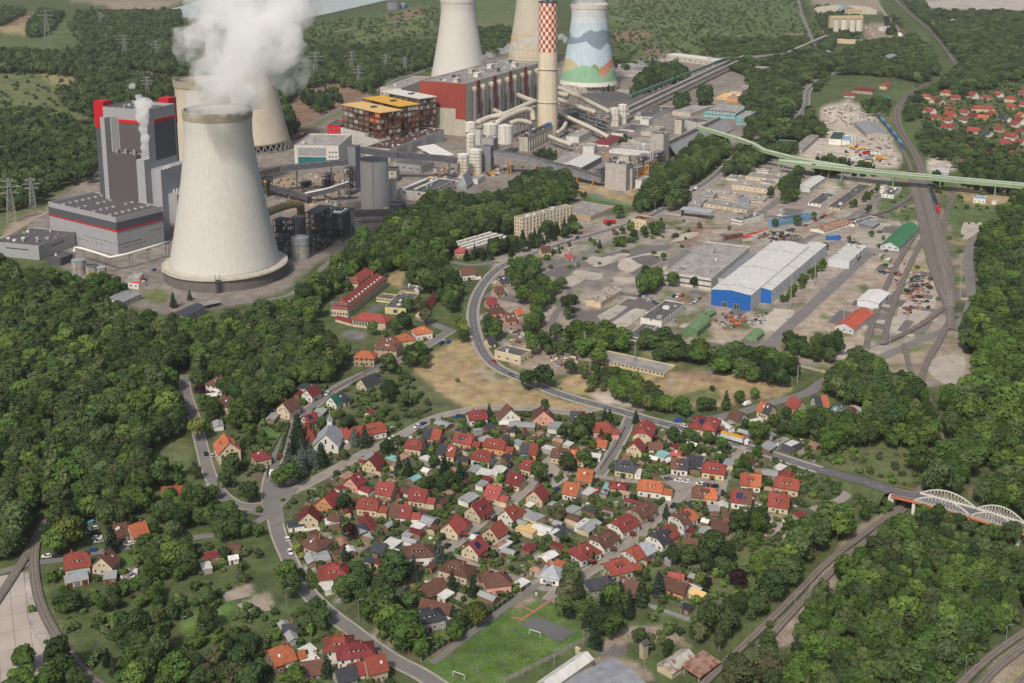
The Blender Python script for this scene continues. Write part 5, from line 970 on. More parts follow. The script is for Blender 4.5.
bld('dark_flat_building','','building','c1',(640,190),(760,205),(800,168),base=225,wall='stone_wall',roof='bitumen',clutter=22,label='dark roof dotted with white vents behind the yellow hall');bld('red_roofed_barn','','barn','c1',(744,335),(790,348),(893,222),base=366,wall='cream_wall',roof='dark_red_tile',kind='gable',rise=2.4,axis='x',label='long crimson roofed barn right of the yellow hall')
# bottom sheds
bld('long_white_shed','','shed','c2',(150,424),(225,440),(413,308),base=345,h=7,wall='cream_wall',roof='white_metal',kind='gable',rise=1.5,axis='x',label='long narrow white roofed shed beside the pitch wall');bld('big_grey_hall','','hall','c2',(150,460),(403,559),(668,437),h=5.5,wall='cream_wall',roof='grey_metal',kind='gable',rise=1.2,label='wide dark grey roofed hall behind the long white shed')
bld('corrugated_shed','','shed','c2',(430,385),(620,440),(640,425),h=3.5,wall='grey_wall',roof='galvanised',label='narrow pale strip roof right of the dark grey hall')
bld('rusty_warehouse','','warehouse','c2',(700,334),(766,372),(872,302),base=392,wall='cream_wall',roof='rusty_metal',kind='gable',rise=1.6,axis='x',label='warehouse with grey and rust patched corrugated roof');bld('rusty_canopy','','warehouse','c2',(778,378),(888,390),(978,322),base=416,wall='grey_wall',roof='rusty_roof',kind='shed',rise=1.2,label='open sided rust roofed store joined to the patched warehouse',open_=True)
root,a,b,h=bld('transformer_tower','','tower','c2',(615,240),(640,248),(661,236),base=312,wall='stone_wall',roof='bitumen',kind='gable',rise=1.0,label='small square brick transformer tower with dark cap')
bld('kiosk','','building','c2',(342,262),(352,265),(360,260),base=290,wall='cream_wall',roof='cream_wall',kind='flat',label='thin cream chimney block at the end of the long white shed')
root,a,b,h=bld('black_cube','','building','a7',(512,312),(583,332),(650,300),base=380,wall='dark_clad',roof='white_metal',label='black clad cube with white roof beside the main road')
bld('grey_shop','','building','a7',(445,310),(498,326),(580,285),base=350,wall='grey_wall',roof='light_bitumen',label='flat grey shop building touching the black cube',win=[('W',3,1,2,1.6,.8,0)],clutter=4);bld('grey_shop','','building','a7',(415,245),(470,262),(530,270),base=285,wall='grey_wall',roof='grey_metal',kind='shed',rise=1,label='pale ribbed lean-to roof behind the grey shop');bld('red_shop','','building','a7',(355,235),(385,245),(440,228),base=262,wall='cream_wall',roof='dark_red_tile',kind='gable',rise=1.5,label='low faded red roofed house behind the grey shop')
# ---------------- chapel ----------------
F_=TP('a1',165,372);B_=TP('a1',200,290);d=(B_-F_).normalized();root=empty('chapel',(F_+B_)/2,math.atan2(d.y,d.x));a=15;b=13;h=4;x,y=a/2,b/2;OCC.append((root.location.x,root.location.y,a/2,b/2,root.rotation_euler.z))
mb=MB();mb.add([(-x,-y,0),(-x,y,0),(-x,y,h),(-x,0,h+6.5),(-x,-y,h)],[(4,3,2,1,0)]);mb.add([(x,-y,0),(x,y,0),(x,y,h),(x,0,h+6.5),(x,-y,h)],[(0,1,2,3,4)]);mb.add([(-x,-y,0),(x,-y,0),(x,-y,h),(-x,-y,h),(x,y,0),(-x,y,0),(-x,y,h),(x,y,h)],[(0,1,2,3),(4,5,6,7)]);mb.build('wall','white_wall',root)
gable_roof(a,b,h,6.5,'x',.6).build('roof','light_grey_tile',root)
bt=MB().box((0,0,1.6),(2.4,2.4,3.2)).build('bell_turret','white_wall',root,(x-2,0,h+5.4));MB().lathe([(2.1,3.2),(.1,6)],4).build('turret_roof','light_grey_tile',bt);v=MB().box((0,0,7),(.2,.2,2.4));v.box((0,0,7.3),(1.2,.2,.2));v.build('cross','white_paint',bt)
for s in (-1,0,1):child('window',windows_mesh(1.1,2.6),root,(-x,s*3.6,2.2 if s else 5),-math.pi/2)
for i in range(4):child('window',windows_mesh(1,2),root,(-x+a*(i+.5)/4,-y,1.4),0)
tag(root,'white chapel with steep light grey roof and small bell turret','chapel')
# ---------------- village houses ----------------
RC=dict(r='red_tile',d='dark_red_tile',b='brown_tile',o='orange_tile',g='grey_tile',s='light_grey_tile',t='russet_tile',p='pink_tile',n='green_tile')
RN=dict(r='red',d='dark red',b='brown',o='orange',g='slate grey',s='pale grey',t='russet',p='pinkish red',n='green')
WC=dict(c='cream_wall',w='white_wall',k='pink_wall',a='orange_wall',y='yellow_wall',e='grey_wall',u='blue_wall',v='pale_green_wall',z='stone_wall',B='brown_wall')
WN=dict(c='cream',w='white',k='pink',a='orange',y='yellow',e='grey',u='pale blue',v='pale green',z='sandy',B='brown')
KN=dict(g='gabled',h='hipped',f='half-hipped')
def nearest_seg(x,y,maxw=8):
 best=None
 for ax,ay,bx,by,w in ROADSEG:
  dx,dy=bx-ax,by-ay;L=dx*dx+dy*dy
  if L<4:continue
  t=min(1,max(0,((x-ax)*dx+(y-ay)*dy)/L));d=math.hypot(x-ax-t*dx,y-ay-t*dy)
  if best is None or d<best[0]:best=(d,math.atan2(dy,dx),ax+t*dx,ay+t*dy)
 return best
def house(t,x1,y1,x2,y2,w,roof,wall,kind='g',hw=4.2,flags='',label=None,i=0):
 w=float(w)*(.88 if t not in TILES or t in 'JKN' else .95);hw*=.93;rise=w*(.46 if kind=='g' else .42 if kind=='f' else .38);z=hw+rise
 A,B=TP(t,x1,y1,z),TP(t,x2,y2,z);A.z=B.z=0;c=(A+B)/2;d=B-A;a=d.length
 if kind=='h':a+=w*.8
 elif kind=='f':a+=w*.3
 a=min(max(a*.93,7.0 if w>7 else 5),30 if 'L' in flags else 15);rz=math.atan2(d.y,d.x);b=w
 q=random.Random(int(x1*31+y1*7));root=empty('village_house',(c.x,c.y,0),rz);OCC.append((c.x,c.y,a/2,b/2,rz));x,y=a/2,b/2
 two='|' in roof;rl=roof.split('|');wl=wall.split('|');k={'g':1,'f':.55,'h':0}[kind];h=hw
 halves=[(0,-x,0.),(1,0.,x)] if (two or len(wl)>1) else [(0,-x,x)]
 for j,u0,u1 in halves:
  mb=MB();m=(u1+u0)/2
  for s,e in ((u0,0),(u1,1)):
   pr=[(s,-y,0),(s,y,0),(s,y,h)]+([(s,y*(1-k),h+rise*k),(s,-y*(1-k),h+rise*k)] if 0<k<1 else [(s,0,h+rise)] if k==1 else [])+[(s,-y,h)]
   n=len(pr);mb.add(pr,[tuple(range(n))[::-1] if e==0 else tuple(range(n))])
  mb.add([(u0,-y,0),(u1,-y,0),(u1,-y,h),(u0,-y,h),(u1,y,0),(u0,y,0),(u0,y,h),(u1,y,h)],[(0,1,2,3),(4,5,6,7)])
  mb.box((m,0,.25),(u1-u0+.08,b+.08,.5),1);mb.build('wall',[WC[wl[min(j,len(wl)-1)]],'dark_concrete'],root)
 g=gable_roof(a,b,h,rise,'x',.55,.22,{'g': 'gable','f': 'half','h': 'hip'}[kind])
 if two:
  for j in (0,1):
   bm=bmesh_half(g,j);r=bm.build('roof',RC[rl[j]],root)
 else:r=g.build('roof',RC[rl[0]],root)
 for s in ([-.22,.22] if two else [q.choice([-.2,.15,.25])]):
  mb=MB().box((0,0,.2),(.65,.65,2.4));mb.box((0,0,1.45),(.8,.8,.14));mb.build('chimney','chimney_brick',r,(a*s,q.uniform(-.4,.4),h+rise-.2))
 # windows and doors
 rows=2 if hw>5 else 1;n=max(2,int(a/3.0));fr='window_frame' if q.random()<.8 else 'brown_door';W_=[('S',n,rows,1.15,1.3,1.2,2.9),('N',n,rows,1.15,1.3,1.2,2.9),('W',max(2,int(b/3)),rows,1.1,1.3,1.2,2.9),('E',max(2,int(b/3)),rows,1.1,1.3,1.2,2.9)]
 if kind!='h':W_+=[('W',2,1,1.0,1.15,h-.1,0,.28,.72),('E',2,1,1.0,1.15,h-.1,0,.28,.72)]
 if 's' in flags:W_=[(*v[:1],max(1,v[1]-1),*v[2:]) for v in W_[:4]]
 add_windows(root,a,b,W_,fr)
 MB().box((0,-.05,1.05),(1.1,.12,2.1)).build('door','brown_door',root,(-a*.02,-y,0));
 if w>8 and 's' not in flags and q.random()<.5:v=MB().box((0,-1.1,2.5),(2.6,2.4,.15));v.bar((-1.1,-2.1,0),(-1.1,-2.1,2.4),.15);v.bar((1.1,-2.1,0),(1.1,-2.1,2.4),.15);v.build('porch',RC[rl[0]],root,(-a*.02,-y,0))
 sl=rise/y
 if 'D' in flags:
  for s in (-1,1):
   dz=h+rise*.32;dy=y*.62;L=a*.38;mb=MB();mb.box((0,s*(dy-1.0),dz+.45),(L,2.2,1.5),0)
   for i_ in range(max(1,int(L/1.6))):mb.box((-L/2+(i_+.5)*L/max(1,int(L/1.6)),s*(dy+.12),dz+.55),(1.0,.06,.8),1)
   dm=mb.build('dormer',['white_paint','window_glass'],r);v=MB();v.add([(-L/2-.2,s*(dy+.4),dz+1.2),(L/2+.2,s*(dy+.4),dz+1.2),(L/2+.2,s*.5,dz+2.0),(-L/2-.2,s*.5,dz+2.0)],[(0,1,2,3)]);v.build('dormer_roof',RC[rl[0]],dm) if False else None
   o=v.build('dormer_roof',RC[rl[0]],r);md=o.modifiers.new('thick','SOLIDIFY');md.thickness=.15;md.offset=0
 elif kind!='h' and hw>3.5 or kind=='h':
  for i_ in range(q.randint(1,3)):
   s=q.choice((-1,1));u=q.uniform(-.3,.3)*(a-(w if kind=='h' else 0));f=q.uniform(.35,.6);z_=h+rise*(1-f)+.3;o=MB().box((0,0,0),(.8,1.1,.1)).build('roof_window','window_frame' if q.random()<.6 else 'window_glass',r,(u,s*y*f,z_));o.rotation_euler=(-s*math.atan(sl),0,0)
 if 'S' in flags:
  s=-1;o=MB().box((0,0,0),(a*.35,y*.7,.08)).build('solar_panel','solar_glass',r,(-a*.1,s*y*.5,h+rise*.5+.36));o.rotation_euler=(-s*math.atan(sl),0,0)
 if 'A' in flags:
  o=MB().box((0,0,1.5),(4.6,5.2,3)).build('side_wing',WC[wl[-1]],root,(x+2.3,-y*.3,0));gable_roof(4.6,5.2,3,1.6,'x',.3,.18).build('wing_roof',RC[rl[-1]],root,(x+2.3,-y*.3,0))
 dn='-'.join(RN[v] for v in dict.fromkeys(rl));wn='-'.join(WN[v] for v in dict.fromkeys(wl))
 ty='semi-detached pair' if two else ('two-storey house' if hw>5 else 'house')
 if label:tag(root,label,'house')
 else:reg(root,'%s %s roofed %s %s'%(KN[kind],dn,wn,ty),'house','village houses')
 return root
def bmesh_half(g,j):
 import bmesh
 me=bpy.data.meshes.new('tmp');me.from_pydata(g.v,[],g.f);bm=bmesh.new();bm.from_mesh(me)
 bmesh.ops.bisect_plane(bm,geom=bm.verts[:]+bm.edges[:]+bm.faces[:],plane_co=(0,0,0),plane_no=(1 if j==0 else -1,0,0),clear_outer=True)
 bm.to_mesh(me);r=MB();r.add([tuple(v.co) for v in me.vertices],[tuple(p.vertices) for p in me.polygons]);bm.free();bpy.data.meshes.remove(me);return r
HS="""a1 438 412 495 365 9 d y;a1 318 530 375 488 9 d k;a1 695 278 775 290 9 r c f 4.2 D;a1 795 208 905 222 9 g|t k;a1 895 310 1000 325 9 g|t c;a1 500 550 605 570 9.5 r c g 4.2 D;a1 705 590 815 605 9.5 r c g 4.2 DA;a1 150 650 215 600 10 d a
a1 345 200 520 165 11 t w f 4.2 DL;a1 240 205 335 228 8 t w g 3.4 s;a8 664 418 735 395 8 r w g 4 S;a8 672 460 735 560 7 t c g 2.8 Ls;a8 95 168 128 172 11 b w h 6.2;a8 150 292 225 308 11 b c h 5;a8 187 592 152 530 12.5 o c g 7 D;a8 525 338 598 300 10 b c g 6;a8 678 255 738 222 8.5 d w;a8 832 298 905 262 8.5 n|g w;a8 385 640 392 648 9 d c h 4.5
J 412 40 452 42 10 o z h 6;J 493 6 542 10 10 b z h 6;J 412 152 468 130 9 g c g 4 A;a2 125 102 215 92 9.5 d w f 4.2 D;a2 385 92 362 58 13 b w g 4.4;a2 596 100 590 62 13 b k|y g 4.2;a2 770 102 862 106 9.5 g|d y g 4.2 D;a2 935 170 1018 176 10 t k f 4.2 A
a2 48 238 140 254 9 t|r v|a f 4.2 DSA;a2 238 270 350 288 9 t a f 4.2 DA;a2 165 348 258 366 9 r w f 4.2 D;a2 462 302 562 314 9 g|t u|a;a2 480 408 550 424 9 r c f 4.2 D;a2 385 488 462 506 9.5 d c g;a2 245 568 330 590 9.5 p c g 4.2 DA;a2 535 612 582 568 9.5 d c g 4.6;a2 748 552 820 568 9.5 o w g;a2 828 470 905 480 9.5 o v g;a2 665 335 775 348 9 b c f 4.2 D;a2 790 352 855 362 8 o c
a2 950 285 990 290 6 o w g 2.6 s;a3 268 222 300 145 11 r c f 5;a3 218 305 242 275 9 r c g 4.6;a3 315 300 400 308 6 b w g 2.6 s;a3 480 348 495 350 6 p w h 2.6 s;a3 122 412 215 428 9.5 g y f 4.2 D;a3 458 398 568 410 9 b|g w g 4.4 D;a3 580 385 635 390 8.5 g w g 4.4;a3 672 424 790 440 9.5 r y f 4.2 D;a3 262 535 392 552 9.5 o w f 4.2 DA;a3 90 548 140 552 7 d c h 2.6 s
a3 605 582 735 594 9.5 b|o c f 4.2 D;a7 258 498 390 508 9.5 t|o w g 4.4 D;a7 202 602 335 618 9.5 r|b w g 4.4 S;a3 615 172 650 118 9.5 r c h 4.2 S;a3 682 188 722 118 9.5 r c h 4.2;a7 265 108 220 90 9.5 b e g 4.2;a7 398 42 456 62 9.5 o|g c g 4.4;a7 585 12 642 32 9.5 r y g 4.4;a7 735 6 800 2 10 g|o w g 4.4
a7 500 514 625 536 10 t k|c f 4.4 D;a7 545 478 560 480 9 r k h 4.4;a7 442 622 575 642 10 r|t c g 4.2 D;a4 178 145 190 92 10 d c g 4.4;a4 520 44 622 56 9.5 t c f 4.2 DA;a4 705 88 840 98 9.5 b|r w g 4 A;a4 208 275 245 290 12 b c h 3.6;a4 308 470 372 464 12 r c h 4 D;a4 825 352 935 346 10 b w h 5 D;a4 335 150 370 158 6 b c g 2.8 s;a4 610 330 665 340 7 g c g 3 s
a5 118 212 182 158 10 r c g 4.2 A;a5 265 102 350 48 10 d c g 4.2 D;a5 480 130 535 88 9.5 t w g 4.2 DA;a5 380 242 450 188 9.5 t c g 4.2;a5 250 345 320 288 9.5 r c g 4.2 S;a5 125 440 225 468 10 b c h 4.4 D;a5 400 524 450 518 11 b k h 5;a5 345 520 375 516 7 b k h 3 s;a5 768 478 792 482 10 s w h 4;a5 838 452 850 456 7 o w g 3.4
a6 232 188 320 145 11 r w f 4.2 D;a6 355 100 432 62 10.5 b z f 4.2 D;a6 108 292 190 242 10.5 b w f 4.2 D;a6 0 352 50 332 11 r|t w h 4.2;a6 322 368 425 318 10 t|s w f 4.2;a6 180 455 290 428 10.5 t v f 4.2 DA;a6 480 270 572 212 10.5 g|t w|a f 4.2 D;a6 622 142 695 108 10.5 b|o w f 4.2 D;a6 540 545 690 596 8 b a g 2.8 Ls;a6 570 522 665 540 5 p a g 2.6 s;a6 305 572 390 590 8 b B g 2.4 s;a6 88 562 170 545 9 g e h 3.6;a6 670 300 760 318 6 b a g 2.6 s;a6 860 188 940 200 8 b B g 2.6 s
F 638 612 665 608 9.5 o w h 5;F 570 640 600 636 9.5 o c h 5;F 495 655 540 648 10 b z h 5;F 800 384 855 378 9 b w g 5.5 A;F 798 302 815 300 9 p c h 5;F 950 415 990 410 9 g c g 4;F 930 458 965 452 8 b c g 4;F 905 502 935 498 8 d c g 3.6;F 925 535 955 532 9 b k h 4;F 985 560 1000 558 8 b k g 4;F 905 655 930 650 7 g c g 3.4 s
G 118 300 155 296 8 b c g 5;G 215 330 245 328 5 p w g 2.4 s;G -5 378 20 372 7 g y h 4;G 20 545 45 540 6 o c g 2.4 s;M 262 178 335 166 11 t c f 5 D;M 395 192 425 160 9.5 b c g 4.6;M 442 66 475 58 9 b w g 4;M 505 68 560 50 9 o c g 4;I 630 575 722 568 6 t B g 2.6 Ls;J 205 330 240 380 5 d c g 2.5 s
N 72 545 125 528 11.5 o B|w f 4.6 A;N 305 500 350 496 10 t w h 6.4 D;N 352 530 430 520 10 d w h 6.4 D;N 370 608 420 598 7 d c g 3 s;N 438 585 498 570 9.5 t z g 5.2;N 640 405 705 390 9 g e h 4.6 D;N 650 300 735 270 9 b B g 2.4 Ls;N 195 600 260 590 8 b e g 2.4 s;N 330 628 370 615 8 g e g 2.6 s;N 650 350 770 380 6 b e g 2.6 Ls;N 110 455 160 450 6 g B g 2.4 s
D 692 348 735 352 11 r c h 5.5;D 620 365 650 368 9 r c h 5;D 650 385 670 375 9 r c g 4;D 675 378 705 390 9 b c g 4;D 618 412 680 425 10 r w g 5;D 708 402 745 408 10 b a h 4.5;D 708 430 750 438 9 r a g 3.6;D 800 355 832 362 11 r w g 5.5;D 855 368 885 374 9 r c h 4;D 935 372 995 378 11 r y h 5.5;D 785 408 925 412 12 t c h 6 L;D 835 446 880 450 8 o a g 3.6;D 692 480 745 486 9 r w g 3.6;D 792 494 850 500 9 r c g 3.6;D 858 505 890 512 9 g w g 4;D 925 448 960 456 9 g w g 4.5;D 945 515 990 522 10 t w g 5;D 925 540 965 545 9 r k g 4;D 995 435 1015 440 10 o y g 5;D 990 455 1015 462 10 r w g 5;D 910 290 955 275 10 r w g 6;D 990 500 1012 505 8 r e g 4;D 950 405 985 408 8 r k g 3.4;D 590 255 620 254 9 r c h 5;D 800 440 835 445 8 d c g 3.4
D 735 368 765 372 8 t k;D 770 425 800 430 8 r w;D 700 455 735 460 8 t w;D 880 430 905 436 8 r c;D 765 455 795 458 8 b w;D 905 355 930 360 9 r w;D 1000 350 1030 355 9 r c;D 965 470 995 476 8 r w;D 905 490 935 495 8 t c;D 1005 395 1035 400 8 r w;D 655 445 690 450 8 r c;D 760 560 800 566 9 r w g 4;D 840 590 880 596 9 t c g 4;D 900 575 935 580 9 d w g 4;D 960 585 1000 592 9 r c g 4;D 985 540 1015 545 9 r w g 4;D 665 655 725 660 8 s w g 3 L;D 760 620 800 625 8 b w g 3;D 350 338 430 345 11 d z h 6 L;D 430 342 520 300 11 r c h 6 L;D 308 360 365 364 8 r w g 3.4;D 448 368 490 372 8 n w g 3.4"""
def build_village():
 for row in HS.replace('\n',';').split(';'):
  f=row.split()
  if len(f)<8:continue
  house(f[0],*[float(v) for v in f[1:6]],f[6],f[7],f[8] if len(f)>8 else 'g',float(f[9]) if len(f)>9 else 4.2,f[10] if len(f)>10 else '')
build_village()
# ---------------- sheds, garages, greenhouses ----------------
SN=dict(s='pale metal roofed',g='dark roofed',r='red roofed',b='brown roofed',w='white roofed',y='straw yellow roofed',n='teal roofed',u='blue roofed',o='orange roofed',t='rust roofed')
SM=dict(s='galvanised',g='grey_tile',r='dark_red_tile',b='brown_tile',w='white_metal',y='straw_roof',n='teal_wall',u='sky_blue',o='orange_tile',t='rusty_roof')
def shed(p,L,w,rk,rz,flat,wallm):
 root=empty('garden_shed',(p.x,p.y,0),rz);OCC.append((p.x,p.y,L/2,w/2,rz));h=2.3
 MB().box((0,0,h/2),(L,w,h)).build('wall',wallm,root);(gable_roof(L,w,h,.9,'x',.25,.12) if not flat else gable_roof(L,w,h,.35,'x',.2,.12,'shed')).build('roof',SM[rk],root)
 if rk in 'sw' and L>5:
  for i in range(int(L/3)):MB().box((0,-.04,1),(2.2,.1,2)).build('garage_door','steel_grey' if i%2 else 'brown_door',root,(-L/2+(i+.5)*L/int(L/3),-w/2,0))
 else:MB().box((0,-.04,.95),(.9,.1,1.9)).build('door','brown_door',root,(-L*.2,-w/2,0));child('window',windows_mesh(.8,.7),root,(L*.25,-w/2,1.1))
 reg(root,SN[rk]+(' garage' if rk in 'sw' and L>5 else ' garden shed'),'shed','sheds and garages of the village')
SH="a5 645 165 11 7 s,a5 625 248 9 7 y,a5 722 248 9 6 w,a5 822 268 9 7 g,a5 905 130 8 5 s,a5 915 178 7 5 b,a5 985 222 9 5 w,a5 465 350 8 5 w,a5 690 515 6 4 t,a5 245 52 8 6 s,a5 505 395 6 4 s,a5 752 425 8 5 w,a5 470 302 5 4 s,a5 578 208 7 5 s,a6 60 232 11 6 s,a6 10 190 5 4 g,a6 425 432 6 4 g,a6 855 122 6 5 s,a6 908 100 5 5 w,a6 800 268 7 6 s,a6 745 560 6 4 s,a6 750 665 6 4 y,a4 200 440 8 5 s,a4 275 430 8 5 s,a4 565 225 14 6 r,a4 545 255 9 7 g,a4 690 225 5 3 s,a4 940 190 8 6 s,a4 868 268 7 5 r,a4 820 285 5 4 s,a4 882 232 5 5 w,a4 710 345 8 6 w,a4 600 395 7 4 g,a4 735 410 6 4 w,a4 830 325 7 3 s,a4 445 385 5 4 w,a4 100 220 7 6 g,a4 340 205 6 5 s,a4 405 610 7 4 r,a1 130 105 6 4 s,a1 915 185 9 6 s,a1 815 412 8 5 w,a1 885 432 5 4 s,a1 595 410 7 5 n,a1 730 535 6 4 n,a1 655 395 9 5 t,a1 410 600 9 5 r,a1 685 610 8 7 b,a1 260 595 5 3 r,a1 625 625 5 4 r,a1 450 115 4 4 r,a1 285 35 8 5 g,a2 155 480 8 5 s,a2 220 500 8 6 w,a2 300 492 11 6 w,a2 235 540 5 4 r,a2 205 570 6 4 s,a2 120 660 9 6 s,a2 225 285 7 5 s,a2 435 308 6 5 s,a2 630 342 6 5 w,a2 460 190 14 7 s,a2 355 180 7 5 w,a2 670 200 10 5 s,a2 915 385 8 5 w,a2 885 620 8 5 w,a2 960 620 6 4 r,a2 755 315 5 4 w,a2 90 410 6 5 g,a3 400 382 7 5 n,a3 825 432 7 5 s,a3 425 420 4 3 w,a3 40 600 11 3 n,a3 610 460 8 7 g,a3 230 495 5 6 w,a3 960 430 4 3 r,a3 800 190 12 4 w,a3 930 240 8 4 s,a7 180 185 12 4 s,a7 450 500 8 6 s,a7 510 465 7 4 w,a7 380 490 5 4 t,a7 350 165 8 4 w,a7 770 95 8 5 s,a8 770 395 7 5 s,a8 115 475 8 5 s,a8 670 235 8 7 g,a8 625 280 5 4 r,a8 460 430 9 5 s,a8 70 290 6 5 w,a8 930 320 7 5 g,M 298 275 9 6 s,M 430 265 5 6 s,M 312 250 6 4 u,M 830 185 7 5 r,M 805 228 6 4 w,M 910 195 4 4 w,M 905 155 7 5 b,N 245 195 7 5 s,N 130 483 14 4 s,N 205 555 5 5 w,N 215 595 6 6 w,N 190 640 6 6 s,N 725 435 6 5 w,N 745 340 6 4 w,N 955 145 7 4 t,N 910 345 8 4 s,N 455 105 14 5 s,N 550 180 4 4 w,N 540 440 4 3 s,N 285 305 7 5 w,N 300 55 6 5 w,O 45 295 6 4 w,O 180 100 6 4 w,O 700 315 9 5 w,O 745 130 5 4 b,O 690 390 4 4 g,L 20 415 10 6 s,L 25 520 6 5 s,L 370 270 6 4 s,L 340 275 5 4 r,L 195 410 5 4 t,Q 140 28 5 4 p"
for e in SH.split(','):
 t,x,y,L,w,rk=e.split();rk=rk if rk in SM else 'r';p=TP(t,float(x),float(y),2.0);p.z=0;ns=nearest_seg(p.x,p.y);q=random.Random(int(float(x)*3+float(y)));L,w=float(L),float(w)
 shed(p,L,w,rk,ns[1]+(0 if q.random()<.6 else math.pi/2),q.random()<.55,q.choice(['cream_wall','wood','grey_wall','white_wall','brown_wall']))
q=random.Random(12);vh=[tuple(P(*v)[:2]) for v in [(290,520),(340,470),(400,445),(480,415),(600,425),(700,440),(790,470),(800,500),(740,530),(690,560),(620,590),(540,590),(470,600),(420,620),(340,600),(295,560)]];n=t=0;VA=np.array(vh)
while n<85 and t<4000:
 t+=1;x,y=q.uniform(VA[:,0].min(),VA[:,0].max()),q.uniform(VA[:,1].min(),VA[:,1].max());L,w=q.uniform(3,7),q.uniform(2.6,4.5)
 if not pip(np.array([x]),np.array([y]),vh)[0] or any(math.hypot(x-c[0],y-c[1])<max(c[2],c[3])*.8+L*.6+.6 for c in OCC):continue
 ns=nearest_seg(x,y)
 if ns[0]<6:continue
 n+=1;shed(Vector((x,y,0)),L,w,q.choice('sgrbwttbgs'),ns[1]+q.choice((0,math.pi/2)),q.random()<.5,q.choice(['cream_wall','wood','grey_wall','brown_wall']))
# ---------------- cars, lorries, wagons, machines ----------------
def car_parts(col,van=False):
 L,w,h=(5.0,2.0,2.1) if van else (4.3,1.8,1.45);mb=MB();zb=.35
 pr=[(-L/2,zb),(-L/2,h*.62),(-L*.47,h*.66),(L*.2 if not van else L*.32,h*.66),(L*.46,h*.52),(L/2,h*.42),(L/2,zb)]
 def ex(pr,wd,m=0):
  n=len(pr);v=[(x,-wd/2,z) for x,z in pr]+[(x,wd/2,z) for x,z in pr];mb.add(v,[tuple(range(n)),tuple(range(n,2*n))[::-1]]+[(i,n+i,n+(i+1)%n,(i+1)%n) for i in range(n)],m)
 ex(pr,w);body=mb;mb=MB();ex([(-L*.46,h*.65),(-L*.38,h),(L*(.22 if van else .06),h),(L*(.36 if van else .24),h*.65)],w*.88)
 return body,mb,[(sx*L*.31,sy*(w/2-.1),.33) for sx in (-1,1) for sy in (-1,1)],(L,w,h)
CM={}
def car(p,rz,col,van=False):
 if (col,van) not in CM:
  b,c,ws,(L,w,h)=car_parts(col,van);o1=b.build('body',carmat(col));rf=MB().box((-L*(.08 if van else .16),0,h+.02),(L*(.58 if van else .4),w*.8,.05)).build('roof_panel',carmat(col));o2=c.build('cabin_glass',carmat(col) if van else 'window_glass')
  wm=MB().tube([(0,-.11,0),(0,.11,0)],.33,12).build('wheel','tyre');CM[col,van]=(o1.data,o2.data,rf.data,wm.data,ws)
  for o in (o1,o2,rf,wm):bpy.data.objects.remove(o)
 d=CM[col,van];root=empty('parked_van' if van else 'parked_car',(p.x,p.y,.2),rz);child('body',d[0],root,(0,0,0));child('cabin',d[1],root,(0,0,0));child('roof_panel',d[2],root,(0,0,0))
 for q in d[4]:child('wheel',d[3],root,q)
 reg(root,col+(' van' if van else ' car'),'van' if van else 'car','cars and vans on the roads and yards');OCC.append((p.x,p.y,2.5,1.5,rz))
CS="K 615 208+30 0,I 812 570 silver,I 803 443 black,I 828 450 silver,I 757 485 black,N 127 120 white,N 137 172 white,J 98 455 red,J 282 210 white,J 65 520 white v,N 752 147 black,N 862 103 blue,K 618 541 grey,K 658 549 white,K 688 553 white,K 742 562 white,K 770 566 grey,K 785 570 black,K 797 570 black,K 830 598 black,K 695 360 silver,K 655 315 blue v,K 925 250 white v,K 1000 420 white v,K 180 582 blue,K 152 430 black,L 5 420 white v,J 792 297 blue,J 657 325 blue,J 632 337 white,J 535 383 white,J 420 400 white,J 725 12 blue,J 738 5 white,J 685 38 black,J 535 345 silver,J 995 487 black,a5 290 285 blue,a5 112 355 black,a5 418 180 black,a2 385 450 black,a2 680 600 blue,a2 330 520 blue v,G 728 73 white v,G 585 633 white,G 642 590 silver,G 640 492 black,G 655 492 white,G 672 490 red,G 740 500 grey,G 725 512 white,G 710 520 silver,G 575 640 blue,G 512 158 white,G 560 600 white,M 182 188 white,M 230 186 black,M 236 245 silver,M 500 140 white,M 490 124 blue,M 380 115 white,M 372 100 black,M 350 95 silver,M 360 165 blue,M 385 130 silver,M 365 80 white,I 985 352 black,a6 645 275 silver,a6 660 290 white,a6 680 270 blue,a6 595 100 black,C 640 410 white,a4 800 625 grey,a6 108 205 silver,a6 130 210 black,a6 80 205 grey,G 120 320 silver,G 235 310 white,G 405 235 red,G 330 270 white,F 742 668 silver,F 755 672 blue,F 730 674 black,E 600 390 blue,E 640 395 white,b8 640 290 blue v,b8 670 300 blue v,b8 35 248 white v,b8 900 560 sky_v"
MAINPTS=[v for v in resample(smooth([P(*v) for v in main1]),24) if v.y<1500]
def put(t,x,y,z=0):p=TP(t,x,y,.7);p.z=z;return p
for e in CS.split(','):
 f=e.split()
 if len(f)<4 or f[2] not in [str(v) for v in f] or '+' in e or '_' in e:continue
 p=put(f[0],float(f[1]),float(f[2]));ns=nearest_seg(p.x,p.y);car(p,ns[1]+(math.pi if (int(p.x)%2) else 0),f[3],len(f)>4)
q=random.Random(31)
for _ in range(34):p=TP('D',q.uniform(300,500),q.uniform(560,640),.7);p.z=0;car(p,q.choice((.1,1.5,.3)),q.choice(['white','white','silver','black','red','blue','grey','yellow']),q.random()<.35)
for k in range(11):p=P(640+k*2.6,297+k*1.2-(k%2)*.4);car(p,2.2,q.choice(['white','silver','black','grey','blue']))
for k in range(9):p=P(806+k*3.2,226-k*1.6);car(p,.6,q.choice(['white','silver','black','red','blue','grey']))
for k in range(14):t_=q.choice(MAINPTS);ns=nearest_seg(t_.x,t_.y);s=q.choice((-1.7,1.7));car(t_+Vector((math.sin(ns[1])*s,-math.cos(ns[1])*s,0)),ns[1],q.choice(['white','silver','black','grey','blue','red']))
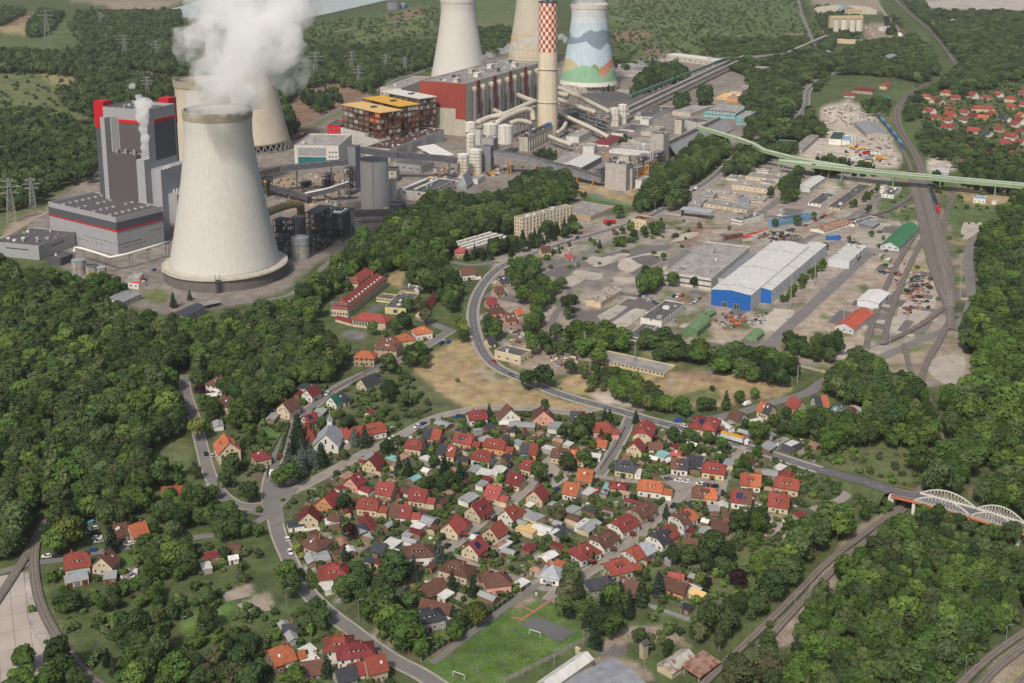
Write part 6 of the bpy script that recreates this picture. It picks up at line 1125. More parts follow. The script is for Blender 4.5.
def lorry(p,rz,cabc,load,name='lorry',L=13.0,desc=None,label=None,cat='lorry',box=True):
 root=empty(name,(p.x,p.y,.12),rz);MB().box((0,0,1.0),(L,2.3,.3)).build('chassis','steel_dark',root);v=MB().box((L/2+.9,0,1.7),(2.0,2.45,2.5));v.box((L/2+.6,0,3.05),(1.3,2.3,.3));v.build('cab',carmat(cabc),root);MB().box((L/2+1.92,0,2.1),(.06,2.1,.9)).build('windscreen','window_glass',root)
 lb=MB().box((-.6,0,2.45 if box else 1.6),(L-1.4,2.5,2.6 if box else .9)).build('trailer_body',load if load in PAL else carmat(load),root)
 for x in (-L/2+1.2,-L/2+2.5,L/2-2.4,L/2+1.0):
  for s in (-1,1):MB().tube([(x,s*1.1-.15,.5),(x,s*1.1+.15,.5)],.5,12).build('wheel','tyre',root)
 (tag(root,label,cat) if label else reg(root,desc,cat));return root
p=put('K',872,392);ns=nearest_seg(p.x,p.y);r=lorry(p,ns[1],'white','panel_white',label='white articulated lorry with yellow tarpaulin on the main road',L=14);MB().box((-.6,0,3.8),(12.8,2.56,.25)).build('tarpaulin','crane_yellow',r)
for t,x,y,c,l,n in (('D',385,583,'white','straw_roof','yellow loaded lorry'),('D',398,600,'red','signal_red','red lorry'),('D',430,605,'white','panel_white','white lorry'),('D',350,620,'white','panel_white','white lorry'),('D',370,632,'red','panel_white','red cab lorry'),('D',410,622,'white','grey_metal','grey lorry'),('D',450,620,'yellow','crane_yellow','yellow lorry'),('D',330,640,'blue','panel_grey','blue cab lorry'),('H',270,268,'blue','sky_blue','light blue lorry'),('b5',560,370,'blue','blue_clad','blue tipper lorry'),('G',385,208,'red','signal_red','red flatbed lorry'),('G',555,575,'white','panel_white','white box lorry')):
 p=put(t,x,y);lorry(p,random.Random(int(x)).uniform(-.4,.4)+(0 if t!='D' else .1),c,l,L=9,desc=n)
def wagon(p,q,col,f,name='rail_wagon',cat='wagon',desc='',h=3.0):
 c=(p+q)/2;d=q-p;L=d.length-.8;root=empty(name,(c.x,c.y,.3),math.atan2(d.y,d.x));mb=MB().box((0,0,2.4),(L,2.8,h-.4));mb.build('body',col,root);MB().box((0,0,1.0),(L,2.2,.35)).build('underframe','steel_dark',root)
 if f:MB().box((0,0,h+1.0),(L*.98,2.4,.5)).build('load',f,root)
 for x in (-L*.38,L*.38):MB().box((x,0,.5),(2.6,2.0,.7)).build('bogie','steel_dark',root)
 reg(root,desc,cat,'railway wagons');return root
def train(pix,n,cols,loads,descs):
 pts=smooth([P(*v) for v in pix]);L=sum((b-a).length for a,b in zip(pts,pts[1:]));rs=resample(pts,L/n-1e-3)
 for i,(a,b) in enumerate(zip(rs,rs[1:])):
  if (b-a).length>4:k=min(i,len(cols)-1);wagon(a,b,cols[k],loads[k],desc=descs[k])
train([(878,117),(888,128),(897,140),(904,150)],9,['train_blue','train_light_blue']*5,[None]*10,['deep blue railway carriage','light blue railway carriage']*5)
train([(929,188),(934,201),(938.5,214)],6,['train_light_blue','train_blue','train_light_blue','train_blue','train_light_blue','signal_red'],['coal']*5+[None],['light blue coal wagon','deep blue coal wagon','light blue coal wagon','deep blue coal wagon','light blue coal wagon','red locomotive'])
def excavator(p,rz,label):
 root=empty('excavator',(p.x,p.y,0),rz);MB().box((0,0,2.0),(3.2,2.5,1.6)).build('upper_body','orange_paint',root);MB().box((1.0,.7,3.0),(1.2,1.0,1.2)).build('cab','window_glass',root)
 for s in (-1,1):MB().box((0,s*1.2,.5),(4.0,.6,1.0)).build('track','steel_dark',root)
 v=MB();v.bar((1.4,0,2.4),(4.2,0,5.6),.5);v.bar((4.2,0,5.6),(6.6,0,3.0),.4);v.build('boom','orange_paint',root);MB().box((6.7,0,2.4),(1.0,1.2,1.1)).build('bucket','steel_dark',root);tag(root,label,'excavator')
excavator(put('G',885,605),.3,'orange excavator with raised boom below the blue hall');excavator(put('G',870,590),2.2,'second orange excavator just behind the other one')
# railings of containers beside the blue hall
for i,(x,y,m,n) in enumerate(((360,575,'signal_red','red'),(395,553,'signal_red','red'),(430,540,'orange_paint','orange'),(465,528,'orange_paint','orange'),(300,555,'steel_red','dark red'),(245,565,'steel_red','dark red'),(910,568,'blue_clad','deep blue'))):
 p=put('b8',x,y);r=empty('shipping_container',(p.x,p.y,0),.55 if i<6 else -.1);MB().box((0,0,1.7),(11,3,3.0)).build('body','panel_white' if i<4 else m,r);MB().box((0,0,3.3),(11.2,3.2,.25)).build('roof',m,r);MB().box((-5.55,0,1.6),(.1,2.6,2.6)).build('door','steel_grey',r);reg(r,n+' roofed site container','container','site containers')
# ---------------- road bridge with arches ----------------
def bridge():
 C_=[P(*px('c3',x,y),7.0) for x,y in ((92,225),(262,262),(662,372),(1010,480),(1500,640))];A=P(820,470,.0);root=empty('road_bridge',(C_[1].x,C_[1].y,0));o=Vector((C_[1].x,C_[1].y,0));pts=[p-o for p in C_];Wd=9.5
 def along(p,q,mb,off,w,dz,h):
  d=(q-p).normalized();u=Vector((d.y,-d.x,0));mb.bar(p+u*off+Vector((0,0,dz)),q+u*off+Vector((0,0,dz)),w,h)
 for p,q in zip(pts,pts[1:]):
  mb=MB();along(p,q,mb,0,Wd,-.3,.5);mb.build('deck','dark_concrete',root);mb=MB();along(p,q,mb,0,6.6,.0,.12);mb.build('carriageway','new_asphalt',root)
  for s in (-1,1):
   mb=MB();along(p,q,mb,s*(Wd/2+.1),.35,-.55,.8);mb.build('girder','orange_paint',root)
   mb=MB();d=(q-p);n=int(d.length/2.5);dd=d.normalized();u=Vector((dd.y,-dd.x,0))*s*(Wd/2+.35);along(p,q,mb,s*(Wd/2+.35),.12,1.1,.12)
   for i in range(n):a=p+d*(i/n)+u;mb.bar(a,a+Vector((0,0,1.1)),.12)
   mb.build('railing','orange_paint' if p is pts[0] else 'galvanised',root)
 for p,q in ((pts[1],pts[2]),(pts[2],pts[3]),(pts[3],pts[4])):
  d=q-p;dd=d.normalized();u=Vector((dd.y,-dd.x,0));n=16
  for s in (-1,1):
   mb=MB();f=lambda t:p+d*t+u*s*(Wd/2-.5)+Vector((0,0,.2+4.5*4*t*(1-t)))
   for i in range(n):mb.bar(f(i/n),f((i+1)/n),.48,.48)
   mb.build('arch_rib','arch_white',root)
   for i in range(1,n):t=i/n;b0=p+d*t+u*s*(Wd/2-.5);v=MB();v.bar(b0,f(t),.2);v.bar(p+d*((i+(1 if i<n/2 else -1))/n)+u*s*(Wd/2-.5),f(t),.16);v.build('hanger','arch_white',root)
   mb=MB();mb.bar(p+u*s*(Wd/2-.5)+Vector((0,0,.3)),q+u*s*(Wd/2-.5)+Vector((0,0,.3)),.6,.8);mb.build('tie_beam','arch_white',root)
 for i,p in enumerate(pts[:4]):d=(pts[min(i+1,4)]-p).normalized();v=MB().box((p.x,p.y,3.0),(1.4 if i else 2.5,Wd*.9,6.0),0,math.atan2(d.y,d.x));v.build('pier' if i else 'abutment','white_paint',root)
 tag(root,'road bridge with orange girders and double white tied arches over the railway','bridge')
 ra=[A,P(846,476.5,2.2),P(870,483,5.2),C_[0]];NROAD[0]+=1;v=strip(ra,8);v.build('bridge_road','new_asphalt').location.z=.12
 struct(bpy.data.objects['bridge_road']);mb=MB();q=resample(ra,3.0)
 for i in range(0,len(q)-1,3):strip([q[i],q[i+1]],.16,z=.135,mb=mb)
 struct(mb.build('road_marking','road_paint'));mb=MB();n=len(ra)
 for i in range(n-1):
  a,b=ra[i],ra[i+1];d=(b-a).normalized();u=Vector((d.y,-d.x,0)).normalized();V=[]
  for p_ in (a,b):V+=[p_+u*5.5,p_-u*5.5,Vector((p_.x,p_.y,-.2))+u*(5.8+p_.z*.75),Vector((p_.x,p_.y,-.2))-u*(5.8+p_.z*.75)]
  mb.add(V,[(0,1,5,4),(0,4,6,2),(1,3,7,5)])
 struct(mb.build('embankment',mat('bank_grass',C2['meadow'],scale=.3,orand=0,var=.4)))
 for p,q in zip(C_,C_[1:]):ROADSEG.append((p.x,p.y,q.x,q.y,7))
 for p,q in zip(ra,ra[1:]):ROADSEG.append((p.x,p.y,q.x,q.y,7))
C2=dict(meadow=(.085,.11,.042));bridge()
# ---------------- pylons, masts, lamps, goals, fences ----------------
def pylon(p,H,rz,label):
 root=empty('electricity_pylon',(p.x,p.y,0),rz);w=H*.085;mb=MB()
 f=lambda z:w*(1-z/H)**.8+.35
 for sx in (-1,1):
  for sy in (-1,1):v=MB();[v.bar((sx*f(z0),sy*f(z0),z0),(sx*f(z1),sy*f(z1),z1),.3) for z0,z1 in ((0,H*.3),(H*.3,H*.6),(H*.6,H))];v.build('leg','galvanised',root)
 n=9
 for k in range(n):
  z0,z1=H*k/n,H*(k+1)/n
  for s in (-1,1):mb.bar((-f(z0),s*f(z0),z0),(f(z1),s*f(z1),z1),.2);mb.bar((s*f(z0),-f(z0),z0),(s*f(z1),f(z1),z1),.2);mb.bar((f(z0),s*f(z0),z0),(-f(z1),s*f(z1),z1),.2)
 mb.build('bracing','galvanised',root)
 for z,l in ((.66,.2),(.8,.27),(.93,.16)):v=MB();v.bar((-H*l,0,H*z),(H*l,0,H*z),.5);v.bar((-H*l,0,H*z),(0,0,H*z+2.5),.2);v.bar((H*l,0,H*z),(0,0,H*z+2.5),.2);v.build('cross_arm','galvanised',root)
 tag(root,label,'pylon')
for i,(x,yb,yt,lb) in enumerate(((47.5,40,9,'largest lattice pylon on the light green field'),(101,27,12,'lattice pylon half sunk in the wood right of the green field'),(125,60,34,'lattice pylon in the wood above the boiler house'),(157,62,40,'faint lattice pylon behind the cooling tower steam'),(316,80,51,'tall lattice pylon above the brown slope'),(352,76,51,'lattice pylon right of the one above the brown slope'),(359,88,65,'slim lattice pylon among trees by the service road'),(386,74,54,'slim pylon behind the wood near the red boiler house'),(405,74,57,'lattice pylon closest left of the plain cooling tower'),(12,222,178,'left leg pylon on the meadow below the far wood'),(33,208,178,'right twin pylon on the meadow below the far wood'),(148,100,76,'pylon right behind the boiler house roof'))):
 g=P(x,yb);pylon(g,height(yt,g),.2,lb)
def pole(p,H,name,desc,arm=True,m='galvanised',r=.1,cat='street lamp',rz=0,label=None):
 root=empty(name,(p.x,p.y,0),rz);MB().lathe([(r*1.3,0),(r*.7,H)],8).build('pole',m,root)
 if arm:MB().bar((0,0,H),(1.6,0,H+.4),.12).build('arm','galvanised',root);MB().box((1.9,0,H+.42),(.7,.25,.14)).build('lamp_head','galvanised',root)
 tag(root,label,cat) if label else reg(root,desc,cat,'lamps and masts')
for k,p in enumerate(resample(smooth([P(*v) for v in main1]),42)[6:]):
 if p.y<1150:ns=nearest_seg(p.x,p.y);s=5.6 if k%2 else -5.6;pole(p+Vector((math.sin(ns[1])*s,-math.cos(ns[1])*s,0)),9,'street_lamp','grey street lamp',rz=ns[1]+math.pi/2*(1 if s>0 else -1))
for t,x,y,H in (('N',405,440,9),('N',665,575,7),('N',123,395,9),('O',668,430,7),('O',970,230,8),('O',525,620,8),('O',52,660,7),('O',172,620,7),('O',285,540,7),('Q',120,400,8),('Q',943,540,9),('Q',785,660,9),('M',712,500,8),('a1',225,350,8),('J',20,380,8)):pole(TP(t,x,y),H,'street_lamp','slender grey lamp post')
for t,x,y,H in (('H',103,540,24),('H',197,450,24),('H',310,605,12),('G',605,290,12),('G',612,395,14),('G',393,440,12),('G',500,490,12),('G',187,360,12),('K',290,50,14),('K',897,150,13),('K',487,90,13),('L',130,165,11),('L',490,30,14),('H',765,490,16),('H',360,330,14),('G',480,640,14)):pole(TP(t,x,y),H,'concrete_mast','tall pale concrete mast',arm=False,r=.3,cat='mast')
for t,x,y,lb,rz in (('c2',155,205,'white goal frame on the edge of the asphalt sports court',-.5),('N',795,665,'white goal frame on the grass near the lower end of the pitch',-.5)):
 p=TP(t,x,y);root=empty('football_goal',(p.x,p.y,0),rz)
 for s in (-2.4,2.4):MB().bar((s,0,0),(s,0,2.2),.18).build('post','white_paint',root);v=MB();v.bar((s,0,2.2),(s,1.4,0),.1);v.build('stay','white_paint',root)
 MB().bar((-2.4,0,2.2),(2.4,0,2.2),.18).build('crossbar','white_paint',root);tag(root,lb,'goal')
def fence(t,pix,h,m,label,th=.15,name='fence'):
 pts=resample([TP(t,*p) for p in pix],3.0);o=Vector((pts[0].x,pts[0].y,0));root=empty(name,o);mb=MB();ps=MB()
 for a,b in zip(pts,pts[1:]):mb.bar(a-o+Vector((0,0,h/2)),b-o+Vector((0,0,h/2)),th,h)
 mb.build('panels',m,root)
 for a in pts:ps.box((a.x-o.x,a.y-o.y,h/2+.08),(.22,.22,h+.16))
 ps.build('posts','fence_concrete',root);tag(root,label,name)
fence('N',[(648,600),(850,465),(1010,350)],1.8,'hedge_fence','dark green fence between the gardens and the footpath by the pitch');fence('c2',[(20,410),(240,300),(400,215),(510,150),(610,80)],1.6,'fence_concrete','grey concrete panel wall along the lower right side of the pitch',name='wall')
fence('N',[(135,95),(230,88),(320,80)],1.4,'white_paint','long white garden wall beside the village road',name='wall');fence('N',[(175,240),(225,310)],1.4,'fence_concrete','grey garden wall at the red hipped house by the village road',name='wall');fence('O',[(540,385),(650,425),(760,462)],1.6,'grey_metal','grey sheet fence along the gravel lot');fence('K',[(350,510),(410,420),(450,340)],1.6,'fence_concrete','pale wall along the lane climbing to the main road',name='wall')
fence('J',[(260,225),(340,180),(440,125),(500,95)],1.5,'fence_concrete','grey wall along the upper side of the village road',name='wall');fence('J',[(130,320),(60,450),(45,540)],1.3,'wood','brown fence along the left side of the village road');fence('a4',[(65,265),(200,258),(320,240)],1.2,'white_paint','low white wall below the house with the cream gable',name='wall') if 0 else None
fence('K',[(300,570),(350,655),(400,640)],1.5,'hedge_fence','green screen fence round a small lawn in the village');fence('L',[(100,95),(240,130),(330,70),(470,10)],1.5,'fence_concrete','concrete wall along the railway side road',name='wall');fence('F',[(450,0),(500,30)],1.5,'steel_green','green fence stub near the works railway') if 0 else None
fence('b7',[(0,490),(120,520),(270,550)],1.6,'steel_green','teal mesh fence below the wide beige block');fence('D',[(445,455),(500,560),(540,640)],1.4,'fence_concrete','low wall between the gravel yard and the blue train',name='wall') if 0 else None
# slip of the pipe arches, scrap and junk: masses nobody would count
def junk(name,polys,n,mats,smin,smax,hmax,label,seed):
 q=random.Random(seed);mb=MB();r=np.random.RandomState(seed)
 for poly in polys:
  W=[tuple(P(*p)[:2]) for p in poly];A=np.array(W);x=r.uniform(A[:,0].min(),A[:,0].max(),n*4);y=r.uniform(A[:,1].min(),A[:,1].max(),n*4);m=pip(x,y,W);x,y=x[m],y[m]
  ok=free0(x,y);x,y=x[ok][:n],y[ok][:n]
  for a,b in zip(x,y):s=q.uniform(smin,smax);hh=q.uniform(.3,hmax);mb.box((a,b,hh/2),(s,s*q.uniform(.3,1),hh),q.randrange(len(mats)),q.uniform(0,3.1))
 o=mb.build(name,mats);o['kind']='stuff';o['label']=label
def free0(x,y):return np.array([not any(abs(a-c[0])<max(c[2],c[3])+2 and abs(b-c[1])<max(c[2],c[3])+2 for c in OCC) and nearest_fast(a,b) for a,b in zip(x,y)],bool)
def nearest_fast(a,b):
 for ax,ay,bx,by,w in ROADSEG:
  if min(ax,bx)-w<a<max(ax,bx)+w and min(ay,by)-w<b<max(ay,by)+w:
   dx,dy=bx-ax,by-ay;t=min(1,max(0,((a-ax)*dx+(b-ay)*dy)/(dx*dx+dy*dy+1e-9)))
   if math.hypot(a-ax-t*dx,b-ay-t*dy)<w:return False
 return True
junk('scrap',[W2('H',[(200,400),(260,380),(300,420),(200,510),(140,530)]),W2('H',[(310,440),(420,360),(470,370),(400,430),(360,470),(270,550),(200,570)]),W2('H',[(330,230),(450,225),(420,300),(340,290)]),W2('H',[(440,400),(540,360),(520,480),(440,500)]),W2('H',[(580,400),(650,420),(650,520),(540,580)]),W2('b8',[(300,560),(600,520),(760,560),(600,600)])],130,['steel_dark','steel_red','rusty_roof','coal','panel_grey'],1,5,1.8,'scattered scrap metal and stacked steel in the yard by the sidings',1)
junk('scrap',[W2('G',[(700,540),(1000,550),(1000,600),(820,640),(650,660)]),W2('K',[(150,60),(280,50),(300,90),(180,110)]),W2('G',[(0,620),(110,640),(150,683),(0,683)])],70,['steel_grey','rusty_roof','steel_dark','panel_white','wood','steel_red','panel_grey'],.8,3,1.4,'building material and old machines lying about the works yards',2)
junk('building_material',[W2('D',[(240,420),(330,410),(420,450),(500,560),(540,640),(420,650),(260,640),(180,600)])],260,['panel_white','steel_grey','rubble_grey','steel_red','wood','panel_grey'],1.5,4,1.6,'vehicles, pallets and material spread over the far gravel yard',3)
junk('yard_equipment',[W2('b3',[(150,190),(700,130),(700,330),(520,420),(300,420)]),W2('b5',[(150,180),(900,160),(800,210),(350,300)]),W2('b6',[(120,200),(440,300),(560,420),(380,560),(120,520)]),W2('b7',[(100,220),(380,250),(460,320),(300,460),(200,460)]),W2('D',[(220,110),(420,90),(440,150),(240,170)])],170,['steel_grey','steel_grey','panel_white','steel_dark','duct_beige','rusty_roof','crane_yellow'],1.2,4,2.5,'pipes, crates and small plant equipment standing around the power station',4)
junk('garden_clutter',[[(300,500),(380,440),(480,415),(600,420),(820,440),(800,520),(730,560),(560,600),(480,590),(400,600),(330,590)]],800,['panel_white','wood','steel_grey','brown_tile','steel_red','wood','panel_grey','panel_grey','dark_concrete'],.5,2.2,1.1,'garden furniture, pallets and junk scattered between the houses',5)
junk('garden_clutter',[W2('M',[(310,30),(400,30),(500,150),(360,170),(320,100)]),W2('M',[(440,240),(530,240),(530,280),(450,290)]),W2('N',[(160,540),(260,560),(250,640),(160,600)]),W2('L',[(160,260),(380,260),(360,310),(200,350)])],60,['panel_white','wood','steel_grey','coal','sky_blue','rusty_roof'],.6,3,1.3,'heaps of junk and building rubble around the outlying houses',6)
# ---------------- trees ----------------
def leafmat(name,c1,c2):
 m=bpy.data.materials.new(name);m.use_nodes=True;t=m.node_tree;N=t.nodes;L=t.links;b=N['Principled BSDF'];b.inputs['Roughness'].default_value=.7;b.inputs['Specular IOR Level'].default_value=.15
 oi=N.new('ShaderNodeObjectInfo');mx=N.new('ShaderNodeMix');mx.data_type='RGBA';mx.inputs['A'].default_value=(*c1,1);mx.inputs['B'].default_value=(*c2,1);L.new(oi.outputs['Random'],mx.inputs['Factor'])
 at=N.new('ShaderNodeAttribute');at.attribute_name='leaf';mr=N.new('ShaderNodeMapRange');mr.inputs['To Min'].default_value=.72;mr.inputs['To Max'].default_value=1.32;L.new(at.outputs['Fac'],mr.inputs[0])
 r2=N.new('ShaderNodeMath');r2.operation='FRACT';q=N.new('ShaderNodeMath');q.operation='MULTIPLY';q.inputs[1].default_value=7.31;L.new(oi.outputs['Random'],q.inputs[0]);L.new(q.outputs[0],r2.inputs[0])
 m2=N.new('ShaderNodeMapRange');m2.inputs['To Min'].default_value=.58;m2.inputs['To Max'].default_value=1.38;L.new(r2.outputs[0],m2.inputs[0]);q2=N.new('ShaderNodeMath');q2.operation='MULTIPLY';L.new(mr.outputs[0],q2.inputs[0]);L.new(m2.outputs[0],q2.inputs[1])
 vm=N.new('ShaderNodeVectorMath');vm.operation='SCALE';L.new(mx.outputs['Result'],vm.inputs[0]);L.new(q2.outputs[0],vm.inputs['Scale']);L.new(vm.outputs[0],b.inputs['Base Color'])
 MATS[name]=m;return m
leafmat('leaf_broad',(0.034,0.066,0.023),(0.070,0.106,0.031));leafmat('leaf_fresh',(0.052,0.101,0.021),(0.088,0.138,0.029));leafmat('leaf_olive',(0.052,0.081,0.031),(0.085,0.110,0.040));leafmat('leaf_conifer',(0.020,0.040,0.022),(0.036,0.056,0.025));leafmat('leaf_blue',(0.060,0.088,0.078),(0.085,0.110,0.095));leafmat('leaf_purple',(.030,.012,.018),(.045,.018,.022));leafmat('leaf_willow',(.12,.15,.030),(.16,.19,.04));leafmat('leaf_rust',(.070,.080,.036),(.088,.088,.042))
def crown_mesh(name,lobes,nq,qs,m,seed):
 r=np.random.RandomState(seed);lobes=np.array(lobes,float)
 vol=lobes[:,3]*lobes[:,4]+lobes[:,3]*lobes[:,5];pick=r.choice(len(lobes),nq,p=vol/vol.sum());lb=lobes[pick]
 d=r.normal(size=(nq,3));d/=np.linalg.norm(d,axis=1)[:,None];d[:,2]=np.where(d[:,2]<-.55,-d[:,2],d[:,2]);rr=r.uniform(.80,1.06,nq)**1.0
 bump=1+.10*np.sin(d[:,0]*9+pick*3)*np.sin(d[:,1]*8+pick);c=lb[:,:3]+d*lb[:,3:6]*(rr*bump)[:,None]
 nrm=d+r.normal(size=(nq,3))*.38;nrm/=np.linalg.norm(nrm,axis=1)[:,None]
 u=np.cross(nrm,r.normal(size=(nq,3)));u/=np.linalg.norm(u,axis=1)[:,None];w=np.cross(nrm,u);s=(qs*r.uniform(.6,1.3,nq))[:,None]
 # every leaf clump is a bent five-pointed spray: irregular quad with a raised middle
 a=[c+(u*x+w*y)*s*r.uniform(.7,1.2,(nq,1)) for x,y in ((-1,-.35),(.35,-1),(1,.35),(-.35,1))];mid=c+nrm*s*.35
 v=np.stack([*a,mid],1).reshape(-1,3);b=np.arange(nq)[:,None]*5;f=np.concatenate([b+np.array(k) for k in ((0,1,4),(1,2,4),(2,3,4),(3,0,4))],0)
 me=bpy.data.meshes.new(name);me.vertices.add(len(v));me.vertices.foreach_set('co',v.ravel().astype(np.float32));me.loops.add(f.size);me.loops.foreach_set('vertex_index',f.ravel().astype(np.int32));me.polygons.add(len(f));me.polygons.foreach_set('loop_start',np.arange(0,f.size,3,dtype=np.int32));me.polygons.foreach_set('loop_total',np.full(len(f),3,np.int32))
 at=me.attributes.new('leaf','FLOAT','POINT');lv=np.repeat(np.clip(r.uniform(0,1,nq)*.6+(lb[:,0]*7.7+lb[:,1]*3.1)%1*.4,0,1),5);at.data.foreach_set('value',lv.astype(np.float32))
 me.materials.append(MATS[m]);me.update();me.validate();return me
def trunk_mesh(h,r,limbs,m='bark',seed=0):
 mb=MB();q=random.Random(seed);x=q.uniform(-.3,.3);mb.lathe([(r*1.4,-.1),(r,.6),(r*.75,h*.5),(r*.3,h)],7)
 for lx,ly,lz in limbs:mb.tube([(0,0,h*.4),(lx*.5,ly*.5,(h*.4+lz)*.52),(lx,ly,lz)],r*.28,5)
 me=bpy.data.meshes.new('trunk');me.from_pydata(mb.v,[],mb.f);me.materials.append(M(m));return me
PROTO={}
def make_protos():
 for kind,leaf in (('broadleaf','leaf_broad'),('fresh','leaf_fresh'),('olive','leaf_olive'),('rust','leaf_rust')):
  for k in range(3):
   q=random.Random(hash_(kind)+k);lobes=[];H=10.
   lobes.append((0,0,6.2,2.9,2.9,3.3))
   for i in range(10):
    a=i*2.4+q.random();d=q.uniform(1.4,2.7);z=q.uniform(3.8,8.2);r=q.uniform(1.2,2.0)*(1.1 if z<7 else .85);lobes.append((d*math.cos(a),d*math.sin(a),z,r,r,r*q.uniform(.85,1.1)))
   lobes.append((q.uniform(-.5,.5),q.uniform(-.5,.5),8.6,1.5,1.5,1.4))
   PROTO[kind,k]=(crown_mesh('crown',lobes,1250,.43,leaf,k+3),trunk_mesh(7,.26,[(l[0],l[1],l[2]) for l in lobes[1:6]],'bark',k))
 for k in range(2):
  q=random.Random(70+k);lobes=[(q.uniform(-.7,.7),q.uniform(-.7,.7),z,r,r,1.5) for z,r in ((3,1.2),(4.2,1.6),(5.5,1.75),(6.8,1.6),(8,1.3),(9.2,.8))]
  PROTO['birch',k]=(crown_mesh('crown',lobes,640,.33,'leaf_olive',k+30),trunk_mesh(9,.16,[(l[0]*1.4,l[1]*1.4,l[2]) for l in lobes[1:5]],'birch_bark',k))
 for kind,leaf,n in (('conifer','leaf_conifer',2),('bluespruce','leaf_blue',1)):
  for k in range(n):
   q=random.Random(k+40);lobes=[]
   for i in range(9):
    z=1.3+i*.98;r=2.35*(1-(z/10.6))+.22
    for j in range(4):a=j*1.57+i*.7;lobes.append((r*.5*math.cos(a),r*.5*math.sin(a),z,r*.62,r*.62,.75))
   PROTO[kind,k]=(crown_mesh('crown',lobes,800,.32,leaf,k+50),trunk_mesh(9.5,.2,[],'bark',k))
 for kind,leaf in (('purple','leaf_purple'),('willow','leaf_willow')):
  q=random.Random(90);lobes=[(0,0,5.6,3.2,3.2,3.6)]+[(2*math.cos(i),2*math.sin(i),4+i*.7,1.6,1.6,1.6) for i in range(6)]
  PROTO[kind,0]=(crown_mesh('crown',lobes,1000,.42,leaf,77),trunk_mesh(6,.25,[(1.5,0,6),(-1,1,6)],'bark',3))
 for k,leaf in enumerate(('leaf_broad','leaf_fresh','leaf_olive')):
  q=random.Random(k);lobes=[(q.uniform(-.6,.6),q.uniform(-.6,.6),.8,.9,.9,.8) for i in range(4)]
  PROTO['bush',k]=(crown_mesh('bush',lobes,130,.30,leaf,k+90),None)
 for k,(kind,leaf) in enumerate((('broadleaf','leaf_broad'),('olive','leaf_olive'),('conifer','leaf_conifer'))):
  q=random.Random(k+5);lobes=[(0,0,5.8,2.9,2.9,3.6)]+[(1.9*math.cos(i*2.1),1.9*math.sin(i*2.1),4.5+i*.8,1.8,1.8,1.7) for i in range(5)]
  if kind=='conifer':lobes=[(0,0,1.6+i*1.5,2.2*(1-i/6.5),2.2*(1-i/6.5),1.3) for i in range(6)]
  PROTO['far_'+kind,0]=(crown_mesh('crown',lobes,340,.68,leaf,k+60),trunk_mesh(6,.22,[]))
def hash_(s):return sum(ord(c)*(i+1) for i,c in enumerate(s))
make_protos()
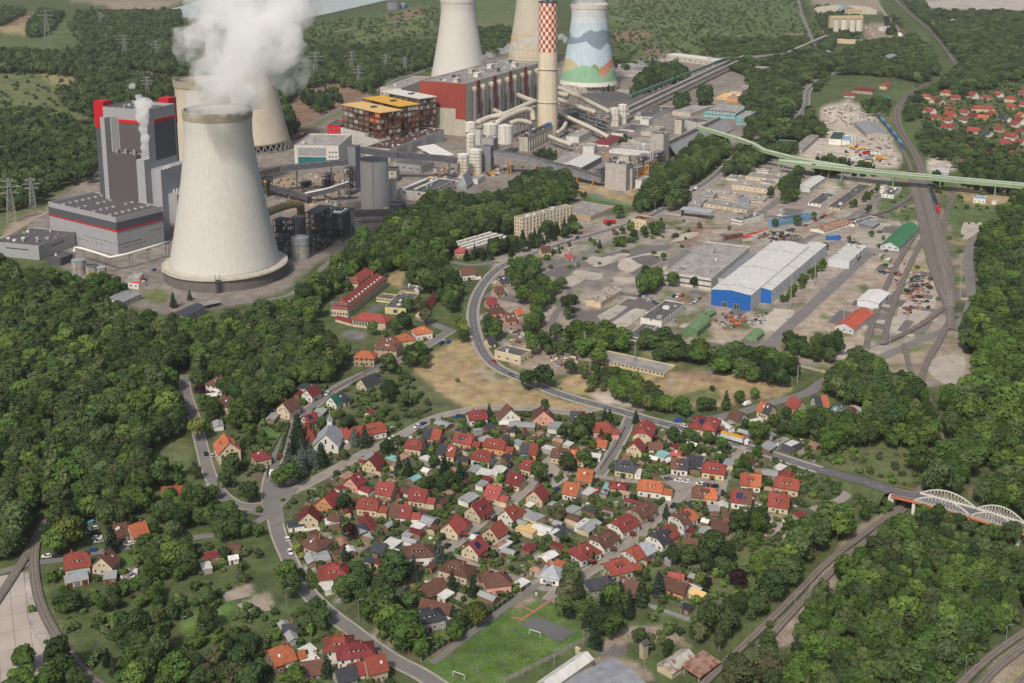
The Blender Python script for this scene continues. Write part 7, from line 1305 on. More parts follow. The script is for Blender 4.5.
FOREST=[
([(-260,262),(10,268),(45,283),(100,305),(150,326),(215,328),(262,312),(296,305),(330,272),(360,250),(404,226),(428,222),(470,214),(505,216),(512,228),(470,238),(444,256),(425,268),(395,264),(372,276),(330,290),(312,312),(304,338),(332,350),(352,352),(335,368),(292,392),(268,402),(240,382),(212,372),(196,378),(178,386),(184,408),(190,424),(166,432),(150,440),(158,462),(172,480),(150,498),(120,520),(88,530),(50,524),(30,545),(10,566),(-260,590)],6.1,(9,15.5),'bbbbfffoo1bc'),
(W2('J',[(-20,0),(300,-30),(330,100),(260,160),(170,190),(60,240),(0,250),(0,340),(-260,300),(-260,150)]),6.5,(8,14),'bbbfo'),
(W2('E',[(100,400),(240,410),(330,430),(430,430),(520,470),(450,500),(330,480),(100,440)]),6.5,(7,11),'bfo'),
([(430,196),(470,200),(515,195),(545,186),(572,178),(560,200),(520,218),(470,226),(440,232),(400,246),(380,258),(360,262),(350,250),(400,222)],6.5,(11,17),'bbfoc'),
(W2('G',[(10,70),(60,15),(200,10),(260,60),(240,110),(190,130),(110,130),(40,110)]),7,(11,16),'bbco'),
(W2('C',[(640,640),(720,560),(830,540),(850,600),(760,660),(700,760),(640,800),(560,800),(540,760),(560,690)]),7,(11,17),'bbof'),(W2('C',[(860,600),(960,560),(1015,600),(960,640),(880,683),(820,683)]),7,(11,16),'bbof'),(W2('b8',[(0,20),(100,0),(180,0),(160,60),(90,100),(0,150)]),7,(11,16),'bbo'),
# north-west woods
([(-80,112),(40,112),(60,118),(96,126),(98,150),(92,178),(60,182),(30,204),(-80,215)],8.5,(10,16),'BBO'),
([(-260,48),(60,52),(90,48),(80,40),(70,28),(78,12),(180,12),(184,76),(130,66),(126,74),(180,82),(176,98),(150,98),(96,110),(96,116),(62,104),(58,96),(78,84),(74,74),(40,70),(-260,70)],9,(11,17),'BBBOC'),
([(-260,8),(20,8),(24,12),(0,24),(-260,28)],11,(10,16),'BBO'),([(28,24),(40,10),(64,12),(60,20),(46,34),(28,36)],10,(10,15),'BBC'),
([(276,98),(286,82),(270,60),(290,36),(330,50),(360,48),(430,42),(434,62),(388,78),(372,94),(336,80),(320,82),(300,88),(284,104)],9,(10,16),'BBBOC'),([(262,130),(290,106),(300,128),(296,134),(280,140)],8,(10,15),'BBC'),(W2('b2',[(380,150),(560,130),(700,190),(680,205),(600,180),(570,260),(540,280),(430,210)]),9,(10,15),'BC'),
([(474,30),(510,28),(512,46),(492,52),(476,60)],10,(9,14),'BBO'),([(590,66),(606,66),(604,78),(594,80)],9,(8,12),'BC'),
([(716,52),(796,50),(796,58),(760,66),(716,66)],15,(4,9),'BBO'),([(700,40),(812,38),(836,36),(830,56),(800,68),(760,80),(722,64)],11,(8,14),'BBO'),
([(606,64),(622,60),(640,66),(634,72)],10,(9,12),'BBO'),
(W2('C',[(470,350),(500,290),(560,240),(640,240),(700,280),(690,310),(620,320),(540,350),(480,375)]),9,(9,14),'BBC'),
([(772,66),(790,58),(830,60),(862,44),(898,40),(912,36),(930,50),(940,70),(920,82),(905,76),(862,72),(830,72),(822,84),(806,100),(812,118),(826,132),(816,140),(798,148),(766,156),(756,150),(770,130),(740,120),(756,100),(750,84)],9.5,(10,16),'BBBO'),
([(896,-10),(916,-8),(930,12),(1100,14),(1100,78),(1000,78),(962,96),(938,84),(956,70),(948,46),(934,28),(914,12)],10,(10,16),'BBBO'),([(816,6),(860,8),(858,40),(844,40),(824,32),(816,18)],12,(6,10),'BO'),
([(884,12),(900,20),(904,34),(888,34)],10,(8,14),'BC'),([(858,102),(880,98),(894,105),(886,116),(866,112)],9,(9,12),'B'),
(W2('D',[(590,520),(640,480),(700,520),(900,560),(1015,600),(1200,640),(1200,683),(800,690),(760,650),(650,600),(600,580)]),10,(7,12),'BBO'),(W2('D',[(560,380),(600,360),(690,330),(680,350),(620,390),(600,470),(580,460),(540,470),(540,400)]),10,(7,11),'BB'),(W2('D',[(190,640),(240,630),(430,650),(430,675),(190,660)]),9,(8,13),'BCB'),
(W2('D',[(700,330),(900,300),(900,340),(740,350)]),10,(8,12),'BB'),
# east
(W2('H',[(870,230),(930,150),(1015,100),(2400,60),(2400,690),(960,690),(780,683),(780,620),(850,580),(828,520),(812,400),(808,300),(840,260)]),7.5,(11,17),'bbbfoc'),
(W2('L',[(800,-20),(2400,-20),(2400,690),(1060,690),(960,660),(860,600),(960,440),(880,420),(800,560),(700,590),(600,590),(560,560),(600,480),(640,440),(600,390),(540,400),(480,370),(380,400),(300,400),(230,420),(150,420),(110,370),(160,330),(260,300),(340,330),(420,300),(380,260),(300,230),(240,190),(240,120),(300,80),(360,90),(440,110),(520,150),(600,190),(700,210),(780,210),(830,140)]),6.8,(9,16),'bbbffffoob'),
(W2('L',[(440,665),(500,660),(500,720),(300,740),(320,690)]),6.5,(5,8),'bf'),(W2('L',[(140,680),(300,690),(400,720),(120,740)]),7,(5,8),'bfo'),
(W2('Q',[(560,66),(740,92),(1015,195),(2400,280),(2400,300),(1015,450),(900,540),(800,600),(760,660),(600,790),(80,790),(-30,760),(110,500),(160,430),(200,330),(330,190),(400,150),(490,100)]),5.2,(6.5,11.5),'bbbfffoo1b'),
(W2('Q',[(0,440),(60,360),(190,240),(280,170),(360,90),(440,40),(490,10),(420,20),(300,40),(180,70),(70,150),(20,260),(-20,360)]),6.6,(10,16),'bbffo'),
(W2('O',[(740,400),(860,380),(960,350),(1015,330),(1015,470),(900,560),(830,600),(800,540),(740,520),(720,450)]),6.6,(9,14),'bboor1c'),(W2('O',[(850,683),(900,620),(1015,500),(1040,560),(980,760),(840,760)]),6.6,(9,13),'bofr'),
(W2('O',[(160,370),(220,310),(360,310),(480,300),(535,330),(530,380),(480,390),(420,440),(400,490),(340,520),(290,460),(180,410)]),6,(9,14),'bbc1f'),(W2('O',[(490,500),(520,490),(600,500),(690,540),(680,560),(600,590),(540,560)]),6,(5,8),'bo'),
(W2('O',[(740,180),(820,120),(860,170),(830,240),(740,230)]),6,(8,12),'bo'),(W2('O',[(860,30),(1015,10),(1015,80),(900,90)]),6,(7,12),'bf'),(W2('O',[(960,200),(1015,150),(1015,310),(980,300)]),6,(9,12),'bf'),
(W2('N',[(200,400),(230,330),(330,310),(400,260),(500,200),(600,210),(640,260),(560,330),(520,370),(440,380),(330,390),(300,420),(240,430)]),6,(9,13),'bbbc'),(W2('N',[(420,400),(500,340),(560,420),(640,440),(670,520),(600,580),(530,550),(440,480),(400,440)]),6,(9,13),'bfff'),
# allotments and bushes bottom-left
(W2('M',[(420,560),(500,450),(560,470),(640,500),(690,580),(720,683),(300,683),(280,560),(330,560)]),6.4,(9,14),'bbccfo'),(W2('M',[(40,600),(120,570),(200,600),(280,620),(320,683),(400,760),(0,760),(0,683)]),6.4,(8,13),'ffbb'),
(W2('M',[(730,600),(860,520),(940,500),(1015,540),(1015,683),(720,760),(700,650)]),6.4,(8,12),'bbcr'),(W2('M',[(180,330),(280,330),(330,400),(260,420),(190,370)]),7,(5,9),'bf'),(W2('M',[(350,330),(480,300),(560,250),(620,280),(660,370),(700,400),(640,440),(560,400),(460,400),(380,390)]),7,(6,10),'bfo'),
(W2('M',[(530,130),(640,120),(700,150),(800,130),(820,200),(740,230),(700,290),(600,260),(540,230)]),6.6,(7,11),'bfo'),(W2('M',[(560,40),(720,-20),(850,-10),(960,20),(960,100),(820,90),(700,110),(600,110)]),6.6,(8,13),'bbf'),(W2('M',[(180,30),(320,0),(330,60),(300,130),(200,150),(170,100)]),6.6,(9,13),'fbb'),(W2('M',[(320,30),(560,0),(560,30),(440,60),(350,60)]),6.6,(8,12),'bo'),
(W2('I',[(590,640),(700,600),(760,600),(840,640),(860,683),(560,700)]),6.6,(6,10),'bfo'),(W2('I',[(620,470),(700,500),(780,520),(760,570),(640,560)]),6.6,(6,10),'bf'),(W2('a8',[(340,340),(420,330),(440,420),(380,470),(330,520),(320,440)]),6,(6,9),'b'),(W2('a8',[(250,520),(400,480),(440,560),(380,640),(460,683),(300,700)]),6.5,(5,9),'bf'),
(W2('a1',[(-20,330),(100,370),(210,400),(200,450),(120,500),(20,560),(-40,500)]),6,(8,13),'bPPc'),
(W2('a8',[(560,480),(700,440),(740,570),(700,650),(600,683),(560,600)]),6,(9,13),'cbc'),(W2('a8',[(760,460),(850,470),(900,400),(1000,400),(960,440),(850,500),(740,520)]),6,(6,9),'bc'),(W2('a8',[(170,150),(330,180),(460,240),(450,320),(400,340),(300,300),(250,230)]),6,(9,12),'bbr'),
(W2('c1',[(680,100),(760,20),(900,0),(950,80),(880,180),(780,170),(690,150)]),6.5,(10,15),'bb'),(W2('c1',[(880,170),(1000,90),(1021,200),(980,300),(900,290)]),6.5,(9,13),'bf'),(W2('c1',[(550,400),(690,380),(680,430),(600,450)]),6,(8,11),'b'),
(W2('F',[(760,580),(830,570),(860,600),(840,660),(780,650)]),6,(9,12),'Pwb'),(W2('F',[(870,560),(940,580),(950,660),(880,650)]),6,(9,12),'bf'),(W2('F',[(730,280),(780,320),(850,340),(940,330),(1010,280),(940,260),(900,320),(840,300),(730,260)]),6,(8,12),'ccbP'),
(W2('G',[(-30,360),(110,350),(110,410),(20,430),(-30,420)]),6.6,(9,12),'bf'),(W2('G',[(20,430),(200,420),(240,440),(260,540),(200,590),(160,683),(80,700),(60,600),(110,520),(20,500)]),8,(8,12),'bfo'),(W2('G',[(210,683),(260,600),(340,640),(440,600),(480,683),(360,740),(240,740)]),9.5,(9,13),'bffo'),(W2('G',[(270,90),(300,85),(310,100),(270,105)]),6,(4,6),'b'),
(W2('G',[(390,250),(450,230),(580,210),(600,240),(520,260),(440,290),(395,290)]),6.6,(5,9),'bf'),(W2('G',[(40,250),(250,200),(280,240),(200,270),(60,300),(0,320),(0,270)]),7,(8,12),'ccb'),(W2('G',[(600,90),(640,60),(700,110),(680,120)]),7,(9,12),'bb'),
(W2('G',[(490,440),(540,400),(590,400),(590,450),(560,500),(500,490)]),6.5,(9,13),'bf'),(W2('G',[(510,110),(590,90),(570,150),(520,150)]),7,(9,13),'bb'),(W2('G',[(560,60),(740,10),(700,80),(620,130),(540,140),(500,120)]),7,(9,14),'bbc'),
(W2('J',[(560,40),(660,20),(680,80),(600,100)]),6.5,(8,12),'bf'),(W2('a1',[(480,90),(560,70),(560,110),(470,130)]),6,(5,8),'bf'),(W2('a1',[(240,200),(330,120),(380,120),(300,190)]),6,(6,8),'b'),
(W2('K',[(400,0),(680,-20),(700,60),(560,80),(400,50)]),11,(9,13),'bbo'),(W2('K',[(680,40),(900,20),(1015,40),(1015,130),(900,140),(700,90)]),11,(9,13),'bbfo'),(W2('L',[(-10,60),(120,60),(130,120),(100,160),(0,160)]),7,(9,13),'bf'),(W2('L',[(60,20),(300,-20),(300,60),(150,80)]),7,(8,12),'bbo'),
(W2('K',[(400,150),(500,140),(500,240),(400,230)]),6.5,(9,12),'ff'),(W2('K',[(530,220),(600,210),(740,230),(860,230),(840,270),(740,280),(620,280),(540,290)]),10,(7,11),'bfo'),(W2('K',[(280,110),(380,100),(400,180),(320,200)]),7,(6,9),'bo'),(W2('K',[(130,0),(240,-10),(260,40),(200,60),(140,50)]),7,(6,9),'bo'),
(W2('K',[(590,350),(700,370),(760,420),(660,440),(600,410)]),6.2,(6,10),'bff'),(W2('K',[(780,410),(870,410),(900,450),(860,490),(800,460)]),6.2,(5,8),'bf'),(W2('K',[(900,440),(960,420),(980,480),(940,540),(880,540)]),6.2,(6,9),'bf'),(W2('K',[(900,310),(1015,290),(1015,370),(940,400),(900,360)]),6.2,(6,10),'bfo'),
(W2('L',[(100,290),(240,280),(330,280),(380,330),(340,400),(200,420),(100,380),(0,350),(0,300)]),6.6,(5,10),'bfoo'),
(W2('a2',[(520,160),(600,180),(650,240),(620,290),(540,240)]),5.5,(6,9),'bf'),(W2('a2',[(760,210),(860,210),(870,290),(800,340),(760,290)]),5.5,(8,10),'bc'),(W2('J',[(650,570),(730,500),(820,480),(860,540),(780,600),(680,600)]),5.6,(5,9),'bfc'),(W2('a2',[(0,480),(110,470),(180,540),(160,620),(0,600)]),5.6,(5,8),'bf'),
(W2('b8',[(790,70),(850,40),(960,80),(980,140),(880,140),(790,110)]),7.5,(9,13),'bc'),(W2('b8',[(560,220),(650,150),(700,130),(690,230),(650,310),(580,300)]),7,(9,13),'bb'),(W2('b8',[(500,220),(550,220),(550,290),(500,290)]),7,(9,11),'b'),(W2('H',[(70,50),(130,30),(130,110),(70,120)]),7,(9,12),'b'),(W2('H',[(340,120),(420,140),(400,170),(340,160)]),7,(6,9),'b'),(W2('H',[(60,500),(170,370),(240,330),(240,380),(130,470),(80,515)]),5,(4,6),'f'),(W2('H',[(380,100),(450,50),(470,70),(390,130)]),7,(4,7),'bf'),(W2('H',[(650,20),(690,20),(690,70),(650,70)]),7,(9,12),'b'),(W2('H',[(780,20),(1015,20),(1015,80),(920,80),(780,55)]),8,(8,12),'bc'),(W2('H',[(680,530),(720,530),(720,600),(680,590)]),6,(6,8),'b'),
(W2('C',[(640,380),(690,370),(690,430),(640,430)]),7,(10,13),'B'),(W2('C',[(730,345),(790,345),(790,400),(740,400)]),7,(9,12),'BC'),(W2('C',[(890,380),(1015,350),(1015,400),(960,420),(900,400)]),8,(8,12),'BB'),(W2('C',[(920,270),(980,260),(990,320),(920,320)]),8,(9,12),'B'),(W2('C',[(960,480),(1015,480),(1015,540),(900,540),(920,500)]),8,(8,11),'BB'),(W2('C',[(80,600),(130,580),(190,590),(180,620),(100,620)]),6,(5,8),'Bc'),(W2('C',[(420,560),(450,530),(480,540),(460,560)]),6,(4,6),'b'),(W2('b7',[(170,140),(270,100),(260,130),(190,160)]),6,(5,7),'b'),(W2('b7',[(280,560),(300,500),(380,440),(460,470),(440,540),(380,570)]),7,(9,13),'bbc'),
]
KMAP={'b': 'broadleaf','f': 'fresh','o': 'olive','1': 'birch','r': 'rust','c': 'conifer','P': 'bluespruce','w': 'willow','B': 'far_broadleaf','O': 'far_olive','C': 'far_conifer','k': 'purple'}
def free(x,y,extra=0.0,roads=True):
 ok=np.ones(len(x),bool)
 if roads:
  for ax,ay,bx,by,w in SEG:
   s=(x>min(ax,bx)-w-2) & (x<max(ax,bx)+w+2) & (y>min(ay,by)-w-2) & (y<max(ay,by)+w+2) & ok
   if not s.any():continue
   i=np.where(s)[0];dx,dy=bx-ax,by-ay;L=dx*dx+dy*dy+1e-9;t=np.clip(((x[i]-ax)*dx+(y[i]-ay)*dy)/L,0,1)
   d=np.hypot(x[i]-ax-t*dx,y[i]-ay-t*dy);ok[i[d<w+extra]]=False
 for cx,cy,hx,hy,a in OCC:
  c,s_=math.cos(a),math.sin(a);r=math.hypot(hx,hy)+extra;i=np.where((abs(x-cx)<r) & (abs(y-cy)<r) & ok)[0]
  if not len(i):continue
  u=(x[i]-cx)*c+(y[i]-cy)*s_;v=-(x[i]-cx)*s_+(y[i]-cy)*c;ok[i[(abs(u)<hx+extra) & (abs(v)<hy+extra)]]=False
 return ok
SEG=ROADSEG
def scatter(poly_px,step,jit=.85,z=0.0):
 q=[tuple(P(*p,z)[:2]) for p in poly_px];a=np.array(q);x0,y0=a.min(0);x1,y1=a.max(0)
 gx,gy=np.meshgrid(np.arange(x0,x1,step),np.arange(y0,y1,step*.87));gx=gx+(np.arange(gx.shape[0])[:,None]%2)*step/2
 x=gx.ravel()+RS.uniform(-jit,jit,gx.size)*step/2;y=gy.ravel()+RS.uniform(-jit,jit,gx.size)*step/2
 m=pip(x,y,q);return x[m],y[m]
INST={}
def inst_object(name,table,label,kind='stuff'):
 pts=[];
 col=bpy.data.collections.new(name+'_kinds');keys=sorted(table)
 for i,k in enumerate(keys):
  crown,trunk=PROTO[k];me=crown
  if trunk:
   bm=bpy.data.meshes.new('joined');n1=len(crown.vertices);v=[tuple(q.co) for q in crown.vertices]+[tuple(q.co) for q in trunk.vertices];f=[tuple(p.vertices) for p in crown.polygons]+[tuple(j+n1 for j in p.vertices) for p in trunk.polygons]
   bm.from_pydata(v,[],f);bm.materials.append(crown.materials[0]);bm.materials.append(trunk.materials[0]);mi=[0]*len(crown.polygons)+[1]*len(trunk.polygons);bm.polygons.foreach_set('material_index',mi)
   at=bm.attributes.new('leaf','FLOAT','POINT');lv=[0.0]*n1;crown.attributes['leaf'].data.foreach_get('value',lv);at.data.foreach_set('value',lv+[0.5]*(len(v)-n1));bm.update();me=bm
  o=bpy.data.objects.new('%s_kind_%02d'%(name,i),me);col.objects.link(o)
  for e in table[k]:pts.append((*e,i))
 a=np.array(pts);me=bpy.data.meshes.new(name);me.vertices.add(len(a));me.vertices.foreach_set('co',a[:,:3].ravel().astype(np.float32))
 for nm,j in (('sc',3),('scz',4),('rot',5),('kindid',6)):at=me.attributes.new(nm,'FLOAT','POINT');at.data.foreach_set('value',a[:,j].astype(np.float32))
 o=bpy.data.objects.new(name,me);COL.objects.link(o);o['kind']=kind;o['label']=label
 g=bpy.data.node_groups.new(name,'GeometryNodeTree');g.interface.new_socket('Geometry',in_out='INPUT',socket_type='NodeSocketGeometry');g.interface.new_socket('Geometry',in_out='OUTPUT',socket_type='NodeSocketGeometry')
 N,L=g.nodes,g.links;gi=N.new('NodeGroupInput');go=N.new('NodeGroupOutput');m2p=N.new('GeometryNodeMeshToPoints');iop=N.new('GeometryNodeInstanceOnPoints');ci=N.new('GeometryNodeCollectionInfo');ci.inputs['Collection'].default_value=col;ci.inputs['Separate Children'].default_value=True;ci.inputs['Reset Children'].default_value=True
 def na(nm):
  q=N.new('GeometryNodeInputNamedAttribute');q.data_type='FLOAT';q.inputs['Name'].default_value=nm;return [s for s in q.outputs if s.enabled and s.name=='Attribute'][0]
 cs=N.new('ShaderNodeCombineXYZ');s1,s2=na('sc'),na('scz');L.new(s1,cs.inputs[0]);L.new(s1,cs.inputs[1]);L.new(s2,cs.inputs[2]);cr=N.new('ShaderNodeCombineXYZ');L.new(na('rot'),cr.inputs[2])
 L.new(gi.outputs[0],m2p.inputs['Mesh']);L.new(m2p.outputs[0],iop.inputs['Points']);L.new(ci.outputs[0],iop.inputs['Instance']);iop.inputs['Pick Instance'].default_value=True;L.new(na('kindid'),iop.inputs['Instance Index']);L.new(cr.outputs[0],iop.inputs['Rotation']);L.new(cs.outputs[0],iop.inputs['Scale']);L.new(iop.outputs[0],go.inputs[0])
 md=o.modifiers.new('plants','NODES');md.node_group=g;return o
FOREST_TREES=[]
def sow():
 for poly,step,(h0,h1),kinds in FOREST:
  x,y=scatter(poly,step,z=(h0+h1)*.24)
  if not len(x):continue
  ok=free(x,y,extra=step*.42);ok &=RS.rand(len(x))<.93;x,y=x[ok],y[ok]
  for a,b in zip(x,y):
   nv=mnoise.noise(Vector((a*.02,b*.02,3)));kk=KMAP[kinds[min(len(kinds)-1,int((RS.rand()*.6+(nv*.5+.5)*.4)*len(kinds)))]] if RS.rand()<.6 else KMAP[kinds[RS.randint(len(kinds))]]
   n=sum(1 for k in PROTO if k[0]==kk);h=RS.uniform(h0,h1)*(1.0+.15*nv)*(1.3 if RS.rand()<.12 else .8 if RS.rand()<.25 else 1);sc=h/10.;w=sc*RS.uniform(.85,1.15)*(step/7 if step>9 and step<14 else 1.0)
   FOREST_TREES.append((a,b,0.0,w,sc,RS.uniform(0,6.28),(kk,RS.randint(n))))
sow()
HAZE=.00003
# ---------------- single trees, shrubs, hedges ----------------
HT="c3 300 385 f 9,c3 420 395 f 10,c3 500 450 o 9,c3 640 500 o 9,c3 730 540 b 9,c3 940 530 o 11,c3 60 335 b 6,c3 30 300 b 5,c3 560 450 b 9,c3 800 540 f 10,c3 350 450 b 11,G 600 340 b 7,H 240 300 b 7,H 420 250 f 6,b8 540 470 b 8,b8 790 420 f 7,b8 60 480 f 6,b8 250 500 f 5,J 140 530 f 13,J 95 545 f 10,J 160 355 c 14,J 185 390 c 12,J 133 440 P 11,J 215 440 P 11,J 265 450 c 12,J 238 470 P 10,J 185 450 P 10,J 388 380 P 11,J 428 380 c 13,J 523 95 o 13,J 605 60 o 12,J 655 50 f 11,J 525 210 b 14,J 580 240 o 10,J 512 425 b 9,J 345 450 b 6,J 560 480 c 9,J 598 500 c 10,J 740 500 c 13,J 800 520 c 13,J 350 640 b 9,J 700 480 b 8,a2 755 440 b 11,a2 860 410 b 10,a2 568 505 b 12,a2 250 100 c 8,a2 915 160 c 9,a2 65 495 c 10,a2 605 60 b 6,a2 740 240 c 7,a2 965 255 c 7,a2 910 320 w 6,K 125 150 b 15,K 70 160 b 12,K 235 110 o 10,K 450 170 f 14,K 540 190 o 9,K 845 230 c 10,K 895 225 f 8,K 957 212 f 7,K 640 380 b 10,K 700 380 b 9,K 370 295 c 8,K 390 298 c 8,K 492 305 c 9,K 772 385 b 8,K 840 260 b 6,I 770 350 w 14,I 905 490 b 12,I 975 600 b 10,I 780 200 k 9,I 880 550 b 9,I 830 600 f 8,M 435 125 c 14,M 270 100 w 17,M 210 140 f 13,M 670 95 o 10,M 725 150 f 9,M 290 370 b 9,M 810 440 b 10,M 805 350 b 9,M 860 60 b 12,M 920 60 b 11,N 125 260 f 12,N 140 310 b 11,N 370 95 k 9,N 350 180 c 8,N 480 110 r 8,N 180 120 w 6,N 165 160 w 6,N 180 190 w 4,N 475 400 f 14,N 600 500 f 16,N 570 470 f 14,N 720 175 P 13,N 870 420 w 11,N 800 440 b 8,N 780 490 f 8,N 850 310 c 10,N 770 290 c 10,N 590 370 b 8,N 620 240 P 12,N 280 620 c 10,N 160 660 f 9,N 20 640 b 9,O 185 20 r 9,O 580 300 P 12,O 890 280 k 10,O 770 290 k 5,O 665 270 c 6,O 635 190 b 9,O 700 190 b 10,O 680 320 w 5,O 300 200 c 6,O 325 195 c 6,O 610 15 c 8,O 240 260 o 10,O 230 330 r 11,O 790 150 b 14,O 900 60 b 12,O 740 280 w 6,a6 800 600 c 8,O 510 505 b 7,a7 840 150 c 9,L 150 35 b 12,L 500 400 b 9,G 425 165 b 13,G 465 215 c 10,G 350 290 c 8,G 635 430 b 12,G 570 430 b 12,G 720 440 b 9,G 515 460 b 12,G 240 230 b 11,G 190 310 c 8,G 45 390 b 11,G 180 640 o 13,G 235 560 b 9,G 105 270 c 8,G 170 240 c 11,G 205 240 c 10,G 160 245 c 11,H 130 200 b 10,H 330 270 b 5,F 595 530 b 12,F 665 575 r 12,F 460 620 b 10,F 505 640 b 6,F 660 540 o 10,C 385 345 c 12,C 365 355 c 10,C 287 345 c 9,C 402 350 c 11,E 675 510 c 12,E 740 490 c 8"
FORE='forest'
SH_NAMES={'broadleaf':('broadleaf_tree','dark green broadleaf tree'),'fresh':('broadleaf_tree','bright green leafy tree'),'olive':('broadleaf_tree','olive green tree'),'birch':('birch_tree','slender birch'),'rust':('broadleaf_tree','brownish tree'),'conifer':('spruce_tree','dark green spruce'),'bluespruce':('spruce_tree','blue grey spruce'),'willow':('willow_tree','yellow green tree'),'purple':('copper_beech','dark purple leaved tree'),'far_broadleaf':('broadleaf_tree','dark green broadleaf tree'),'far_olive':('broadleaf_tree','olive green tree'),'far_conifer':('spruce_tree','dark green spruce')}
def tree(x,y,sw,sz,rot,key):
 nm,ds=SH_NAMES[key[0]];root=empty(nm,(x,y,0),rot);root.scale=(sw,sw,sz);c,t=PROTO[key];o=child('crown',c,root,(0,0,0));child('trunk',t,root,(0,0,0));return root,ds
nh=0
for e in HT.split(','):
 t,x,y,k,h=e.split();h=float(h);kk=KMAP[k];p=TP(t,float(x),float(y),h*.45);p.z=0;n=sum(1 for q in PROTO if q[0]==kk);key=(kk,nh%n);sc=h/10;r,ds=tree(p.x,p.y,sc*1.08,sc,nh*1.7,key);reg(r,('tall ' if h>11 else 'small ' if h<8 else '')+ds,'tree','single trees');OCC.append((p.x,p.y,h*.15,h*.15,0));nh+=1
def wood_name(x,y):
 u,v=((x/(y*cp+CAMZ*sp))*FPX+512),0
 d=Vector((x,y,0))-cam.location;fwd=Vector((0,cp,-sp));up=Vector((0,sp,cp));z=d.dot(fwd);v=CROW-d.dot(up)/z*FPX;u=512+d.x/z*FPX
 if u<0 or u>1024 or v>690:return None,0
 if u<240 and v<545:n='the large wood left of the western road'
 elif u<240:n='the overgrown plots beside the single curving track'
 elif u<440:n='the grove between the lower village gardens'
 elif u<640:n='the grove between sports court and gardens'
 elif u<740:n='the wood edge behind the rusty warehouse'
 else:n='the wood on the near side of the arched bridge' if v>500 else 'the thicket beyond the main road bridge'
 return n,1.0
ft=sorted(FOREST_TREES,key=lambda e:(e[0]**2+e[1]**2)/(e[4]**2));near,rest=[],[]
for e in ft:
 if len(near)<300-nh-6:
  n,k=wood_name(e[0],e[1])
  if k:near.append((e,n));continue
 rest.append(e)
for e,n in near:
 r,ds=tree(e[0],e[1],e[3],e[4],e[5],e[6]);tag(r,'%s in %s'%(ds,n),'tree','trees in '+n)
T_={}
for e in rest:T_.setdefault(e[6],[]).append(e[:6])
inst_object('forest',T_,'dense mixed woodland round the village, plant and railway')
# shrubs: gardens, field edges, wood floors; hedges in rows
SB={}
def shrubs(poly,step,lo,hi,keys=(0,1,2),keep=1.0,tall=0):
 x,y=scatter(poly,step,1.0);m=RS.rand(len(x))<keep;x,y=x[m],y[m];ok=free(x,y,extra=-.3 if lo<.6 else .2);x,y=x[ok],y[ok]
 for a,b in zip(x,y):s=RS.uniform(lo,hi);SB.setdefault(('bush',keys[RS.randint(len(keys))]),[]).append((a,b,0,s,s*RS.uniform(.8,1.4),RS.uniform(0,6)))
 return x,y
gard=[(195,400),(260,405),(330,385),(400,362),(440,420),(520,410),(600,415),(700,432),(800,418),(845,430),(840,485),(830,520),(800,530),(750,560),(730,600),(650,605),(600,590),(560,590),(500,600),(430,665),(370,640),(300,600),(285,530),(225,500),(200,450)]
shrubs(gard,4.6,.7,1.9,keep=.5);shrubs([(240,600),(300,605),(380,660),(420,690),(230,690)],4.5,.7,2,keep=.6);shrubs(W2('M',[(160,210),(1015,100),(1015,683),(400,683),(160,420)]),5.5,.8,2.4,keep=.45);shrubs(W2('L',[(120,280),(480,300),(640,400),(600,560),(300,640),(100,600)]),5,.7,1.8,keep=.35);shrubs(W2('O',[(640,160),(1015,60),(1015,560),(740,500),(500,560),(480,400),(700,380)]),5,.7,2,keep=.35)
shrubs(W2('c3',[(-150,240),(60,260),(140,400),(60,480),(-100,380)]),3.6,.8,1.8,keep=.5);shrubs(W2('L',[(340,570),(500,620),(520,680),(400,683),(300,640)]),4,.7,1.8,keep=.5);shrubs(W2('Q',[(500,560),(760,520),(900,540),(700,690),(300,690)]),3.6,1.2,2.6,keys=(1,2),keep=.8);shrubs(W2('M',[(85,240),(130,240),(160,420),(290,600),(220,620),(100,420)]),4.5,.6,1.5,keep=.4)
shrubs(W2('G',[(60,230),(700,180),(700,330),(300,380),(100,420)]),9,.8,2.2,keep=.25);shrubs(W2('H',[(400,100),(1000,60),(860,240),(780,520),(560,560),(430,420)]),10,.7,1.8,keep=.25);shrubs([(390,350),(520,350),(620,390),(800,370),(800,410),(600,415),(400,430)],11,.6,1.6,keep=.07);shrubs([(60,60),(180,60),(180,110),(90,120),(0,110),(0,80)],15,1.2,3.2,keep=.35);shrubs([(604,0),(800,-12),(830,60),(700,62),(604,66)],15,1.2,3.6,keys=(1,2),keep=.42);shrubs([(300,26),(440,8),(440,70),(280,100)],16,1.5,4,keys=(1,2),keep=.4);shrubs(W2('D',[(590,340),(1015,300),(1015,640),(640,600)]),9,1.0,2.6,keep=.55)
for ax,ay,bx,by in [(TP(t,x,y)[0],TP(t,x,y)[1],TP(t,u,v)[0],TP(t,u,v)[1]) for t,x,y,u,v in [('a5',760,340,900,405),('a5',790,290,940,350),('a6',20,170,150,235),('a6',600,310,760,365),('a4',130,520,210,640),('a5',640,110,720,75),('a4',620,30,640,90),('a1',560,310,640,270),('J',130,330,90,470),('N',210,250,260,330),('a3',530,170,740,245),('K',680,315,760,350),('a4',740,205,860,240),('a5',0,150,130,190),('a5',330,470,400,480),('O',740,320,900,365),('J',340,400,420,340)]]:
 L=math.hypot(bx-ax,by-ay)
 for i in range(int(L/1.1)+1):f=i*1.1/L;SB.setdefault(('bush',i%2),[]).append((ax+(bx-ax)*f,ay+(by-ay)*f,0,.75,1.05,i*1.3))
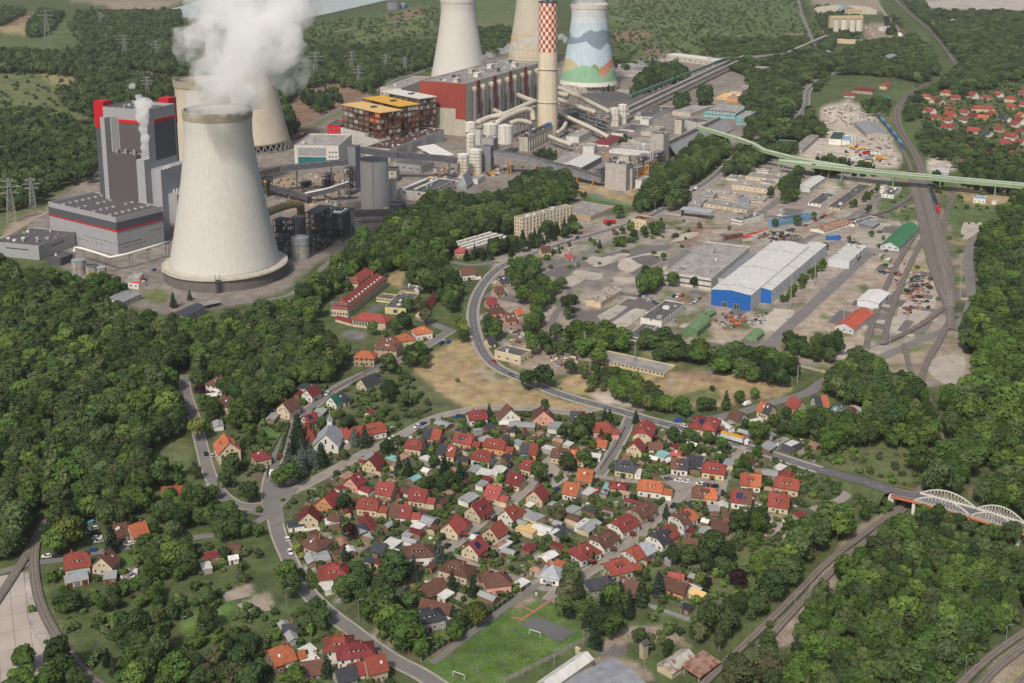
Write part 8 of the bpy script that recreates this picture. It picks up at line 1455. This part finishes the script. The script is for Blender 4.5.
# random property hedges and garden rows, square to the nearest lane
q=random.Random(4);gp=[tuple(P(*v)[:2]) for v in gard];ga=np.array(gp);n=0
while n<170:
 x,y=q.uniform(ga[:,0].min(),ga[:,0].max()),q.uniform(ga[:,1].min(),ga[:,1].max())
 if not pip(np.array([x]),np.array([y]),gp)[0]:continue
 ns=nearest_seg(x,y);a=ns[1]+(math.pi/2 if q.random()<.65 else 0);L=q.uniform(6,18);t=np.arange(-L/2,L/2,1.0);X,Y=x+np.cos(a)*t,y+np.sin(a)*t;ok=free(X,Y,.4);n+=1
 for i,(u,v) in enumerate(zip(X[ok],Y[ok])):SB.setdefault(('bush',n%3),[]).append((u,v,0,.6,q.uniform(.8,1.1),i*2.1))
inst_object('shrubbery',SB,'hedges, shrubs and low bushes in gardens and along the tracks')
# ---------------- labels of repeated things ----------------
LM=[('white chapel','a1',160,330),('asphalt sports court','c2',215,175),('football pitch','N',900,560),('black cube','a7',580,340),('yellow topped lorry','K',872,392),('arched bridge','-',945,505),('transformer tower','c2',640,300),('rusty warehouse','c2',800,370),('red roofed school','c1',380,240),('gymnasium','c1',440,410),('dry field','-',455,378),('level crossing','-',36,562),('village road junction','-',270,500),('yellow barrack','K',500,110),('blue hall','-',760,280),('grey factory','G',760,350),('apartment block','G',130,200),('green roofed hall','H',530,260),('red roofed barn','H',350,600),('railway house','H',500,95),('checked chimney','-',548,134),('painted cooling tower','-',588,87),('largest cooling tower','-',226,280),('round silo','-',374,205),('olive barrel shed','G',735,610),('white villas at the bottom','N',355,560),('timbered gable house','N',100,570),('parking courtyard','a3',520,580),('gravel yard','D',330,560),('far village manor','D',850,420),('blue train','-',890,135),('distant silos','D',325,110),('coal bunker','b7',680,160),('light blue office','H',110,195),('orange villa by western road','a8',170,610),('garages with striped roof','F',880,290),('road fork by the dry field','-',597,406),('lower lane bend','-',555,590),('cream villa by the main road','G',515,205),('grey tower house','N',675,420)]
LMP=[(n,TP(t,x,y)) for n,t,x,y in LM];OR=['','second ','third ','fourth ','fifth ','sixth ','seventh ','eighth ','ninth ','tenth ','eleventh ','twelfth ','thirteenth ','fourteenth '];buckets={}
for o,ds,p in REG:
 w=[(p-q).length for _,q in LMP];i=min(range(len(w)),key=w.__getitem__);buckets.setdefault((ds,i),[]).append((w[i],o))
for (ds,i),L in buckets.items():
 L.sort(key=lambda e:e[0])
 for k,(_,o) in enumerate(L):
  o['label']=('%s %snearest the %s'%(ds,OR[min(k,13)],LM[i][0])) if k<14 else '%s %dth nearest the %s'%(ds,k+1,LM[i][0])
labels={}
for o in COL.objects:
 if 'category' in o and 'label' in o:labels.setdefault(o['label'],[]).append(o)
for l,os_ in labels.items():
 if len(os_)>1 and not os_[0].get('group','').startswith('trees in'):print('DUPLICATE LABEL',l,len(os_))
# ---------------- steam ----------------
def steam(name,label,puffs,dens,seed,nscale=.035,thr=.42,disp=5.0,vox=2.2):
 me=bpy.data.meshes.new(name);import bmesh;bm=bmesh.new();r=random.Random(seed)
 for t,x,y,yy,rpx in puffs:
  d=ray(*px(t,x,y));k=yy/d[1];c=Vector((0,0,CAMZ))+Vector(d)*k;rr=rpx/(6.381 if t in TILES2 else 3.904 if t in TILES else 1)*yy/FPX*1.03
  for j in range(5):
   o=Vector((r.uniform(-1,1),r.uniform(-1,1),r.uniform(-1,1)))*rr*.5;bmesh.ops.create_icosphere(bm,subdivisions=2,radius=rr*r.uniform(.55,.8),matrix=Matrix.Translation(c+o))
 bm.to_mesh(me);bm.free();o=bpy.data.objects.new(name,me);COL.objects.link(o);o['kind']='stuff';o['label']=label
 md=o.modifiers.new('one_skin','REMESH');md.mode='VOXEL';md.voxel_size=vox;tx=bpy.data.textures.new(name,'CLOUDS');tx.noise_scale=vox*6;tx.noise_depth=3;m2=o.modifiers.new('billow','DISPLACE');m2.texture=tx;m2.strength=disp;m2.mid_level=.46;m2.texture_coords='GLOBAL';t2=bpy.data.textures.new(name,'CLOUDS');t2.noise_scale=vox*2.2;t2.noise_depth=2;m3=o.modifiers.new('fray','DISPLACE');m3.texture=t2;m3.strength=disp*.55;m3.mid_level=.5;m3.texture_coords='GLOBAL'
 m=bpy.data.materials.new(name);m.use_nodes=True;N=m.node_tree.nodes;L=m.node_tree.links;N.clear();out=N.new('ShaderNodeOutputMaterial');v=N.new('ShaderNodeVolumePrincipled');v.inputs['Color'].default_value=(1,1,1,1);v.inputs['Anisotropy'].default_value=.1
 g=N.new('ShaderNodeNewGeometry');nz=N.new('ShaderNodeTexNoise');nz.inputs['Scale'].default_value=nscale;nz.inputs['Detail'].default_value=5;nz.inputs['Roughness'].default_value=.62;L.new(g.outputs['Position'],nz.inputs['Vector']);mr=N.new('ShaderNodeMapRange');mr.inputs['From Min'].default_value=thr;mr.inputs['From Max'].default_value=thr+.16;mr.inputs['To Min'].default_value=0;mr.inputs['To Max'].default_value=dens;L.new(nz.outputs[0],mr.inputs[0]);L.new(mr.outputs[0],v.inputs['Density']);L.new(v.outputs[0],out.inputs['Volume']);me.materials.append(m)
steam('steam','thick white steam pouring out of the largest cooling tower',[('-',193,107,850,8),('-',241,107,850,8),('-',193,97,855,11),('-',246,95,855,12),('-',203,105,850,11),('-',217,106,850,12),('-',232,105,850,11),('-',204,92,855,15),('-',228,90,855,22),('-',224,84,860,24),('-',240,80,870,26),('-',236,62,880,28),('-',222,60,880,22),('-',250,55,890,30),('-',240,36,900,32),('-',262,36,905,30),('-',255,14,915,34),('-',275,18,920,26),('-',235,12,910,26),('-',268,-10,925,36),('-',245,-30,930,40),('-',284,45,905,20),('-',292,12,915,22),('-',206,22,905,22),('-',300,-12,925,28),('-',214,0,915,24)],.085,3,thr=.38,disp=10,nscale=.045)
steam('steam','thin ragged steam drifting at the sides of the main plume',[('-',190,40,900,14),('-',180,36,900,9),('-',205,30,900,15),('-',205,52,890,12),('-',290,66,900,14),('-',298,80,905,10),('-',288,88,905,8),('-',300,55,905,9),('-',200,70,885,10),('-',300,8,920,16),('-',318,2,925,14),('-',302,70,905,12),('-',280,75,900,14),('-',192,55,895,12)],.07,5,nscale=.06,thr=.41,disp=7)
steam('steam','small column of steam rising from the boiler house front',[('b1',380,385,905,30),('b1',385,340,905,32),('b1',375,290,905,34),('b1',372,240,905,36),('b1',370,190,905,42),('b1',375,140,905,50),('b1',370,100,908,48),('b1',400,110,908,34),('b1',340,80,908,20),('b1',300,10,910,22)],.3,7,nscale=.12,thr=.36,disp=2.0,vox=.9)
steam('steam','white steam trail behind the checked chimney',[('-',484+5.4*i,57-1.9*i,1560,3.2+.25*i) for i in range(11)]+[('-',560,36,1600,4),('-',564,40,1600,3.5)],.1,9,nscale=.08,thr=.36,disp=3,vox=1.6)
steam('steam','steam filling the mouth of the painted cooling tower',[('-',588,3,1900,12),('-',580,4,1900,10),('-',597,4,1900,10),('-',592,-6,1900,11)],.06,12,thr=.4)
steam('steam','steam filling the mouth of the plain cooling tower',[('-',459,-4,1980,14),('-',465,-12,1980,14)],.06,13,thr=.4)
# ---------------- the air ----------------
mb=MB().box((0,11000,164.5),(31000,31000,333));o=mb.build('haze','concrete');m=bpy.data.materials.new('haze');m.use_nodes=True;N=m.node_tree.nodes;N.clear();out=N.new('ShaderNodeOutputMaterial');v=N.new('ShaderNodeVolumePrincipled');v.inputs['Color'].default_value=(.90,.94,1,1);v.inputs['Density'].default_value=HAZE;m.node_tree.links.new(v.outputs[0],out.inputs['Volume']);o.data.materials.clear();o.data.materials.append(m);o['kind']='stuff';o['label']='thin summer haze'
